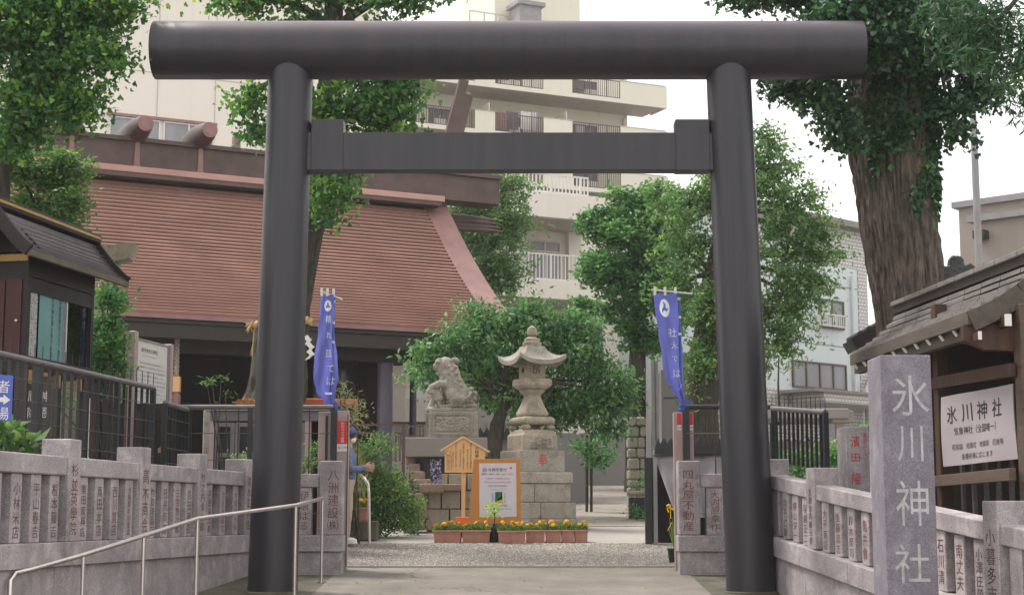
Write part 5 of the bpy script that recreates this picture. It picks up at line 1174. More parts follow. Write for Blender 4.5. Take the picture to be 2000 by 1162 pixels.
def flower_mesh():
    global FLW
    if FLW is None:
        mb = MB(); rr = random.Random(2)
        for ring, (n, r, z) in enumerate(((9, 0.036, 0.0), (8, 0.028, 0.012), (6, 0.017, 0.02))):
            for i in range(n):
                a = 2*math.pi*i/n + ring; c, s_ = math.cos(a), math.sin(a); w = 0.014
                mb.add([(c*0.004, s_*0.004, z), (c*r-s_*w, s_*r+c*w, z+0.004+rr.uniform(-.004, .006)), (c*r*1.12, s_*r*1.12, z-0.003), (c*r+s_*w, s_*r-c*w, z+0.004)], ((0,1,2,3),))
        mb.ball((0, 0, 0.014), (0.018, 0.018, 0.014), 8, 5)
        o = mb.build('flower', M['marigold'], None, clean=False); FLW = o.data; bpy.data.objects.remove(o)
    return FLW
def planter(name, label, x0, x1, Y, dy, nfl, seed, foliage=True, rz=0.0, zg=None, h=0.19, grp='marigold planters'):
    rr = random.Random(seed); w = x1 - x0; cx = (x0+x1)/2; zg = G(Y) if zg is None else zg
    t = thing(name, label, 'planter', (cx, Y, zg), rz, grp)
    R = Matrix.Rotation(rz, 4, 'Z'); TT = lambda x, y, z: Vector((cx, Y, zg)) + (R @ Vector((x, y, z)))
    mb = MB(); hb, ht = w/2*0.93, w/2; db, dt = dy/2*0.8, dy/2
    vs = [TT(sx*hb, sy*db, 0) for sx, sy in ((-1,-1),(1,-1),(1,1),(-1,1))] + [TT(sx*ht, sy*dt, h) for sx, sy in ((-1,-1),(1,-1),(1,1),(-1,1))] + [TT(sx*(ht-.02), sy*(dt-.02), h) for sx, sy in ((-1,-1),(1,-1),(1,1),(-1,1))] + [TT(sx*(ht-.025), sy*(dt-.025), h-.04) for sx, sy in ((-1,-1),(1,-1),(1,1),(-1,1))]
    fs = [(3,2,1,0)] + [(a+4*k, (a+1)%4+4*k, (a+1)%4+4*k+4, a+4*k+4) for k in range(3) for a in range(4)]
    mb.add(vs, fs); mb.build('trough', M['terracotta'], t, bevel=0.004)
    mb = MB(); 
    for (sx, sy, lx, ly) in ((0, -1, ht*2+0.03, 0.03), (0, 1, ht*2+0.03, 0.03), (-1, 0, 0.03, dt*2-0.032), (1, 0, 0.03, dt*2-0.032)): c = TT(sx*ht, sy*dt, h-0.012); mb.box(c, (lx, ly, 0.026), rz)
    mb.build('rim', M['terracotta'], t, bevel=0.004)
    mb = MB(); mb.box(TT(0, 0, h-0.04), (w-0.05, dy-0.05, 0.02), rz); mb.build('soil', M['soil'], t)
    n = int(1500*w/0.5); pos = np.array([tuple(TT(rr.uniform(-ht, ht)*0.98, rr.uniform(-dt, dt)*0.95, h - 0.02 + abs(rr.gauss(0, 0.038)))) for _ in range(n)])
    V, F = sprigs(n, pos, 0.045, aspect=0.3, up=0.7); Mi = np.array(ROOTM[t.name]); V = V @ Mi[:3, :3].T + Mi[:3, 3]
    me = fast_mesh('foliage', V, F, np.tile(NR.uniform(0, 1, n), 2)); me.materials.append(M['leafy']); link('foliage', me, t, kind='stuff')
    for i in range(nfl):
        p = Vector((rr.uniform(-ht, ht)*0.9, rr.uniform(-dt, dt*0.6), h + rr.uniform(0.06, 0.13))); o = bpy.data.objects.new('flower', flower_mesh()); COL.objects.link(o); o.parent = t
        o.location = p; s_ = rr.uniform(0.75, 1.1); o.scale = (s_, s_, s_); o.rotation_euler = (rr.uniform(0.2, 0.9), rr.uniform(-0.4, 0.4), rr.uniform(0, 6))
    return t
Yp = 24.25
for i, (a, b, lab, rz, nf) in enumerate(((848, 902, 'terracotta planter of marigolds at the left end, in front of the wooden notice', -0.05, 9), (902.5, 957, 'terracotta planter of marigolds just left of the sapling pot', 0.05, 7),
        (973, 1026, 'broad terracotta planter of marigolds just right of the sapling pot', 0.04, 9), (1027, 1064, 'terracotta planter of marigolds second to the right of the sapling pot', 0.0, 7),
        (1065, 1095.5, 'narrow terracotta planter of marigolds third to the right of the sapling pot', 0.0, 6), (1096, 1121, 'narrow terracotta planter of marigolds next to the right hand end of the row', 0.0, 5), (1121.5, 1147, 'terracotta planter of marigolds at the right end of the row', 0.0, 5))):
    yy = Yp - (0.12 if a > 960 and a < 1026 else 0.0) + (0.02*i if a > 1026 else 0)
    planter('flower_planter', lab, X(a, yy), X(b, yy), yy, 0.26 if i < 2 else 0.3, nf, i+3, rz=rz)
def sapling():
    Y = 24.4; cx = X(965, Y)
    t = thing('potted_sapling', 'small pale leaved sapling in a black pot between the marigold planters', 'potted plant', (cx, Y, G(Y)))
    mb = MB(); mb.lathe((cx, Y, G(Y)), [(0.085, 0), (0.115, 0.2), (0.125, 0.2), (0.125, 0.225), (0.10, 0.225), (0.095, 0.19)], 16); mb.build('pot', M['black_plastic'], t, smooth=30)
    mb = MB(); mb.tube([(cx, Y, G(Y)+0.2), (cx+0.01, Y, G(Y)+0.36), (cx, Y, G(Y)+0.52)], 0.008, 6); mb.build('stem', M['wood_brown'], t)
    n = 70; pos = np.array([(cx + NR.normal(0, .06), Y + NR.normal(0, .06), G(Y) + 0.46 + NR.uniform(-0.1, 0.12)) for _ in range(n)]); V, F = sprigs(n, pos, 0.085, aspect=0.36, up=0.3)
    V = V - np.array([cx, Y, G(Y)]); me = fast_mesh('foliage', V, F, np.tile(NR.uniform(0.5, 1, n), 2)); M['pale_leaf'] = tinted('pale young leaves', [(0.0, (0.16, 0.27, 0.06)), (1.0, (0.36, 0.52, 0.14))], trans=0.3); me.materials.append(M['pale_leaf']); link('foliage', me, t, kind='stuff')
sapling()
planter('flower_planter', 'terracotta planter of marigolds on a low block behind the steel hoop rail', X(692, 24.8), X(718, 24.8), 24.8, 0.24, 5, 31, zg=G(24.8)+0.30, h=0.20)
planter('flower_planter', 'terracotta planter seen through the gap of short left stone fence', X(606, 23.4), X(622, 23.4), 23.4, 0.22, 5, 37, zg=G(23.4)+0.62, h=0.24)
def block_bench():
    Y = 24.75; t = thing('stone_block', 'low mossy grey block holding a marigold planter', 'stone block', (X(712, Y), Y, G(Y)))
    x0, x1 = X(690, Y), X(739, Y); mb = MB(); mb.box(((x0+x1)/2, Y, G(Y)+0.15), (x1-x0, 0.42, 0.30)); mb.build('block', M['gravelly'], t, bevel=0.01)
    Y = 23.5; t = thing('brick_step', 'stack of brick red edging blocks behind short left fence', 'blocks', (X(606, Y), Y, G(Y)))
    for i in range(3): mb = MB(); mb.box((X(606, Y), Y+0.02*i, G(Y)+0.09+0.19*i), (0.5-0.04*i, 0.5, 0.18)); mb.build('block', M['terracotta'] if i != 1 else M['concrete_w'], t, bevel=0.01)
block_bench()
def hoop_rail():
    Y = 23.9; t = thing('hoop_rail', 'bent stainless steel tube rail beside the marigold planter', 'handrail', (X(722, Y), Y, G(Y)))
    pts = [W(722, 1056, Y), W(720.5, 960, Y), W(719, 945, Y), W(712, 934, Y+0.1), W(700, 925, Y+0.5), W(690, 925, Y+1.2)]; pts[0].z = G(Y)
    mb = MB(); mb.tube(pts, 0.022, 12); mb.build('tube', M['stainless'], t, smooth=60)
hoop_rail()
def dark_railing():
    Y = 27.0; t = thing('stair_railing', 'dark square tube railing in front of the shrine steps behind the clipped bush', 'railing', (X(787, Y), Y, G(Y)))
    x0, x1 = X(672, Y), X(787, Y)
    for py in (829, 845, 876): mb = MB(); mb.bar((x0, Y, Z(py, Y)), (x1, Y, Z(py+1, Y)), 0.035, 0.035); mb.build('bar', M['brown_metal'], t)
    mb = MB(); p = X(787, Y); mb.box((p, Y, (Z(829, Y)+G(Y))/2), (0.05, 0.05, Z(829, Y)-G(Y))); mb.build('post', M['brown_metal'], t)
    for px in (772, 780): p = X(px, Y); mb = MB(); mb.box((p, Y, (Z(846, Y)+Z(900, Y))/2), (0.025, 0.025, Z(846, Y)-Z(900, Y))); mb.build('upright', M['brown_metal'], t)
    Y = 30; t = thing('stair_railing', 'farther brown railing between shrine column and lion plinth', 'railing', (X(810, Y), Y, G(Y)))
    for py in (832, 851): mb = MB(); mb.bar((X(788, Y), Y, Z(py, Y)), (X(826, Y), Y, Z(py, Y)), 0.03, 0.03); mb.build('bar', M['brown_metal'], t)
    for px in (790, 797, 811, 819, 826): mb = MB(); mb.box((X(px, Y), Y, (Z(832, Y)+Z(856, Y))/2-0.02), (0.025, 0.025, Z(832, Y)-Z(856, Y)-0.04)); mb.build('upright', M['brown_metal'], t)
dark_railing()
# ------------------------------------------------------------------ banners tied to poles
def cloth_mat(name, c):
    t = NT(name); t.set(0.75); n = t.noise(2.0, 4, 0.6, (6, 6, 1.2)); col = t.ramp(n, [(0.3, tuple(x*0.88 for x in c)), (0.7, c)]); t.color(col)
    tr = t.n('ShaderNodeBsdfTranslucent'); t.l(col, tr.inputs['Color']); mx = t.n('ShaderNodeMixShader'); mx.inputs[0].default_value = 0.45
    t.l(t.p.outputs[0], mx.inputs[1]); t.l(tr.outputs[0], mx.inputs[2]); t.l(mx.outputs[0], t.out.inputs['Surface']); t.bump(t.noise(7, 3, 0.5, (5, 5, 0.7)), 0.3, 0.02); return t.mat
M['cloth'] = cloth_mat('periwinkle banner cloth', (0.17, 0.19, 0.60)); M['cloth_d'] = cloth_mat('deeper blue cloth', (0.10, 0.17, 0.55))
paint('pole_blue', (0.03, 0.10, 0.33), rough=0.35); paint('white_ink', (0.78, 0.78, 0.82), rough=0.8)
def banner(label, Y, edges, bar0, bar1, pole, knot, tail, chars, crest, ripple, seed):
    t = thing('nobori_banner', label, 'banner', (X(pole[0][0], Y), Y, G(Y)))
    ys = [e[0] for e in edges]
    def LR(v):
        y = ys[0] + (ys[-1]-ys[0])*v; 
        for i in range(len(edges)-1):
            if y <= edges[i+1][0] + 1e-6: f = (y-edges[i][0])/(edges[i+1][0]-edges[i][0]); f = f*f*(3-2*f); a, b = edges[i], edges[i+1]; return y, a[1]+(b[1]-a[1])*f, a[2]+(b[2]-a[2])*f
        return y, edges[-1][1], edges[-1][2]
    def P(u, v, off=0.0):
        y, l, r = LR(v); amp = 0.03 + 0.05*v
        dep = amp*math.sin(u*ripple[0] + v*ripple[1] + seed) + 0.35*amp*math.sin(u*11 - v*7 + seed) - 0.10*math.sin(math.pi*min(max(u, 0), 1))*v
        return W(l + (r-l)*u, y, Y + dep - off)
    mb = MB(); mb.grid(lambda u, v: P(u, v), 34, 80); c = mb.build('cloth', M['cloth'], t, smooth=180, clean=False)
    for s, u0, v0, w, h in chars:
        tm = MB()
        v, f = glyph(s); lo, hi = v.min(0), v.max(0); ce = (lo+hi)/2; dd = hi-lo
        tm.add([P(u0 + (q[0]-ce[0])/max(dd[0], .01)*w, v0 - (q[1]-ce[1])/max(dd[1], .01)*h, 0.006) for q in v], f); tm.build('character', M['white_ink'], c, clean=False)
    if crest:
        tm = MB(); u0, v0, ru, rv = crest; tomoe(tm, lambda x, y: P(u0 + x*ru, v0 - y*rv, 0.006), 1.0, 0.6)
        tm.build('crest', M['white_ink'], c, clean=False)
    a, b = W(*bar0, Y), W(*bar1, Y); mb = MB(); mb.tube([a, b], 0.011, 8); mb.build('cross_bar', M['white_metal'], t, smooth=50)
    for f in (0.06, 0.5, 0.95):
        p = P(f, 0.004); mb = MB(); mb.box((p.x, Y, p.z + 0.035), (0.03, 0.03, 0.11)); mb.build('loop', M['paper_w'], t)
    pts = [W(px, py, Y+0.02) for px, py in pole]; pts[-1].z = max(pts[-1].z, G(Y)); mb = MB(); mb.tube(pts, 0.018, 10); mb.build('pole', M['pole_blue'], t, smooth=50)
    for f in (0.12, 0.45, 0.75): q = pts[0].lerp(pts[1], f); mb = MB(); mb.box(q, (0.045, 0.045, 0.035)); mb.build('clip', M['white_metal'], t, bevel=0.004)
    # knot and tail
    mb = MB(); k = Y/3110
    for (px, py, rx, rz_) in knot: mb.ball(W(px, py, Y-0.03), (rx*k, 0.05, rz_*k), 14, 10)
    fuse('knot', mb, M['cloth_d'], t, 0.008, 3, [(0.05, 0.02)])
    mb = MB(); mb.prism([((p[0]-tail[0][0])*k, -(p[1]-tail[0][1])*k) for p in tail], W(*tail[0], Y-0.02), (1,0,0), (0,0,1), 0.02); mb.build('tail', M['cloth_d'], t, bevel=0.005)
banner('violet blue banner with white letters twisted beside left torii leg', 20.7,
       [(575, 627, 652), (600, 625, 653), (650, 621, 653), (700, 614, 659), (738, 612, 661), (765, 618, 655), (782, 631, 653), (796, 648, 657)],
       (625, 569), (669, 585), [(652, 574), (649, 700), (645, 805), (643, 1010)], [(653, 796, 6, 6), (660, 806, 7, 8), (655, 788, 5, 5)], [(655, 800), (666, 803), (676, 825), (661, 830)],
       [('晴', 0.62, 0.22, 0.3, 0.07), ('れ', 0.66, 0.36, 0.28, 0.06), ('皿', 0.62, 0.52, 0.26, 0.065), ('て', 0.68, 0.655, 0.28, 0.06), ('は', 0.70, 0.765, 0.34, 0.07), ('一', 0.62, 0.875, 0.4, 0.02)],
       (0.55, 0.10, 0.26, 0.05), (5.0, 5.5), 0.3)
banner('violet blue banner with white crest and letters on the pole left of right torii leg', 20.7,
       [(573, 1276, 1322), (600, 1279, 1324), (650, 1286, 1330), (700, 1293, 1334), (735, 1299, 1334), (760, 1312, 1335), (785, 1328, 1338)],
       (1272, 566), (1352, 574), [(1325, 571), (1329, 680), (1331, 800), (1330, 1010)], [(1335, 792, 9, 8), (1346, 790, 9, 7), (1332, 800, 7, 5)], [(1326, 792), (1346, 786), (1354, 792), (1340, 806), (1330, 806)],
       [('社', 0.62, 0.36, 0.36, 0.085), ('木', 0.66, 0.48, 0.30, 0.075), ('で', 0.62, 0.60, 0.24, 0.05), ('は', 0.66, 0.735, 0.36, 0.075), ('ノ', 0.72, 0.86, 0.30, 0.05)],
       (0.42, 0.135, 0.22, 0.085), (4.2, 4.0), 1.6)

# ------------------------------------------------------------------ security posts at both sides of the entrance
def security(px0, px1, Y, top, label, sticker, strip=None):
    x0, x1 = X(px0, Y), X(px1, Y); zt = Z(top, Y)
    t = thing('security_post', label, 'sensor post', ((x0+x1)/2, Y+0.06, G(Y)), 0, 'sensor posts at the entrance')
    mb = MB(); mb.box(((x0+x1)/2, Y+0.06, (zt+G(Y))/2), (x1-x0, 0.12, zt-G(Y))); b = mb.build('body', M['pink_grey'], t, bevel=0.006)
    if strip:
        a, c = X(strip[0], Y), X(strip[1], Y); mb = MB(); mb.box(((a+c)/2, Y-0.004, (zt+G(Y))/2), (c-a, 0.012, zt-G(Y)-0.1)); mb.build('groove', M['black_steel'], b)
    if sticker:
        a, c, ya, yb, s, ys = sticker; xa, xb = X(a, Y), X(c, Y); za, zb = Z(ya, Y), Z(yb, Y)
        mb = MB(); mb.box(((xa+xb)/2, Y-0.0015, (za+zb)/2), (xb-xa, 0.004, za-zb)); p = mb.build('red_label', M['red_sign'], b)
        if s: lettering('lettering', s, ((xa+xb)/2, Y-0.0045, (za+zb)/2), (1,0,0), (0,0,1), (xb-xa)*0.5, (za-zb)*0.92, M['white_ink'], p, True)
        zc, zd = Z(yb+1, Y), Z(ys, Y); mb = MB(); mb.box(((xa+xb)/2, Y-0.0015, (zc+zd)/2), (xb-xa, 0.004, zc-zd)); p = mb.build('white_label', M['paper_w'], b)
        lettering('lettering', 'SECOM', ((xa+xb)/2, Y-0.0045, (zc+zd)/2), (1,0,0), (0,0,1), (xb-xa)*0.9, 0.032, M['ink'], p)
    return t
security(619, 649, 20.35, 804, 'pinkish grey sensor post standing close beside the left torii leg', None, (633, 638))
security(656, 678.5, 20.45, 802, 'pinkish grey sensor post with red camera warning label in front of the person', (656.5, 677.5, 822, 866, '防犯カメラ設置', 881), (676.5, 678))
security(1318, 1335.5, 20.45, 805, 'pinkish grey sensor post on the lane side of right banner pole', (1325, 1333, 806, 829, '', 840))
security(1342, 1357, 20.35, 805, 'pinkish grey sensor post between right banner pole and right torii leg', (1348, 1356, 806, 829, '', 840))
for px0, px1, lab in ((650, 655.5, 'thin black upright between the two left sensor posts'), (1336.5, 1341.5, 'thin black upright between the two right sensor posts')):
    Y = 20.3; t = thing('gate_upright', lab, 'post', (X(px0, Y), Y, G(Y)))
    mb = MB(); mb.box((X((px0+px1)/2, Y), Y+0.03, (Z(800, Y)+G(Y))/2), (X(px1, Y)-X(px0, Y), 0.05, Z(800, Y)-G(Y))); mb.build('shaft', M['black_steel'], t, bevel=0.003)

# ------------------------------------------------------------------ the person behind the posts, facing right, hands held out
def person():
    Y = 23.6; px = 678; o = Vector((X(px, Y), Y, G(Y) + 0.045)); s = 1.0
    t = thing('person', 'person in blue cap, white mask, denim shirt and beige trousers holding both hands out', 'person', (o.x, Y, o.z))
    M['skin'] = simple('skin', (0.50, 0.29, 0.21), rough=0.5, var=0.06); M['denim'] = simple('denim shirt', (0.13, 0.17, 0.27), rough=0.85, var=0.3, scale=30, bump=0.2, bscale=60)
    M['beige_cloth'] = simple('beige trousers', (0.42, 0.34, 0.28), rough=0.85, var=0.1); M['cap_blue'] = simple('blue cap', (0.06, 0.09, 0.25), rough=0.8, var=0.1); M['white_shoe'] = simple('white shoes', (0.7, 0.68, 0.66), rough=0.6)
    M['hair'] = simple('dark hair', (0.02, 0.015, 0.012), rough=0.6)
    q = lambda x, y, z: (o.x + x, o.y + y, o.z + z)
    def limbs(mb, extra=0.0, parts='all'):
        def L(pts, rs): mb.tube([q(*p) for p in pts], [r + extra for r in rs], 14)
        if parts in ('all', 'shirt'):
            mb.ball(q(0, 0, 1.22), (0.115+extra, 0.17+extra, 0.20), 16, 12); mb.ball(q(0.0, 0, 1.02), (0.115+extra, 0.155+extra, 0.19), 16, 12); mb.ball(q(-0.01, 0, 1.36), (0.085+extra, 0.185+extra, 0.06+extra), 16, 10)
            for sy in (-1, 1): L([(-0.01, 0.18*sy, 1.35), (0.03, 0.205*sy, 1.20), (0.075, 0.21*sy, 1.08), (0.17, 0.17*sy, 1.085), (0.255, 0.12*sy, 1.10 + (0.015 if sy < 0 else 0))], [0.058, 0.050, 0.047, 0.040, 0.032])
        if parts in ('all', 'legs'):
            mb.ball(q(-0.01, 0, 0.90), (0.115+extra, 0.155+extra, 0.12), 16, 10)
            L([(0, -0.085, 0.90), (0.02, -0.09, 0.50), (-0.0, -0.09, 0.09)], [0.085, 0.058, 0.042]); L([(0, 0.085, 0.90), (-0.03, 0.09, 0.50), (-0.09, 0.09, 0.09)], [0.085, 0.058, 0.042])
    mb = MB(); limbs(mb)
    mb.tube([q(0, 0, 1.36), q(0.012, 0, 1.47)], [0.058, 0.052], 14)
    mb.ball(q(0.02, 0, 1.565), (0.092, 0.074, 0.112), 18, 14); mb.ball(q(0.06, 0, 1.51), (0.045, 0.05, 0.045), 12, 10); mb.ball(q(0.112, 0, 1.548), (0.018, 0.013, 0.02), 8, 6)
    for sy in (-1, 1): mb.ball(q(0.015, 0.076*sy, 1.56), (0.02, 0.01, 0.03), 8, 6); mb.ball(q(0.1, 0.03*sy, 1.575), (0.012, 0.014, 0.01), 8, 6)
    def hand(cx, cy, cz, sy):
        mb.ball(q(cx, cy, cz), (0.045, 0.018, 0.038), 12, 8)
        for i, (dz, ln) in enumerate(((0.03, 0.066), (0.011, 0.076), (-0.009, 0.071), (-0.028, 0.055))):
            mb.tube([q(cx+0.028, cy, cz+dz), q(cx+0.04+ln*0.55, cy-0.004*sy, cz+dz*1.35+0.003), q(cx+0.035+ln, cy-0.018*sy, cz+dz*1.5-0.004)], [0.0095, 0.0088, 0.0072], 8)
        mb.tube([q(cx-0.012, cy, cz+0.03), q(cx+0.018, cy-0.02*sy, cz+0.058), q(cx+0.045, cy-0.026*sy, cz+0.068)], [0.012, 0.0105, 0.0085], 8)
    hand(0.305, -0.095, 1.125, -1); hand(0.285, 0.10, 1.09, 1)
    for x, y in ((0.03, -0.09), (-0.06, 0.09)): mb.ball(q(x, y, 0.05), (0.10, 0.04, 0.045), 12, 8)
    fuse('body', mb, M['skin'], t, 0.0058, 2)
    mb = MB(); limbs(mb, 0.012, 'shirt'); fuse('shirt', mb, M['denim'], t, 0.012, 2, [(0.09, 0.02)])
    mb = MB(); limbs(mb, 0.012, 'legs'); fuse('trousers', mb, M['beige_cloth'], t, 0.012, 3, [(0.12, 0.015)])
    for x, y in ((0.035, -0.09), (-0.055, 0.09)):
        mb = MB(); mb.ball(q(x, y, 0.045), (0.13, 0.052, 0.05), 14, 10); mb.ball(q(x-0.06, y, 0.07), (0.06, 0.05, 0.06), 12, 8); mb.box(q(x, y, 0.008), (0.25, 0.09, 0.028)); fuse('shoe', mb, M['white_shoe'], t, 0.008, 3)
    mb = MB(); mb.ball(q(0.012, 0, 1.585), (0.103, 0.086, 0.10), 18, 14); mb.ball(q(-0.05, 0, 1.53), (0.05, 0.07, 0.06), 10, 8); fuse('hair', mb, M['hair'], t, 0.009, 2)
    mb = MB(); mb.ball(q(0.02, 0, 1.63), (0.105, 0.088, 0.075), 18, 14); mb.prism([(0.07, -0.07), (0.16, -0.055), (0.195, 0), (0.16, 0.055), (0.07, 0.07)], q(0, 0, 1.615), (1,0,0), (0,1,0), 0.012); fuse('cap', mb, M['cap_blue'], t, 0.007, 2)
    mb = MB(); mb.ball(q(0.062, 0, 1.515), (0.056, 0.062, 0.052), 14, 10); mb.ball(q(0.10, 0, 1.53), (0.024, 0.022, 0.03), 10, 8); fuse('mask', mb, M['paper_w'], t, 0.008, 2)
    mb = MB(); mb.ball(q(0.02, 0, 1.60), (0.094, 0.076, 0.012), 14, 6)
person()

# ------------------------------------------------------------------ roofed display case on the left
M['roof_metal'] = simple('violet brown metal roofing', (0.13, 0.105, 0.12), rough=0.22, metal=0.5, var=0.25, scale=3)
M['lacquer'] = simple('dark red brown lacquer', (0.05, 0.010, 0.008), rough=0.4, var=0.25, scale=2, spec=0.3)
M['dark_metal'] = simple('dark brown black cabinet paint', (0.016, 0.012, 0.012), rough=0.5, metal=0.0, var=0.3, spec=0.3)
M['soffit_g'] = simple('olive weathered soffit', (0.11, 0.095, 0.065), rough=0.8, var=0.3, bump=0.3)
def display_case():
    A = W(52, 620, 16.2); Bp = W(183, 620, 17.7); A = Vector((A.x, 16.2, 0)); Bp = Vector((Bp.x, 17.7, 0)); d = (Bp - A).normalized(); L = (Bp-A).length; n = Vector((d.y, -d.x, 0))   # n faces the path
    wd = 0.46; fr = Frame(A, (d.x, d.y)); zg = 1.36
    t = thing('display_case', 'dark roofed notice case with glass front and papers behind the left fence', 'notice case', (A.x, A.y, zg))
    z1 = fr.at(60, 520)[1]; z0 = fr.at(60, 722)[1]
    mb = MB(); fr.box(mb, 0, L, z1-0.10, z1+0.12, -wd, 0.0); fr.box(mb, 0, L, z0, z0+0.14, -wd, 0.0); fr.box(mb, 0, 0.07, z0+0.14, z1-0.1, -wd, 0.0); fr.box(mb, L-0.06, L, z0+0.14, z1-0.1, -wd, 0.0); fr.box(mb, 0.07, L-0.06, z0+0.14, z1-0.1, -wd, -wd+0.3)
    b = mb.build('cabinet', M['dark_metal'], t, bevel=0.004)
    zt2 = fr.at(60, 536)[1]
    g_ = MB(); fr.box(g_, 0.10, L-0.07, z0+0.15, z1-0.12, -0.045, -0.035); g_.build('pane', M['glass_case'], t)
    mb = MB(); fr.box(mb, 0.07, L-0.06, z1-0.26, z1-0.11, -0.03, -0.004); mb.build('header', M['dark_metal'], t)
    # papers inside
    def pap(a, b_, ya, yb, m, name='paper_sheet', w=-0.02):
        u0, v1 = fr.at(a, ya); u1, v0 = fr.at(b_, yb); mb = MB(); fr.box(mb, u0, u1, v0, v1, w-0.004, w); return mb.build(name, M[m], t)
    p = pap(56, 72, 560, 715, 'newsprint'); pap(82, 130, 567, 712, 'teal_paper'); pap(128, 132, 567, 712, 'paper'); 
    q = fr.at(104, 650); c = fr.p(q[0], q[1], -0.016); lettering('lettering', '氷川神社例大祭のお知らせ', c, d, (0,0,1), 0.055, 0.78, M['ink'], p, True)
    q = fr.at(119, 640); c = fr.p(q[0], q[1], -0.016); lettering('lettering', '神輿渡御は八月下旬', c, d, (0,0,1), 0.045, 0.6, M['ink'], p, True)
    # near gable side: lacquer door with knob, gold plate
    nf = -d; P2 = lambda w, v, off=0.0: A - n*w + Vector((0, 0, v)) + nf*off
    mb = MB(); mb.add([P2(w, v, o_) for o_ in (0.0, 0.015) for w, v in ((0.06, z0+0.08), (0.23, z0+0.08), (0.23, z1-0.14), (0.06, z1-0.14))], ((0,1,2,3), (4,7,6,5), (0,4,5,1), (1,5,6,2), (2,6,7,3), (3,7,4,0))); dr = mb.build('door', M['lacquer'], t)
    mb = MB(); mb.add([P2(w, v, o_) for o_ in (0.0, 0.015) for w, v in ((0.25, z0+0.08), (0.42, z0+0.08), (0.42, z1-0.14), (0.25, z1-0.14))], ((0,1,2,3), (4,7,6,5), (0,4,5,1), (1,5,6,2), (2,6,7,3), (3,7,4,0))); mb.build('door', M['lacquer'], t)
    mb = MB(); mb.ball(P2(0.10, (z0+z1)/2 - 0.04, 0.03), 0.018, 10, 8); mb.build('knob', M['stainless'], dr, smooth=180)
    mb = MB(); mb.add([P2(w, v, o_) for o_ in (0.0, 0.03) for w, v in ((0.0, z1+0.05), (wd, z1+0.05), (wd, z1+0.12), (0.0, z1+0.12))], ((0,1,2,3), (4,7,6,5), (0,4,5,1), (1,5,6,2), (2,6,7,3), (3,7,4,0))); mb.build('gold_plate', M['gold'], t)
    # roof: two hollow slopes with stepped courses
    zr = W(178, 475, 18.1).z; ze = W(248, 552, 18.1).z; rC = A - n*(wd/2); run = wd/2 + 0.20; u0, u1 = -0.38, L + 0.40
    def RP(u, s, sgn, lift=0.0):
        z = zr + (ze-zr)*(1-(1-s)**1.22); w = run*s*sgn; return rC + d*u + n*w + Vector((0, 0, z + lift))
    for sgn in (1, -1):
        for i in range(9):
            s0, s1 = i/9, (i+1)/9; vs = []
            for u in (u0, u1): vs += [RP(u, s0, sgn, 0.0), RP(u, s1, sgn, 0.028), RP(u, s1, sgn, -0.005), RP(u, s0, sgn, -0.02)]
            mb = MB(); mb.add(vs, ((0,1,5,4), (1,2,6,5), (2,3,7,6), (0,3,2,1), (4,5,6,7))); mb.build('roof_course', M['roof_metal'], t, clean=False)
        mb = MB(); mb.grid(lambda a, b_: RP(u0 + (u1-u0)*a, b_, sgn, -0.03 - 0.03*b_), 2, 8); mb.build('soffit', M['soffit_g'], t, clean=False)
        a_, b_ = RP(u0, 1, sgn, -0.03), RP(u1, 1, sgn, -0.03); mb = MB(); mb.bar(a_, b_, 0.05, 0.06); mb.build('eave_board', M['soffit_g'], t)
        for uu in (u0, u1):
            mb = MB(); pts = [RP(uu, k/6, sgn, 0.0) for k in range(7)]
            for k in range(6): mb.bar(pts[k], pts[k+1] + (pts[k+1]-pts[k])*0.02, 0.05, 0.13, up=(0,0,1))
            mb.build('barge_board', M['dark_metal'], t)
    mb = MB(); mb.bar(rC + d*(u0-0.05) + Vector((0,0,zr+0.05)), rC + d*(u1+0.05) + Vector((0,0,zr+0.05)), 0.16, 0.10); mb.build('ridge', M['dark_metal'], t, bevel=0.01)
    mb = MB(); mb.bar(rC + d*u0 + n*0.085 + Vector((0,0,zr+0.055)), rC + d*u1 + n*0.085 + Vector((0,0,zr+0.055)), 0.012, 0.03); mb.build('gold_line', M['gold'], t)
    mb = MB(); mb.add([rC + d*(-0.02) + n*(run*0.9) + Vector((0,0,ze+.05)), rC + d*(-0.02) - n*(run*0.9) + Vector((0,0,ze+.05)), rC + d*(-0.02) + Vector((0,0,zr-.02))], ((0,1,2),)); mb.build('gable_panel', M['dark_metal'], t, clean=False)
    for (u, w) in ((0.06, 0.06), (L-0.06, 0.06), (0.06, wd-0.06), (L-0.06, wd-0.06)):
        mb = MB(); c = fr.p(u, (z0+zg)/2, -w); mb.box(c, (0.10, 0.10, z0-zg), fr.ang); mb.build('leg', M['wood_dark'], t)
    for (u, w) in ((0.15, 0.0), (0.45, 0.0), (0.75, 0.0), (1.25, 0.0)):
        mb = MB(); fr.box(mb, u-0.05, u+0.05, z0-0.14, z0-0.002, -0.04, 0.0); mb.build('gold_fitting', M['gold'], t)
t_ = NT('glass of the case'); t_.set(0.03); gl = t_.n('ShaderNodeBsdfGlossy'); gl.inputs['Roughness'].default_value = 0.02; tp = t_.n('ShaderNodeBsdfTransparent'); tp.inputs['Color'].default_value = (0.80, 0.88, 0.86, 1)
fz = t_.n('ShaderNodeFresnel'); fz.inputs['IOR'].default_value = 1.5; mx = t_.n('ShaderNodeMixShader'); t_.l(fz.outputs[0], mx.inputs[0]); t_.l(tp.outputs[0], mx.inputs[1]); t_.l(gl.outputs[0], mx.inputs[2]); t_.l(mx.outputs[0], t_.out.inputs['Surface']); M['glass_case'] = t_.mat
paint('teal_paper', (0.12, 0.26, 0.255), rough=0.6, var=0.2, scale=3)
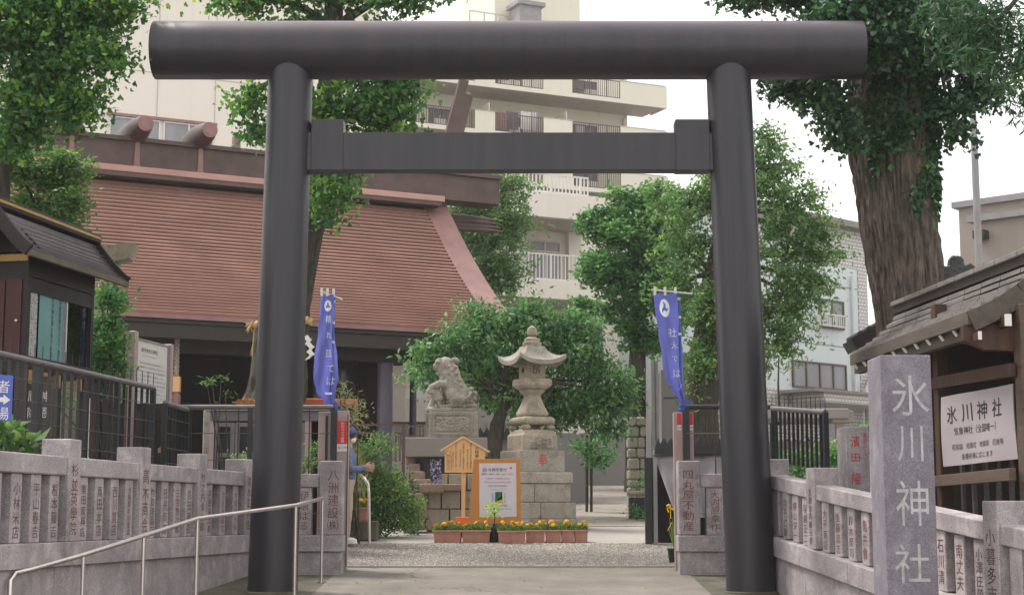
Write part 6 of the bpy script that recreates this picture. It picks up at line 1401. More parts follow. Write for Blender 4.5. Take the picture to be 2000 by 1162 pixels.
t_ = NT('newsprint'); t_.set(0.8); t_.color(t_.ramp(t_.noise(60, 3, 0.7), [(0.4, (0.12, 0.12, 0.12)), (0.55, (0.45, 0.45, 0.44))])); M['newsprint'] = t_.mat
display_case()

# ------------------------------------------------------------------ garden behind the left fence: raised bed, sign boards, small things
g = MB(); bx0 = lambda y: -6.0 + 0.14*y - 0.38
g.grid(lambda u, v: (bx0(9 + v*10.6) - 9*u, 9 + v*10.6, 1.30 + 0.03*math.sin(u*20+v*9)), 12, 10); struct('garden_bed', g, M['earth'])
g = MB(); g.bar((bx0(9), 9, 0.55), (bx0(19.6), 19.6, 0.55), 0.06, 1.45); g.bar((bx0(19.6), 19.6, 0.55), (bx0(19.6)-9, 19.6, 0.55), 0.06, 1.45); struct('garden_retaining_wall', g, M['granite_d'])
def info_board():
    a = W(258, 800, 19.4); b = W(322, 800, 20.35); A, B = Vector((a.x, 19.4, 0)), Vector((b.x, 20.35, 0)); fr = Frame(A, (B.x-A.x, B.y-A.y)); L = (B-A).length
    t = thing('information_board', 'pale grey information board between two flat posts, grey print on white', 'information board', (A.x, A.y, 1.3))
    for (u0, u1, ya) in ((-0.115, -0.005, 648), (L+0.01, L+0.09, 671)):
        _, v1 = fr.at(262 if u0 < 0 else 322, ya); mb = MB(); fr.box(mb, u0, u1, 0.5, v1, -0.06, 0.06); mb.build('post', M['pink_grey'], t, bevel=0.006)
    v1 = fr.at(262, 659)[1]; v0 = fr.at(262, 790)[1]; mb = MB(); fr.box(mb, 0.0, L, v0, v1, -0.03, 0.02); p = mb.build('panel', M['white_metal'], t, bevel=0.004)
    mb = MB(); k = 0.02
    for (a0, a1, b0, b1) in ((0.0, L, v1-k, v1), (0.0, k, v0, v1-k), (L-k, L, v0, v1-k)): fr.box(mb, a0, a1, b0, b1, 0.02, 0.035)
    mb.build('frame', M['grey_pole'], p)
    c = fr.p(L*0.42, v1-0.13, 0.0225); lettering('lettering', '高円寺氷川神社', c, fr.d, (0,0,1), L*0.5, 0.055, M['ink'], p)
    c = fr.p(L*0.42, v1-0.20, 0.0225); lettering('lettering', 'Koenji Hikawa Shrine', c, fr.d, (0,0,1), L*0.42, 0.022, M['grey_pole'], p)
    for i in range(9):
        s = ('当社は素戔嗚尊を御祭神とし', '源頼朝公が奥州征伐の折に', '随兵の高橋氏が武蔵国の', '大宮氷川神社を勧請したと', '伝えられております境内には', '気象神社が鎮座し晴天祈願', '例大祭は八月下旬に行われ', '神輿渡御や神楽が奉納され', '多くの人々で賑わいます')[i]
        c = fr.p(L*0.5, v1-0.29-0.052*i, 0.0225); lettering('lettering', s, c, fr.d, (0,0,1), L*(0.84 if i % 3 else 0.74), 0.027, M['grey_pole'], p)
info_board()
def garden_signs():
    Y = 16.6; t = thing('garden_signboard', 'brown signboard with large white characters low behind the left steel fence', 'sign', (X(66, Y), Y, 1.3))
    x0, x1 = X(44, Y), X(96, Y); z0, z1 = 1.3, Z(735, Y); mb = MB(); mb.box(((x0+x1)/2, Y, (z0+z1)/2), (x1-x0, 0.05, z1-z0)); p = mb.build('board', M['wood_grey'], t)
    for i, s in enumerate(('厄除', '祈願', '神恩')): lettering('lettering', s, (X(54+13*i, Y), Y-0.027, Z(790, Y)), (1,0,0), (0,0,1), 0.075, 0.34, M['white_ink'], p, True)
    lettering('lettering', '高円寺氷川', (X(70, Y), Y-0.027, Z(872, Y)), (1,0,0), (0,0,1), 0.2, 0.035, M['white_ink'], p)
    Y = 18.9; t = thing('votive_stakes', 'row of pale and gilded wooden stakes in the shade behind steel fence', 'wooden stakes', (X(180, Y), Y, 1.3))
    for px, w, ya, yb, m in ((153, 4, 779, 895, 'paper_w'), (166, 7, 778, 895, 'paper_w'), (178, 6, 748, 780, 'wood_brown'), (222, 5, 798, 850, 'wood_brown'), (240, 3, 755, 850, 'wood_grey'), (265, 8, 802, 815, 'wood_brown'), (290, 6, 800, 880, 'copper_trim'), (205, 4, 760, 880, 'wood_grey')):
        xx = X(px, Y); k = Y/3100; mb = MB(); mb.box((xx, Y, (Z(ya, Y)+1.3)/2), (w*k, 0.02, Z(ya, Y)-1.3)); mb.build('stake', M[m], t)
    # dark mixed racks behind
    Y = 19.3; t = thing('prayer_rack', 'dark timber rack hung with small tablets in the shade', 'rack', (X(240, Y), Y, 1.3))
    xa, xb = X(190, Y), X(320, Y); mb = MB(); mb.box(((xa+xb)/2, Y+0.2, 1.75), (xb-xa, 0.08, 0.9)); mb.build('back', M['wood_dark'], t)
    rr = random.Random(9)
    for i in range(14): xx = xa + (xb-xa)*(i+0.5)/14; mb = MB(); mb.prism([(-0.04, 0), (0.04, 0), (0.04, 0.05), (0, 0.075), (-0.04, 0.05)], (xx, Y+0.15, 1.6 + 0.2*(i % 3)), (1,0,0), (0,0,1), 0.01); mb.build('tablet', M['wood_brown'] if rr.random() < .6 else M['straw'], t, clean=False)
garden_signs()
paint('rope_pale', (0.38, 0.32, 0.26), rough=0.9, var=0.4, scale=40, bump=0.4)
def bell_rope():
    Y = 34.0; t = thing('bell_rope', 'thick braided bell rope with a pale wood sleeve hanging at the shrine front', 'rope', (X(337, Y), Y, Z(800, Y)))
    x = X(336.5, Y); 
    for s in (0, 1):
        mb = MB(); pts = [(x + 0.03*math.cos(i*0.9 + s*math.pi), Y + 0.03*math.sin(i*0.9+s*math.pi), Z(640 + i*2.4, Y)) for i in range(40)]; mb.tube(pts, 0.036, 7); mb.build('strand', M['rope_pale'], t, smooth=60)
    mb = MB(); mb.box((x+0.02, Y, (Z(735, Y)+Z(766, Y))/2), (0.15, 0.15, Z(735, Y)-Z(766, Y))); mb.build('wood_sleeve', M['wood_new'], t, bevel=0.01)
    mb = MB(); mb.lathe((x+0.02, Y, 0), [(0.05, Z(800, Y)), (0.085, Z(790, Y)), (0.09, Z(772, Y)), (0.06, Z(767, Y))], 12); mb.build('tassel', M['copper_trim'], t, smooth=50)
bell_rope()
def rack_case():
    Y = 22.6; x0, x1 = X(405, Y), X(640, Y); zt = Z(803, Y); g0 = G(Y)
    t = thing('glazed_cabinet', 'grey framed cabinet with glass doors under the sacred tree', 'cabinet', ((x0+x1)/2, Y, g0))
    fr = Frame((x0, Y, 0), (1, 0)); L = x1-x0; zb = Z(822, Y)
    mb = MB(); fr.box(mb, 0, L, zb, zt, -0.5, 0.0); mb.build('fascia', M['rail_grey'], t, bevel=0.005)
    mb = MB(); fr.box(mb, -0.06, L+0.06, zt+0.002, zt+0.04, -0.56, 0.06); mb.build('top', M['concrete_w'], t, bevel=0.005)
    mb = MB(); fr.box(mb, 0, L, g0, zb-0.002, -0.5, -0.42); mb.build('back', M['interior_dark'], t)
    for u0, u1 in ((0.0, 0.07), (0.42*L-.03, 0.42*L+.05), (0.80*L, 0.80*L+0.08), (L-0.1, L)): mb = MB(); fr.box(mb, u0, u1, g0, zb-0.002, -0.10, -0.002); mb.build('post', M['pink_grey'], t)
    xs = [0.07, 0.22*L, 0.42*L-.03]; 
    for a, b in ((0.07, 0.21*L), (0.215*L, 0.42*L-.03), (0.42*L+.05, 0.60*L), (0.605*L, 0.80*L)): window(fr, t, a, b, g0+0.4, zb-0.02, 'glass_dk', 'rail_grey', 1, -0.06, rail_v=(g0+zb)/2+0.45, name='glass_door')
rack_case()
def orange_beam():
    Y = 25.5; t = thing('orange_rail', 'short orange timber rail behind the left banner', 'rail', (X(640, Y), Y, G(Y)))
    mb = MB(); mb.bar((X(590, Y), Y, Z(784, Y)), (X(695, Y), Y, Z(786, Y)), 0.1, 0.10); mb.build('beam', simple('orange timber', (0.50, 0.10, 0.03), var=0.15), t, bevel=0.01)
    for px in (598, 690): mb = MB(); mb.box((X(px, Y), Y, (Z(792, Y)+G(Y))/2), (0.09, 0.09, Z(792, Y)-G(Y))); mb.build('post', M['wood_brown'], t)
orange_beam()
def old_torii():
    Y = 20.0; t = thing('stone_torii', 'old small stone torii, its beam end showing past the display case roof', 'torii gate', (X(120, Y), Y, 1.3))
    zt, zb = Z(484, Y), Z(518, Y); x1 = X(265, Y, 500)
    def fn(side):
        pts = []
        for i in range(9): u = i/8; x = X(40, Y) + (x1 - X(40, Y))*u; up = 0.07*max(0, (u-0.55)/0.45)**2; pts.append((x, up))
        return pts
    mb = MB(); P_ = fn(0); bot = [(x - (0.05 if i == 8 else 0), zb + up*1.0) for i, (x, up) in enumerate(P_)]; top = [(x, zt + up*0.6) for x, up in P_]
    for i in range(8):
        a, b, c, d_ = (bot[i][0], bot[i][1]), (bot[i+1][0], bot[i+1][1]), (top[i+1][0], top[i+1][1]), (top[i][0], top[i][1])
        vs = [(p[0], Y-0.15, p[1]) for p in (a, b, c, d_)] + [(p[0], Y+0.15, p[1]) for p in (a, b, c, d_)]
        mb.add(vs, [(0,1,2,3), (7,6,5,4), (0,4,5,1), (3,2,6,7)] + ([(1,5,6,2)] if i == 7 else []) + ([(0,3,7,4)] if i == 0 else []))
    mb.build('lintel', M['stone'], t, bevel=0.0)
    mb = MB(); mb.box(((X(40, Y)+X(233, Y, 530))/2, Y, (zb+Z(547, Y))/2-0.01), (X(233, Y, 530)-X(40, Y), 0.22, zb-Z(547, Y)-0.01)); mb.build('under_lintel', M['stone'], t, bevel=0.01)
    mb = MB(); mb.box(((X(40, Y)+X(213, Y, 600))/2, Y, (Z(583, Y)+Z(622, Y))/2), (X(213, Y, 600)-X(40, Y), 0.2, Z(583, Y)-Z(622, Y))); mb.build('tie_beam', M['stone'], t, bevel=0.01)
    mb = MB(); mb.tube([(X(120, Y), Y, 1.2), (X(124, Y), Y, Z(545, Y))], 0.15, 20); mb.build('pillar', M['stone'], t, smooth=40)
old_torii()

# ------------------------------------------------------------------ roofed sign stand on the right
def sign_shelter():
    xr = lambda Y: 5.33 - 0.08*Y           # line of the sign posts
    d = Vector((-0.08, 1, 0)).normalized(); n = Vector((-d.y, d.x, 0))            # n faces the path (left)
    zg = 0.2
    t = thing('sign_shelter', 'weathered timber shelter with shingled roof and white rafter ends at the right edge', 'roofed notice board', (xr(14.3), 14.3, zg))
    posts = [(X(1842, 15.45, 850), 15.45, 0.075, 'wood_brown'), (X(2012, 13.3, 850), 13.3, 0.10, 'wood_grey')]
    for (x, y, w, m) in posts: mb = MB(); mb.box((x, y, (Z(600, y)+zg)/2), (w*1.6, w*1.6, Z(590, y)-zg), 0.08); mb.build('post', M[m], t, bevel=0.006)
    a = Vector((posts[0][0], 15.45, 0)); b = Vector((posts[1][0], 13.3, 0))
    for (pya, pyb, th, m) in ((749, 722, 0.115, 'wood_brown'), (940, 926, 0.105, 'wood_grey')):
        p = W(1826, pya, 15.45), W(1978, pyb, 13.3); mb = MB(); mb.bar(p[0], p[1], 0.06, th); mb.build('cross_beam', M[m], t, bevel=0.004)
    for i in range(7):
        q = a.lerp(b, (i+0.5)/7); mb = MB(); mb.box((q.x+0.12, q.y, (zg+Z(945, q.y)+0.3)/2), (0.03, 0.07, Z(900, q.y)-zg)); mb.build('back_slat', M['granite_d'], t)
    mb = MB(); mb.box((xr(14.3)+1.15, 14.4, 1.35), (0.06, 4.2, 2.3), 0.08); mb.build('back_wall', M['wood_dark'], t)
    mb = MB(); mb.box((xr(15.6)+0.6, 16.35, 1.5), (1.3, 0.05, 2.2)); mb.build('end_wall', M['wood_dark'], t)
    # roof frame: eave line E, ridge line R
    E0, E1 = W(1665, 698, 17.9), W(1897, 624, 13.3); R0 = W(1759, 612, 18.2); R1 = W(2062, 498, 13.3); E1.z = E0.z*0.35 + E1.z*0.65
    NS = 7
    def RP(u, s, lift=0.0):          # u 0 far - 1 near, s 0 ridge - 1 eave
        a_, b_ = R0.lerp(R1, u), E0.lerp(E1, u); p = a_.lerp(b_, s); p.z += lift - 0.10*math.sin(math.pi*s)*0.6; return p
    rr = random.Random(4)
    for i in range(NS):
        s0, s1 = i/NS, (i+1)/NS; nseg = 9
        for k in range(nseg):
            off = 0.5/nseg if i % 2 else 0.0; u0, u1 = max(0, k/nseg - off), min(1, (k+1)/nseg - off) if k < nseg-1 else 1.0
            if u1 <= u0: continue
            l = rr.uniform(-0.004, 0.006); vs = []
            for u in (u0+0.002, u1-0.002): vs += [RP(u, s0, 0.005), RP(u, s1+0.02, 0.062+l), RP(u, s1+0.02, 0.026+l), RP(u, s0, -0.015)]
            mb = MB(); mb.add(vs, ((0,1,5,4), (1,2,6,5), (2,3,7,6), (0,3,2,1), (4,5,6,7))); mb.build('shingle', M['shingle'], t, clean=False)
    mb = MB(); mb.grid(lambda u, v: RP(u, v, -0.04), 6, 6); mb.build('soffit', M['wood_dark'], t, clean=False)
    a_, b_ = RP(0, 1, -0.03), RP(1, 1, -0.03); mb = MB(); mb.bar(a_, b_, 0.06, 0.12); mb.build('eave_board', M['wood_grey_d'], t, bevel=0.004)
    mb = MB(); mb.bar(RP(0, .9, -0.17), RP(0.96, .9, -0.17), 0.08, 0.10); mb.build('wall_plate', M['wood_grey_d'], t)
    # rear slope, seen only edge on
    RR = R1 + Vector((1.3, 0, -0.8)); R00 = R0 + Vector((1.3, 0, -0.8)); mb = MB(); mb.add([R0, R1, RR, R00, R0-Vector((0,0,.06)), R1-Vector((0,0,.06)), RR-Vector((0,0,.06)), R00-Vector((0,0,.06))], ((0,1,2,3), (7,6,5,4), (1,5,6,2), (0,3,7,4))); mb.build('rear_slope', M['shingle'], t)
    for k in range(8):               # ridge cap in pieces
        u0, u1 = k/8, (k+1)/8; p, q = R0.lerp(R1, u0+0.003), R0.lerp(R1, u1-0.003); mb = MB(); mb.bar(p+Vector((0,0,.10)), q+Vector((0,0,.10)), 0.24, 0.05); mb.build('ridge_plank', M['shingle'], t, bevel=0.006)
    mb = MB(); mb.bar(R0+Vector((0,0,.035)), R1+Vector((0,0,.035)), 0.17, 0.085); mb.build('ridge_core', M['wood_dark'], t)
    # verge board on the near gable
    mb = MB(); pts = [RP(1.0, k/5, -0.06) for k in range(6)]
    for k in range(5): mb.bar(pts[k], pts[k+1]+(pts[k+1]-pts[k])*0.02, 0.05, 0.17, up=(0,0,1))
    mb.build('verge_board', M['wood_grey_d'], t)
    for k in range(11):              # rafters with white painted ends
        u = 0.03 + k*0.095; p, q = RP(u, 0.98, -0.115), RP(u, 0.1, -0.10); mb = MB(); mb.bar(p, q, 0.045, 0.06); mb.build('rafter', M['wood_dark'], t)
        dv = (p-q).normalized(); mb = MB(); mb.bar(p, p + dv*0.012, 0.049, 0.064); mb.build('rafter_end', M['white_paint'], t)
    for (px, py, Y, w, h) in ((1969, 625, 13.15, 0.055, 0.10), (1914, 655, 13.15, 0.028, 0.07)):
        p = W(px, py, Y); mb = MB(); mb.box(p, (w, 0.012, h)); mb.build('beam_end', M['white_paint'], t); mb = MB(); mb.box(p + Vector((0, 0.2, 0)), (w*0.9, 0.38, h*0.95)); mb.build('purlin', M['wood_brown'], t)
    p = W(1965, 662, 13.4); mb = MB(); mb.prism([(-0.36, -0.02), (-0.18, -0.10), (0.25, -0.12), (0.25, 0.14), (-0.36, 0.12)], (p.x-0.02, 13.42, p.z), (1,0,0), (0,0,1), 0.08); mb.build('bracket_beam', M['wood_brown'], t, bevel=0.006)
    # hung white cloth sign
    cs = [W(1838, 911-135, 15.15), W(1980, 749, 13.4), W(1987, 896, 13.4), W(1843, 911, 15.15)]
    s = thing('hanging_sign', 'white sign sheet with black characters hung inside the timber shelter', 'sign', tuple(cs[3]))
    F = lambda u, v, off=0.0: (cs[0].lerp(cs[1], u)).lerp(cs[3].lerp(cs[2], u), v) + n*off + n*0.012*math.sin(u*7+v*3)
    mb = MB(); mb.grid(lambda u, v: F(u, v), 14, 8); mb.grid(lambda u, v: F(1-u, v, -0.01), 14, 8); sh = mb.build('sheet', M['sign_sheet'], s, smooth=180, clean=False)
    def st(txt, cu, cv, w, h):
        v, f = glyph(txt); lo, hi = v.min(0), v.max(0); c = (lo+hi)/2; dd = hi-lo; mb = MB()
        mb.add([F(cu + (q[0]-c[0])/max(dd[0], .01)*w, cv - (q[1]-c[1])/max(dd[1], .01)*h, 0.004) for q in v], f); mb.build('lettering', M['ink'], sh, clean=False)
    for ch, u in (('氷', 0.17), ('川', 0.37), ('神', 0.57), ('社', 0.78)): st(ch, u, 0.275, 0.135, 0.25)
    st('気象神社（全国唯一）', 0.475, 0.52, 0.58, 0.115); st('初宮詣　結婚式　地鎮祭　厄祓等', 0.50, 0.74, 0.72, 0.082); st('各種祈祷に応じます', 0.49, 0.885, 0.46, 0.085)
M['shingle'] = simple('weathered grey brown shingles', (0.175, 0.158, 0.152), rough=0.6, var=0.35, scale=5, stretch=(3, 0.6, 3), bump=0.3)
M['wood_grey_d'] = simple('olive grey old timber', (0.085, 0.07, 0.055), rough=0.75, var=0.3, scale=6, stretch=(2, 0.3, 2), bump=0.25)
M['sign_sheet'] = simple('pale mauve sign sheet', (0.36, 0.315, 0.33), rough=0.7, var=0.06, scale=2)
sign_shelter()
def rear_roof():
    Y = 21.2; t = thing('tiled_gate_roof', 'dark tiled gable roof with carved ridge end tile behind the big ginkgo', 'roof', (X(1878, Y), Y, G(Y)))
    ap = W(1878, 560, Y); le = W(1672, 672, Y); re = ap + (ap - le); re.z = le.z
    for (p, q) in ((ap, le), (ap, re)):
        mb = MB(); mb.bar((p.x, Y+0.35, p.z), (q.x, Y+0.35, q.z), 0.7, 0.16, up=(0,0,1)); mb.build('slope', M['tile_dark'], t)
        mb = MB(); mb.bar((p.x, Y-0.03, p.z-0.06), (q.x, Y-0.03, q.z-0.06), 0.08, 0.30, up=(0,0,1)); mb.build('verge_board', M['dark_metal'], t)
        for i in range(12):
            f = (i+0.5)/12; c = p.lerp(q, f); mb = MB(); mb.tube([(c.x, Y-0.02, c.z+0.10), (c.x, Y+0.7, c.z+0.10)], 0.045, 8); mb.build('roll_tile', M['tile_dark'], t, smooth=50)
    for px in (1800, 1956): x = X(px, Y); mb = MB(); mb.box((x, Y+0.6, (G(Y)+Z(640, Y))/2), (0.2, 0.2, Z(640, Y)-G(Y))); mb.build('post', M['wood_dark'], t)
    k = Y/3090; o = MB(); Q = lambda px, py, dy=0: Vector((X(px, Y), Y-0.08+dy, Z(py, Y)))
    o.prism([((px-1878)*k, (560-py)*k) for px, py in ((1848, 566), (1856, 545), (1846, 532), (1850, 520), (1866, 524), (1868, 508), (1874, 501), (1890, 502), (1896, 511), (1895, 524), (1908, 516), (1919, 526), (1916, 540), (1904, 545), (1910, 566))], (X(1878, Y), Y-0.02, Z(560, Y)), (1,0,0), (0,0,1), 0.14)
    for (px, py, r) in ((1882, 518, 12), (1852, 527, 8), (1910, 528, 8.5), (1862, 552, 9), (1898, 552, 9), (1880, 545, 9)): o.ball(Q(px, py), (r*k, 0.07, r*k), 12, 8)
    for i in range(10): a = math.pi*(i/9); o.ball(Q(1882 + 13*math.cos(a), 519 - 14*math.sin(a), -0.04), (2.5*k, 0.04, 2.5*k), 6, 5)
    fuse('ridge_end_tile', o, M['tile_dark'], t, 0.012, 1, [(0.04, 0.02)])
M['tile_dark'] = simple('dark roof tile', (0.035, 0.036, 0.038), rough=0.5, var=0.35, scale=8, bump=0.3)
rear_roof()

# ------------------------------------------------------------------ tarp covered stand and potted plant at the right of the entrance
def tarp_stand():
    Y = 23.5; t = thing('covered_stand', 'dark stand draped with a grey sheet behind right sensor posts', 'covered stand', (X(1300, Y), Y, G(Y)))
    M['tarp'] = simple('grey sheet', (0.17, 0.155, 0.165), rough=0.55, var=0.2, scale=1.5, stretch=(3, 3, 1), bump=0.3, bscale=4)
    for px, w in ((1271, 0.1), (1285, 0.06)): mb = MB(); mb.box((X(px, Y), Y+0.4, (Z(892, Y)+G(Y))/2), (w, w, Z(892, Y)-G(Y))); mb.build('post', M['black_plastic'] if w > .08 else M['grey_pole'], t)
    mb = MB(); mb.box(((X(1272, Y)+X(1420, Y))/2, Y+0.75, (Z(890, Y)+G(Y))/2), (X(1420, Y)-X(1272, Y), 0.06, Z(890, Y)-G(Y))); mb.build('back_board', M['interior_dark'], t)
    TL, TR, BL, BR = W(1276, 884, Y+0.55), W(1425, 882, Y+0.55), W(1319, 1008, Y-0.15), W(1425, 1012, Y-0.15)
    def fn(u, v):
        p = TL.lerp(TR, u).lerp(BL.lerp(BR, u), v); p.y -= 0.06*math.sin(u*26 + 2*v)*v + 0.03*math.sin(u*9); p.z += 0.05*math.sin(u*math.pi)*(1-v); return p
    mb = MB(); mb.grid(fn, 40, 16); mb.build('sheet', M['tarp'], t, smooth=180, clean=False)
    mb = MB(); a, b = W(1276, 884, Y+0.5), W(1425, 880, Y+0.5); mb.bar(a, b, 0.1, 0.07); mb.build('top_bar', M['grey_pole'], t, bevel=0.006)
    scallops(t, W(1279, 884, Y+0.45).x, W(1425, 884, Y+0.45).x, Y+0.44, W(1300, 884, Y+0.45).z - 0.02, 11, 0.24)
    t = thing('potted_plant', 'black pot with a slim fern and yellow pinwheel of ribbon by right entrance post', 'potted plant', (X(1315, 21.4), 21.4, G(21.4)))
    Y = 21.4; x = X(1314, Y); mb = MB(); z0 = G(Y); mb.lathe((x, Y, z0), [(0.075, 0), (0.10, 0.17), (0.11, 0.17), (0.11, 0.19), (0.09, 0.19), (0.085, 0.16)], 4, math.pi/4); mb.build('pot', M['black_plastic'], t)
    rr = random.Random(8); mb = MB()
    for i in range(26):
        a = rr.uniform(0, 6.28); r = rr.uniform(0.02, 0.10); h = rr.uniform(0.2, 0.48); p0 = Vector((x+0.02, Y, z0+0.17)); p1 = p0 + Vector((math.cos(a)*r*0.6, math.sin(a)*r*0.6, h*0.6)); p2 = p0 + Vector((math.cos(a)*r, math.sin(a)*r, h)); w = Vector((0.008, 0, 0))
        mb.add([p0-w, p0+w, p1+w, p2, p1-w], ((0,1,2,3,4),))
    mb.build('foliage', M['pale_leaf'], t, clean=False, kind='stuff')
    mb = MB()
    for (pts, r) in (([(1302, 988), (1306, 985), (1309, 986), (1309, 992), (1318, 996)], 0.012), ([(1306, 1000), (1303, 992), (1310, 990), (1305, 986)], 0.01), ([(1309, 992), (1310, 1012)], 0.006), ([(1304, 1036), (1312, 1020)], 0.005)): mb.tube([W(px, py, Y-0.06) for px, py in pts], r, 6)
    mb.build('yellow_ribbon', M['marigold'], t)
tarp_stand()
# ------------------------------------------------------------------ trees
from mathutils import noise
def bark(name, c0, c1):
    t = NT(name); t.set(0.9); a = t.noise(2.2, 6, 0.72, (8, 8, 1.3), 0.8); b = t.noise(14, 4, 0.7, (4, 4, 1)); m = t.noise(1.2, 3)
    col = t.ramp(a, [(0.35, c0), (0.62, c1)]); col = t.mix(t.ramp(m, [(0.5, (0,)*3), (0.75, (0.5,)*3)]), col, (0.05, 0.06, 0.035)); t.color(col)
    t.bump(a, 0.9, 0.06); return t.mat
M['bark'] = bark('furrowed bark', (0.03, 0.024, 0.02), (0.20, 0.155, 0.125)); M['bark_d'] = bark('dark mossy bark', (0.02, 0.018, 0.014), (0.085, 0.075, 0.055))
LF = {
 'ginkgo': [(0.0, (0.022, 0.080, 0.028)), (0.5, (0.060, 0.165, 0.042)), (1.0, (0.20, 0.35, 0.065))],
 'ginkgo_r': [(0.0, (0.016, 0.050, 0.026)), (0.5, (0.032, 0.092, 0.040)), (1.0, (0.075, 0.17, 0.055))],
 'broad': [(0.0, (0.040, 0.110, 0.048)), (0.5, (0.095, 0.215, 0.078)), (1.0, (0.20, 0.35, 0.14))],
 'zelkova': [(0.0, (0.055, 0.130, 0.040)), (0.5, (0.10, 0.205, 0.070)), (1.0, (0.23, 0.35, 0.11))],
 'deep': [(0.0, (0.036, 0.115, 0.048)), (0.5, (0.085, 0.215, 0.075)), (1.0, (0.20, 0.36, 0.11))],
 'hedge': [(0.0, (0.035, 0.085, 0.028)), (0.6, (0.095, 0.185, 0.055)), (1.0, (0.27, 0.36, 0.11))],
 'reed': [(0.0, (0.17, 0.19, 0.08)), (1.0, (0.42, 0.40, 0.22))]}
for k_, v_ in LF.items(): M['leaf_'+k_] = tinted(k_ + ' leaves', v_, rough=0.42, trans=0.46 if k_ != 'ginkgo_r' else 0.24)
def lumpdir(n, seed):
    d = NR.normal(0, 1, (n, 3)); d /= np.linalg.norm(d, axis=1)[:, None]
    f = 1 + 0.13*np.sin(d[:, 0]*5+seed) * np.cos(d[:, 2]*6+seed*2) + 0.10*np.sin(d[:, 0]*11 + d[:, 2]*9 + seed*3); return d, f
def split_blobs(blobs, m=7, f=0.46, seed=0):
    rr = random.Random(seed + len(blobs)); out = []
    for b in blobs:
        px, py, Y, rx, ry = b[:5]; k = Y/3090
        out.append((px, py, Y, rx*0.62, ry*0.62))
        for i in range(m):
            a = 2*math.pi*(i + rr.uniform(-.35, .35))/m; q = rr.uniform(0.45, 0.82); s_ = f*rr.uniform(0.65, 1.2)
            out.append((px + math.cos(a)*rx*q, py + math.sin(a)*ry*q, Y + rr.uniform(-.6, .5)*min(rx, ry)*k, rx*s_*0.9, ry*s_*0.8))
    return out
def leaf_cloud(blobs, ncl, per, sg, size, kind='rhomb', aspect=0.5, up=-0.1, shell=0.5, depth=0.8, seed=0, flat=0.6, dens=None, spray=0.0, sub=0, droop=0.25):
    if sub: blobs = split_blobs(blobs, sub)
    P, T, CC = [], [], []
    tot = sum(b[3]*b[4] for b in blobs)
    for bi, b in enumerate(blobs):
        px, py, Y, rx, ry = b[:5]; c = np.array(W(px, py, Y)); k = Y/3090; R = np.array([rx*k, min(rx, ry)*k*depth if len(b) < 6 else b[5], ry*k])
        n = max(3, int(ncl*rx*ry/tot)); d, f = lumpdir(n, seed+bi*1.7); r = NR.uniform(0, 1, n)**shell * f; r = np.where(NR.uniform(0, 1, n) < 0.07, r*1.18, r)
        cc = c + d*R*r[:, None]; CC.append(cc); base = NR.beta(1.3, 1.9, n)
        q = np.repeat(cc, per, 0) + NR.normal(0, 1, (n*per, 3))*np.array([sg, sg, sg*flat])*(0.45 if spray else 1.0)
        if spray:           # leaves strung along drooping twigs that point outwards
            dv = d*np.array([1, 1, 0.55]) + NR.normal(0, 0.35, (n, 3)); dv /= np.linalg.norm(dv, axis=1)[:, None]; tt = NR.uniform(-0.5, 1, n*per)*spray*np.repeat(NR.uniform(0.5, 1.3, n), per)
            q = q + np.repeat(dv, per, 0)*tt[:, None]; q[:, 2] -= droop*np.maximum(tt, 0)**2/max(spray, .01)
        P.append(q); T.append(np.clip(np.repeat(base, per) + NR.normal(0, 0.13, n*per), 0, 1))
    P, T, CC = np.concatenate(P), np.concatenate(T), np.concatenate(CC); n = len(P)
    if kind == 'fan':
        a = NR.uniform(0, 2*math.pi, n); el = NR.normal(up, 0.55, n); d = np.stack([np.cos(a)*np.cos(el), np.sin(a)*np.cos(el), np.sin(el)], 1)
        r = NR.normal(0, 1, (n, 3)); s = np.cross(d, r); s /= np.linalg.norm(s, axis=1)[:, None]; nn = np.cross(s, d); L = (size*NR.uniform(0.5, 1.35, n))[:, None]
        V = np.stack([P, P + d*L*0.72 + s*L*0.62 + nn*L*.12, P + d*L*1.02 + s*L*0.26, P + d*L*0.80, P + d*L*1.02 - s*L*0.26, P + d*L*0.72 - s*L*0.62 + nn*L*.12], 1)
        i = np.arange(n)[:, None]*6; F = np.concatenate([i + [[0,1,2]], i + [[0,2,3]], i + [[0,3,4]], i + [[0,4,5]]]); return V.reshape(-1, 3), F, np.tile(T, 4), CC
    V, F = sprigs(n, P, size, up=up, aspect=aspect); return V, F, np.tile(T, 2), CC
def put_leaves(t, mat, data, name='foliage'):
    V, F, T, CC = data; Mi = np.array(ROOTM[t.name]); V = V @ Mi[:3, :3].T + Mi[:3, 3]
    me = fast_mesh(name, V, F, T); me.materials.append(M[mat]); return link(name, me, t, kind='stuff')
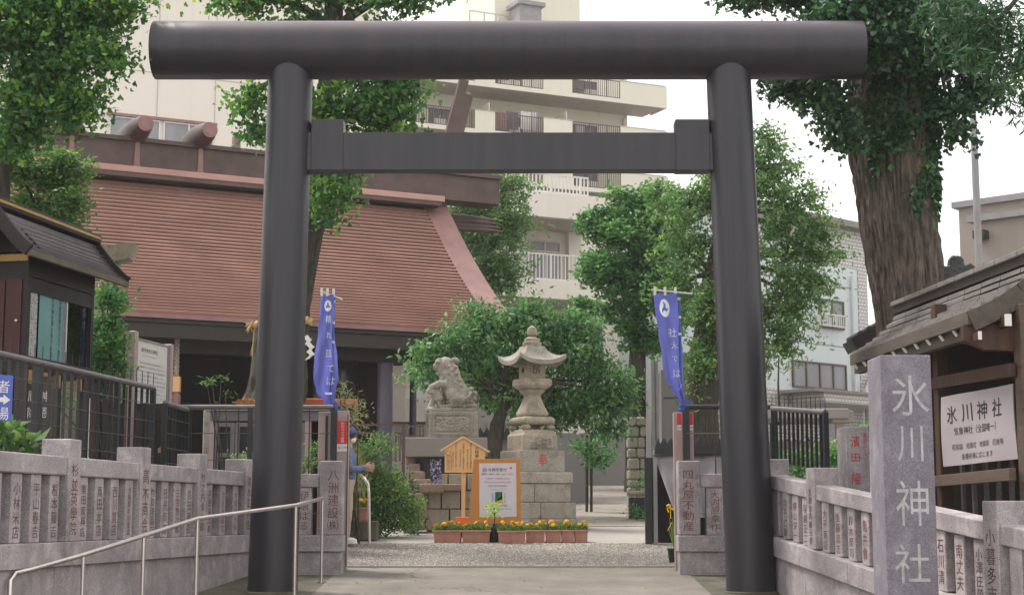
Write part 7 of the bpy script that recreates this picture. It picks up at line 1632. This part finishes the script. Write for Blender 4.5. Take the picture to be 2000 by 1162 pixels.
def trunk(t, path, mat='bark', ridges=9, amp=0.07, n=40, name='trunk', seed=0.0, step=0.12):
    """path: (px, py, Y, r_px)"""
    pts = [(W(a, b, Y), r*Y/3090) for a, b, Y, r in path]; fine = []
    for i in range(len(pts)-1):
        L = (pts[i+1][0]-pts[i][0]).length; m = max(2, int(L/step))
        for j in range(m):
            f = j/m; fine.append((pts[i][0].lerp(pts[i+1][0], f), pts[i][1]*(1-f)+pts[i+1][1]*f))
    fine.append(pts[-1]); fine.sort(key=lambda q: q[0].z) if path[0][1] > path[-1][1] and False else None
    mb = MB(); vs = []
    for i, (p, r) in enumerate(fine):
        h = p.z
        for j in range(n):
            a = 2*math.pi*j/n; ca, sa = math.cos(a), math.sin(a); g1 = ridges*0.45
            wx = noise.noise(Vector((ca*1.5, sa*1.5, h*1.1+seed)))*0.9
            w = 1 - 2.2*abs(noise.noise(Vector((ca*g1+wx, sa*g1+wx, h*1.25+seed)))) ; w2 = 1 - 2.2*abs(noise.noise(Vector((ca*g1*2.1-wx, sa*g1*2.1, h*3.1+9))))
            big = noise.noise(Vector((ca*0.8, sa*0.8, h*0.8+seed+5)))
            rr = r*(1 + amp*(0.7*w + 0.45*w2 - 0.6) + 0.07*big); vs.append((p.x + rr*math.cos(a), p.y + rr*math.sin(a), p.z))
    k = len(fine); mb.add(vs, [(i*n+j, i*n+(j+1)%n, (i+1)*n+(j+1)%n, (i+1)*n+j) for i in range(k-1) for j in range(n)]); return mb.build(name, M[mat], t, smooth=70)
def limbs_to(t, start, targets, r0, mat='bark_d', rs=None, name='limb'):
    rr = random.Random(len(targets)*7+int(abs(start.x)*10))
    for p in targets:
        p = Vector(p); m = start.lerp(p, 0.5) + Vector((rr.uniform(-.2, .2), rr.uniform(-.2, .2), 0.12*(p-start).length)); 
        mb = MB(); mb.tube([start, start.lerp(m, 0.5) + Vector((0, 0, 0.03)), m, m.lerp(p, 0.5), p], [r0, r0*0.8, r0*0.6, r0*0.42, r0*0.2], 8); mb.build(name, M[mat], t, smooth=60)
def twigs(t, CC, hubs, r=0.008, frac=0.3, mat='bark_d'):
    mb = MB(); hubs = [Vector(h) for h in hubs]; 
    for i in range(0, len(CC), max(1, int(1/frac))):
        c = Vector(CC[i]); h = min(hubs, key=lambda q: (q-c).length); m = h.lerp(c, 0.6) + Vector((0, 0, 0.08)); mb.tube([h, m, c], [r*1.6, r, r*0.5], 4, cap=False)
    mb.build('twigs', M[mat], t, clean=False, kind='stuff')
def tree(name, label, cat, base, tr, blobs, lmat, ncl, per, sg, size, kind='rhomb', lr=None, bmat='bark_d', group=None, hubs=None, **k):
    t = thing(name, label, cat, base, 0, group)
    if tr: trunk(t, tr, bmat, amp=k.pop('amp', 0.06), ridges=k.pop('ridges', 7), n=k.pop('n', 28), step=k.pop('step', 0.12))
    data = leaf_cloud(blobs, ncl, per, sg, size, kind, **k); put_leaves(t, lmat, data)
    cs = [W(b[0], b[1], b[2]) for b in blobs]
    if tr and lr:
        st_ = W(*tr[-1][:3]); st2 = W(*tr[-2][:3]); 
        for c in cs: s0 = st_ if (st_-c).length < (st2-c).length else st2; limbs_to(t, s0, [c], lr, bmat)
    twigs(t, data[3], cs, 0.006 if not lr else max(0.004, lr*0.12), 0.25, bmat); return t

G0 = lambda px, Y: (X(px, Y), Y, G(Y))
# sacred ginkgo behind the left torii leg
t2 = tree('ginkgo_tree', 'ginkgo behind the left torii leg with straw rope round its leaning trunk', 'tree', G0(530, 24.5),
     [(528, 802, 24.5, 66), (540, 760, 24.5, 58), (546, 700, 24.5, 53), (557, 600, 24.5, 48), (588, 480, 24.5, 39), (616, 380, 24.5, 32), (640, 250, 24.5, 26), (650, 60, 24.5, 20), (655, -60, 24.5, 15)],
     [(640,-50,24.5,250,80), (500,-10,24,100,42), (800,-15,24,95,45), (715,200,24,105,62), (640,215,23.9,85,60), (785,180,24.3,60,34), (492,195,24,36,42), (510,262,24,38,28), (660,345,24,46,52), (640,405,24,26,34), (750,250,24.2,50,22), (590,80,24.3,120,60), (760,90,24.3,90,60)],
     'leaf_ginkgo', 1150, 15, 0.15, 0.082, 'fan', lr=0.09, amp=0.10, ridges=10, n=110, step=0.06, up=-0.25, shell=0.55, sub=5)
def rope():
    Y = 24.5; c = W(553, 632, Y); r = 0.40
    t = thing('straw_rope', 'twisted straw rope tied round the ginkgo trunk with frayed ends', 'rope', tuple(c))
    for s in (0, 1):
        mb = MB(); mb.tube([(c.x + (r+0.03*math.cos(i*0.8+s*math.pi))*math.cos(2*math.pi*i/60), c.y + (r+0.03*math.cos(i*0.8+s*math.pi))*math.sin(2*math.pi*i/60), c.z + 0.04*math.cos(2*math.pi*i/60) + 0.035*math.sin(i*0.8+s*math.pi)) for i in range(61)], 0.036, 7); mb.build('strand', M['straw'], t, smooth=60)
    mb = MB(); rr = random.Random(1); p = W(490, 632, Y-0.2)
    for i in range(16): q = p + Vector((rr.uniform(-.10, .02), rr.uniform(-.05, .05), rr.uniform(-.16, 0.02))); mb.tube([p + Vector((rr.uniform(-.02, .05), 0, rr.uniform(-.03, .04))), q.lerp(p, 0.4), q], [0.016, 0.012, 0.003], 5)
    p = W(494, 672, Y-0.35)
    for i in range(5): mb.tube([W(497, 640, Y-0.4), p, p + Vector((rr.uniform(-.06, .0), 0, rr.uniform(-.28, -.1)))], [0.012, 0.01, 0.002], 5)
    mb.build('frayed_ends', M['straw'], t, kind='stuff')
    t = thing('paper_streamer', 'white zigzag paper streamer hanging beside the left torii leg', 'paper streamer', tuple(W(600, 655, 24.0)))
    y = 24.0; k = y/3100; pts = [(596, 655), (604, 662), (600, 668), (610, 676), (603, 684), (611, 690), (600, 698)]
    for i in range(len(pts)-1): mb = MB(); q = pts[i]; q2 = pts[i+1]; mb.prism([((a_-pts[0][0])*k, -(b_-pts[0][1])*k) for a_, b_ in ((q[0]-4, q[1]+2), (q[0]+5, q[1]-1), (q2[0]+5, q2[1]+3), (q2[0]-4, q2[1]+6))], W(*pts[0], y + 0.012*(i % 2)), (1,0,0), (0,0,1), 0.004); mb.build('fold', M['paper_w'], t)
    t = thing('dried_fronds', 'clump of orange dried fronds at the foot of the ginkgo', 'plant', tuple(W(485, 795, 23.6)))
    mb = MB(); 
    for i in range(40):
        a = rr.uniform(0.1, 3.0); p = W(484 + rr.uniform(-14, 16), 795, 23.6); q = p + Vector((math.cos(a)*0.14, rr.uniform(-.1, .1), 0.04 + abs(math.sin(a))*rr.uniform(0.06, 0.13))); mb.tube([p, p.lerp(q, .6) + Vector((0, 0, .03)), q], [0.014, 0.012, 0.004], 5)
    mb.build('fronds', simple('orange dried straw', (0.42, 0.19, 0.05), var=0.4, scale=20), t, kind='stuff')
    # raised bed the tree stands in
    Y = 25.2; t = thing('tree_bed', 'raised stone edged bed round the foot of the sacred ginkgo', 'planter', (X(520, Y), Y, G(Y)))
    x0, x1 = X(420, Y), X(640, Y); zt = Z(800, 24.0)
    for i in range(7): a, b = x0 + (x1-x0)*i/7, x0 + (x1-x0)*(i+1)/7; mb = MB(); mb.box(((a+b)/2, Y-1.1, (zt+G(Y))/2), (b-a-0.01, 0.2, zt-G(Y))); mb.build('edge_stone', M['stone_k'], t, bevel=0.02)
    mb = MB(); mb.ball(((x0+x1)/2, Y-0.2, zt-0.05), (0.85, 0.85, 0.14), 20, 8); mb.build('soil', M['earth'], t, smooth=180)
rope()
def fallen_branch():
    pass
# left ginkgo
tree('ginkgo_tree', 'leafy ginkgo at the left edge overhanging the display case', 'tree', G0(-10, 18.2),
     [(-22, 900, 18.2, 22), (-5, 600, 18.2, 19), (6, 330, 18.2, 15), (30, 180, 18.2, 13), (48, 60, 18.2, 12), (62, -80, 18.2, 10)],
     [(60,-40,18,190,95), (50,80,17.8,150,85), (160,50,17.8,85,75), (195,112,17.6,60,48), (80,190,17.8,105,62), (150,215,17.6,40,38), (30,270,17.8,60,50), (235,10,17.8,55,30)],
     'leaf_ginkgo', 1500, 15, 0.12, 0.058, 'fan', lr=0.05, up=-0.2, shell=0.5, sub=6)
tree('leafy_shrub_tree', 'paler bushy small tree above the display case roof', 'tree', (X(80, 18.8), 18.8, 1.3),
     [(70, 800, 18.8, 12), (75, 600, 18.8, 10), (85, 450, 18.8, 8)],
     [(75,350,18.8,85,55), (130,325,18.6,48,30), (60,420,18.8,65,40), (135,405,18.6,38,45), (30,310,18.8,40,35), (110,445,18.6,45,22)],
     'leaf_zelkova', 560, 16, 0.09, 0.062, aspect=0.5, lr=0.03, up=-0.1, sub=6)
# round broadleaf behind the lantern
tree('round_tree', 'dense rounded broadleaf tree behind the stone lion and lantern', 'tree', G0(965, 30.6),
     [(962, 935, 30.6, 19), (966, 870, 30.6, 16), (972, 825, 30.6, 14), (990, 780, 30.6, 10)],
     [(1000,650,30.3,95,52), (900,680,30,80,44), (835,705,30,42,50), (1105,665,30.3,80,56), (1160,745,30.3,66,66), (1010,735,30.8,150,52), (1095,800,30.6,85,40), (1195,815,30.2,38,46), (945,618,30.5,52,30), (1045,612,30.5,60,34), (1210,770,30.1,28,26), (1130,630,30.4,40,24), (870,745,30.1,34,22), (1030,790,31.2,90,32), (900,760,30.6,70,28)],
     'leaf_broad', 1500, 15, 0.14, 0.115, aspect=0.42, lr=0.055, up=-0.6, shell=0.42, sub=7)
tree('zelkova_tree', 'feathery green tree beyond the gable of the shrine roof', 'tree', G0(950, 46),
     [(950, 900, 46, 14), (950, 700, 46, 12), (955, 500, 46, 8)],
     [(955,400,45,70,55), (965,480,45,62,60), (960,545,45,58,42), (905,440,45,45,70), (1000,365,45,38,32), (1000,440,45,34,42), (915,540,45,40,45), (1000,530,45,30,35), (930,350,45,45,30)],
     'leaf_zelkova', 760, 16, 0.2, 0.15, aspect=0.4, lr=0.06, up=-0.3, shell=0.5, sub=6, spray=0.55)
tree('dense_tree', 'dense bright green tree in front of the cream balconies', 'tree', G0(1240, 36),
     [(1240, 960, 36, 22), (1243, 760, 36, 18), (1248, 620, 36, 14), (1245, 500, 36, 9)],
     [(1230,475,35.5,95,75), (1250,405,35.5,78,48), (1200,545,35.5,68,48), (1275,555,35.5,62,60), (1215,610,35.5,58,32), (1325,610,35,48,45), (1180,440,35.5,45,40), (1265,660,35.8,60,40), (1160,520,35.5,30,28), (1300,470,35.8,50,50), (1150,600,36,40,22)],
     'leaf_deep', 1500, 15, 0.15, 0.115, aspect=0.5, lr=0.07, up=-0.1, shell=0.45, sub=7, spray=0.2)
tree('ivy_clad_tree', 'big spreading tree behind the right torii leg, ivy on its trunk', 'tree', G0(1370, 31.5),
     [(1366, 985, 31.5, 40), (1368, 880, 31.5, 38), (1370, 790, 31.5, 33), (1382, 660, 31.5, 28), (1395, 540, 31.5, 22), (1420, 420, 31.5, 15)],
     [(1500,335,31,72,70), (1555,405,31,72,58), (1540,500,31,78,62), (1595,450,31,42,32), (1505,610,31,70,58), (1560,580,31,58,42), (1425,350,31.3,75,85), (1350,400,31.5,62,62), (1340,490,31.5,55,62), (1400,600,31,60,62), (1478,685,31,46,40), (1492,268,31,24,34), (1590,500,31,46,28), (1370,700,31,40,45), (1325,560,31.5,45,40), (1530,665,31,40,38), (1290,375,32,50,26), (1600,555,31,30,20)],
     'leaf_zelkova', 1650, 18, 0.14, 0.10, aspect=0.42, lr=0.07, up=-0.45, shell=0.5, n=60, sub=6, spray=0.5, droop=0.5)
# big ginkgo at the right, ivy climbing its trunk
t3 = tree('ginkgo_tree', 'massive old ginkgo at the right with deeply furrowed ivied trunk', 'tree', G0(1790, 19.4),
     [(1800, 1060, 19.4, 88), (1790, 800, 19.4, 70), (1781, 640, 19.4, 65), (1765, 500, 19.4, 71), (1751, 400, 19.4, 75), (1742, 280, 19.4, 84), (1744, 150, 19.4, 82), (1760, 0, 19.4, 72), (1770, -120, 19.4, 60)],
     [(1600,-15,19.2,165,50), (1495,-25,19.2,85,36), (1740,30,18.4,120,75), (1570,172,19,70,24), (1625,205,18.8,46,42), (1645,262,18.7,30,44), (1865,110,18.9,95,62), (1905,185,19,62,32), (1850,215,18.8,30,42), (1785,95,18.3,70,42), (1705,95,18.4,50,40), (1690,45,18.6,90,50), (1850,20,19,100,60), (1530,165,19,40,14), (1870,262,18.9,24,16)],
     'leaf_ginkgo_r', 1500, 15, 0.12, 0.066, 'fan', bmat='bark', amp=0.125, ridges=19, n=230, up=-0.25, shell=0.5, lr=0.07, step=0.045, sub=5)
def ivy(t, path, patches, n, size, mat, name='ivy'):
    P = []; 
    for (px, py, Y, r, h) in patches:
        # leaves hug the front of the trunk at this height
        cen = None
        for i in range(len(path)-1):
            a, b = path[i], path[i+1]
            if a[1] >= py >= b[1]: f = (a[1]-py)/(a[1]-b[1]); cen = (a[0]+(b[0]-a[0])*f, a[3]+(b[3]-a[3])*f)
        if cen is None: continue
        k = Y/3090; m = int(n*r*h/1000)
        for _ in range(m):
            x = px + NR.normal(0, r*0.5); yy = py + NR.normal(0, h*0.5); dx = (x-cen[0])/cen[1]; dx = max(-1.05, min(1.05, dx)); fr_ = math.sqrt(max(0, 1-dx*dx)); q = W(cen[0]+dx*cen[1], yy, Y); q.y -= (fr_*cen[1]*k*1.05 + 0.03); q = Vector((q.x, q.y, q.z)); P.append(tuple(q))
    P = np.array(P); V, F = sprigs(len(P), P, size, up=-0.7, aspect=0.75); put_leaves(t, mat, (V, F, np.tile(NR.uniform(0, 1, len(P)), 2), None), name)
TP3 = [(1800, 1060, 0, 88), (1790, 800, 0, 70), (1781, 640, 0, 65), (1765, 500, 0, 71), (1751, 400, 0, 75), (1742, 280, 0, 84), (1744, 150, 0, 82), (1760, 0, 0, 72)]
ivy(t3, TP3, [(1700,280,19.4,14,60), (1735,275,19.4,22,42), (1750,255,19.4,30,25), (1725,205,19.4,28,26), (1810,300,19.4,18,60), (1820,380,19.4,12,60), (1775,395,19.4,16,26), (1690,320,19.4,10,34), (1815,240,19.4,18,40), (1795,360,19.4,14,26), (1680,240,19.4,12,40), (1710,170,19.4,30,30), (1790,180,19.4,30,40)], 230, 0.085, 'leaf_ginkgo_r')
# willow leaved foliage reaching in at the top right corner
tree('willow_leaved_tree', 'narrow leaved branches reaching in at the top right corner', 'tree', G0(2260, 14.5),
     [(2260, 1150, 14.5, 40), (2240, 500, 14.5, 34), (2160, 80, 14.5, 25), (2060, -60, 14.5, 16)],
     [(1935,55,14.5,110,62), (1985,140,14.3,62,50), (1850,20,14.6,62,38), (2000,205,14.3,34,34), (2080,60,14.5,120,120), (1900,110,14.5,50,34)],
     'leaf_ginkgo_r', 330, 16, 0.10, 0.10, aspect=0.2, lr=0.04, up=-0.6, shell=0.55)
tree('zelkova_tree', 'pale green tree crown at far right edge beyond the utility pole', 'tree', G0(2150, 26), [(2150, 1000, 26, 20), (2130, 300, 26, 14)],
     [(2030,150,26,60,55), (2090,120,26,80,90)], 'leaf_zelkova', 160, 15, 0.17, 0.12, aspect=0.45, lr=0.04, up=-0.3)
# shrubs
def shrub(label, base, blobs, mat, ncl, per, sg, size, name='shrub', aspect=0.5, up=0.4, stems=True, **k):
    t = thing(name, label, 'shrub', base); data = leaf_cloud(blobs, ncl, per, sg, size, aspect=aspect, up=up, **k); put_leaves(t, mat, data)
    if stems:
        rr = random.Random(int(base[0]*100) % 97)
        for b in blobs[:6]: c = W(b[0], b[1], b[2]); s0 = Vector(base) + Vector((rr.uniform(-.1, .1), rr.uniform(-.1, .1), 0)); mb = MB(); mb.tube([s0, s0.lerp(c, .5) + Vector((rr.uniform(-.08, .08), 0, 0)), c], [0.014, 0.011, 0.006], 6); mb.build('stem', M['bark_d'], t)
    return t
shrub('upright glossy shrub between the display case and information board', (X(210, 18.9), 18.9, 1.3), [(212,578,18.9,27,26), (228,600,18.8,14,20), (205,640,18.9,28,24), (218,672,18.8,24,26), (200,700,18.9,26,30), (225,720,18.9,18,22)], 'leaf_deep', 210, 14, 0.07, 0.065)
shrub('rounded bush of small leaves beside the dark stair railing', G0(745, 25.6), [(728,955,25.4,48,46), (712,905,25.5,36,30), (765,985,25.3,46,48), (745,1015,25.2,52,28), (798,1010,25.4,20,28), (700,990,25.5,30,40), (770,940,25.5,30,30)], 'leaf_hedge', 620, 15, 0.075, 0.055, shell=0.42)
shrub('loose pale sprays growing above the clipped bush', G0(706, 25.9), [(705,880,25.8,28,22), (740,865,25.9,22,16), (758,880,25.8,18,14), (690,905,25.6,20,20)], 'leaf_zelkova', 90, 9, 0.07, 0.06, up=0.8)
shrub('bushy low growth right of dark railing post', G0(806, 26.0), [(806,1000,25.9,16,26), (800,1030,25.8,22,14), (815,985,25.9,10,14)], 'leaf_zelkova', 70, 12, 0.06, 0.05)
shrub('wispy bamboo grass with pale leaves behind the red camera label', G0(690, 23.9), [(690,800,23.9,26,34), (672,775,23.9,22,18), (700,840,23.9,16,22), (660,750,23.9,16,10)], 'leaf_reed', 70, 7, 0.09, 0.10, name='bamboo_grass', aspect=0.13, up=0.3)
shrub('dry upright bamboo grass between the person and steel hoop rail', G0(694, 24.2), [(697,930,24.2,12,40), (690,900,24.2,10,26), (700,960,24.2,10,26)], 'leaf_reed', 44, 8, 0.05, 0.16, name='bamboo_grass', aspect=0.05, up=1.1)
shrub('thin twiggy plant before dark shrine front', (X(440, 22.3), 22.3, G(22.3)), [(415,752,22.3,22,14), (432,738,22.3,14,12), (440,770,22.3,14,14), (404,745,22.3,10,6)], 'leaf_hedge', 16, 5, 0.05, 0.09, name='twiggy_plant', aspect=0.16, up=0.2)
shrub('broad leaved hosta at the left edge on the garden bed', (X(25, 14.7), 14.7, 1.3), [(20,868,14.7,34,14), (45,872,14.8,16,8), (5,850,14.7,22,16)], 'leaf_zelkova', 16, 5, 0.06, 0.17, name='hosta', aspect=0.55, up=0.5, stems=False)
shrub('low green planting behind the black right steel fence', G0(1600, 22.5), [(1560,900,22.5,60,20), (1640,890,22.5,46,26), (1600,925,22.3,60,16), (1690,840,23.5,14,16), (1668,870,23,20,20)], 'leaf_deep', 150, 12, 0.09, 0.07)
shrub('greenery in shade behind the left steel fence', (X(250, 20.2), 20.2, 1.3), [(240,770,20.2,24,26), (110,790,19.5,16,40), (280,850,20.2,16,12)], 'leaf_deep', 50, 12, 0.07, 0.06)
shrub('small plants seen through the wire fence beside the left torii leg', G0(470, 21.0), [(605,905,21.6,18,18), (618,880,21.6,12,16), (480,895,21.6,20,8)], 'leaf_zelkova', 40, 12, 0.06, 0.05)
shrub('weeds at the foot of the rubble pier', G0(1250, 30.4), [(1245,945,30.6,22,12), (1262,925,30.8,10,22), (1240,1000,29.6,16,18), (1260,1010,29.4,14,16)], 'leaf_deep', 44, 10, 0.07, 0.06, stems=False)
def young_tree():
    t = thing('young_tree', 'young tree tied to twin thin poles right of the stone lantern', 'tree', G0(1150, 32.5))
    for px in (1146, 1155): mb = MB(); mb.tube([(X(px, 32.5), 32.5, G(32.5)), (X(px+1, 32.5), 32.5, Z(850, 32.5))], 0.028, 8); mb.build('trunk', M['bark_d'], t, smooth=60)
    data = leaf_cloud([(1165,885,32.4,36,22), (1135,870,32.4,26,18), (1175,905,32.3,18,12), (1180,860,32.4,20,20)], 60, 12, 0.12, 0.10, aspect=0.42, up=-0.4); put_leaves(t, 'leaf_deep', data)
young_tree()
def hanging_weed():
    t = thing('climbing_stem', 'bare thin climbing stem rising before the pale blue building', 'plant', tuple(W(1520, 830, 28)))
    mb = MB(); pts = [W(1522, 830, 28), W(1521, 790, 28), W(1520, 750, 28), W(1521, 700, 28)]; mb.tube(pts, [0.03, 0.02, 0.018, 0.012], 6); mb.build('stem', M['bark_d'], t)
hanging_weed()
# stuff strewn on the ground: a few fallen leaves
n = 90; P = np.array([(NR.uniform(-2.3, 2.3), y, G(y)+0.01) for y in NR.uniform(15.5, 20.8, n)]); V, F = sprigs(n, P, 0.035, up=0.05)
me = fast_mesh('fallen_leaves', V, F, np.tile(NR.uniform(0, 1, n), 2)); me.materials.append(M['leaf_reed']); o = link('fallen_leaves', me); tag(o, 'few fallen leaves scattered over the concrete approach', 'leaves'); o['kind'] = 'stuff'
# ------------------------------------------------------------------ thin summer air over the whole place
def haze():
    mb = MB(); mb.box((0, 180, 22.0), (706, 486, 60.0))
    hm = bpy.data.materials.new('thin haze'); hm.use_nodes = True; nt = hm.node_tree; nt.nodes.clear()
    o = nt.nodes.new('ShaderNodeOutputMaterial'); v = nt.nodes.new('ShaderNodeVolumePrincipled'); v.inputs['Density'].default_value = 0.0006
    v.inputs['Color'].default_value = (0.97, 0.96, 0.94, 1); v.inputs['Anisotropy'].default_value = 0.2
    nt.links.new(v.outputs[0], o.inputs['Volume']); h = mb.build('haze', hm, None); tag(h, 'thin pale haze lying over the whole place', 'haze'); h['kind'] = 'stuff'
haze()
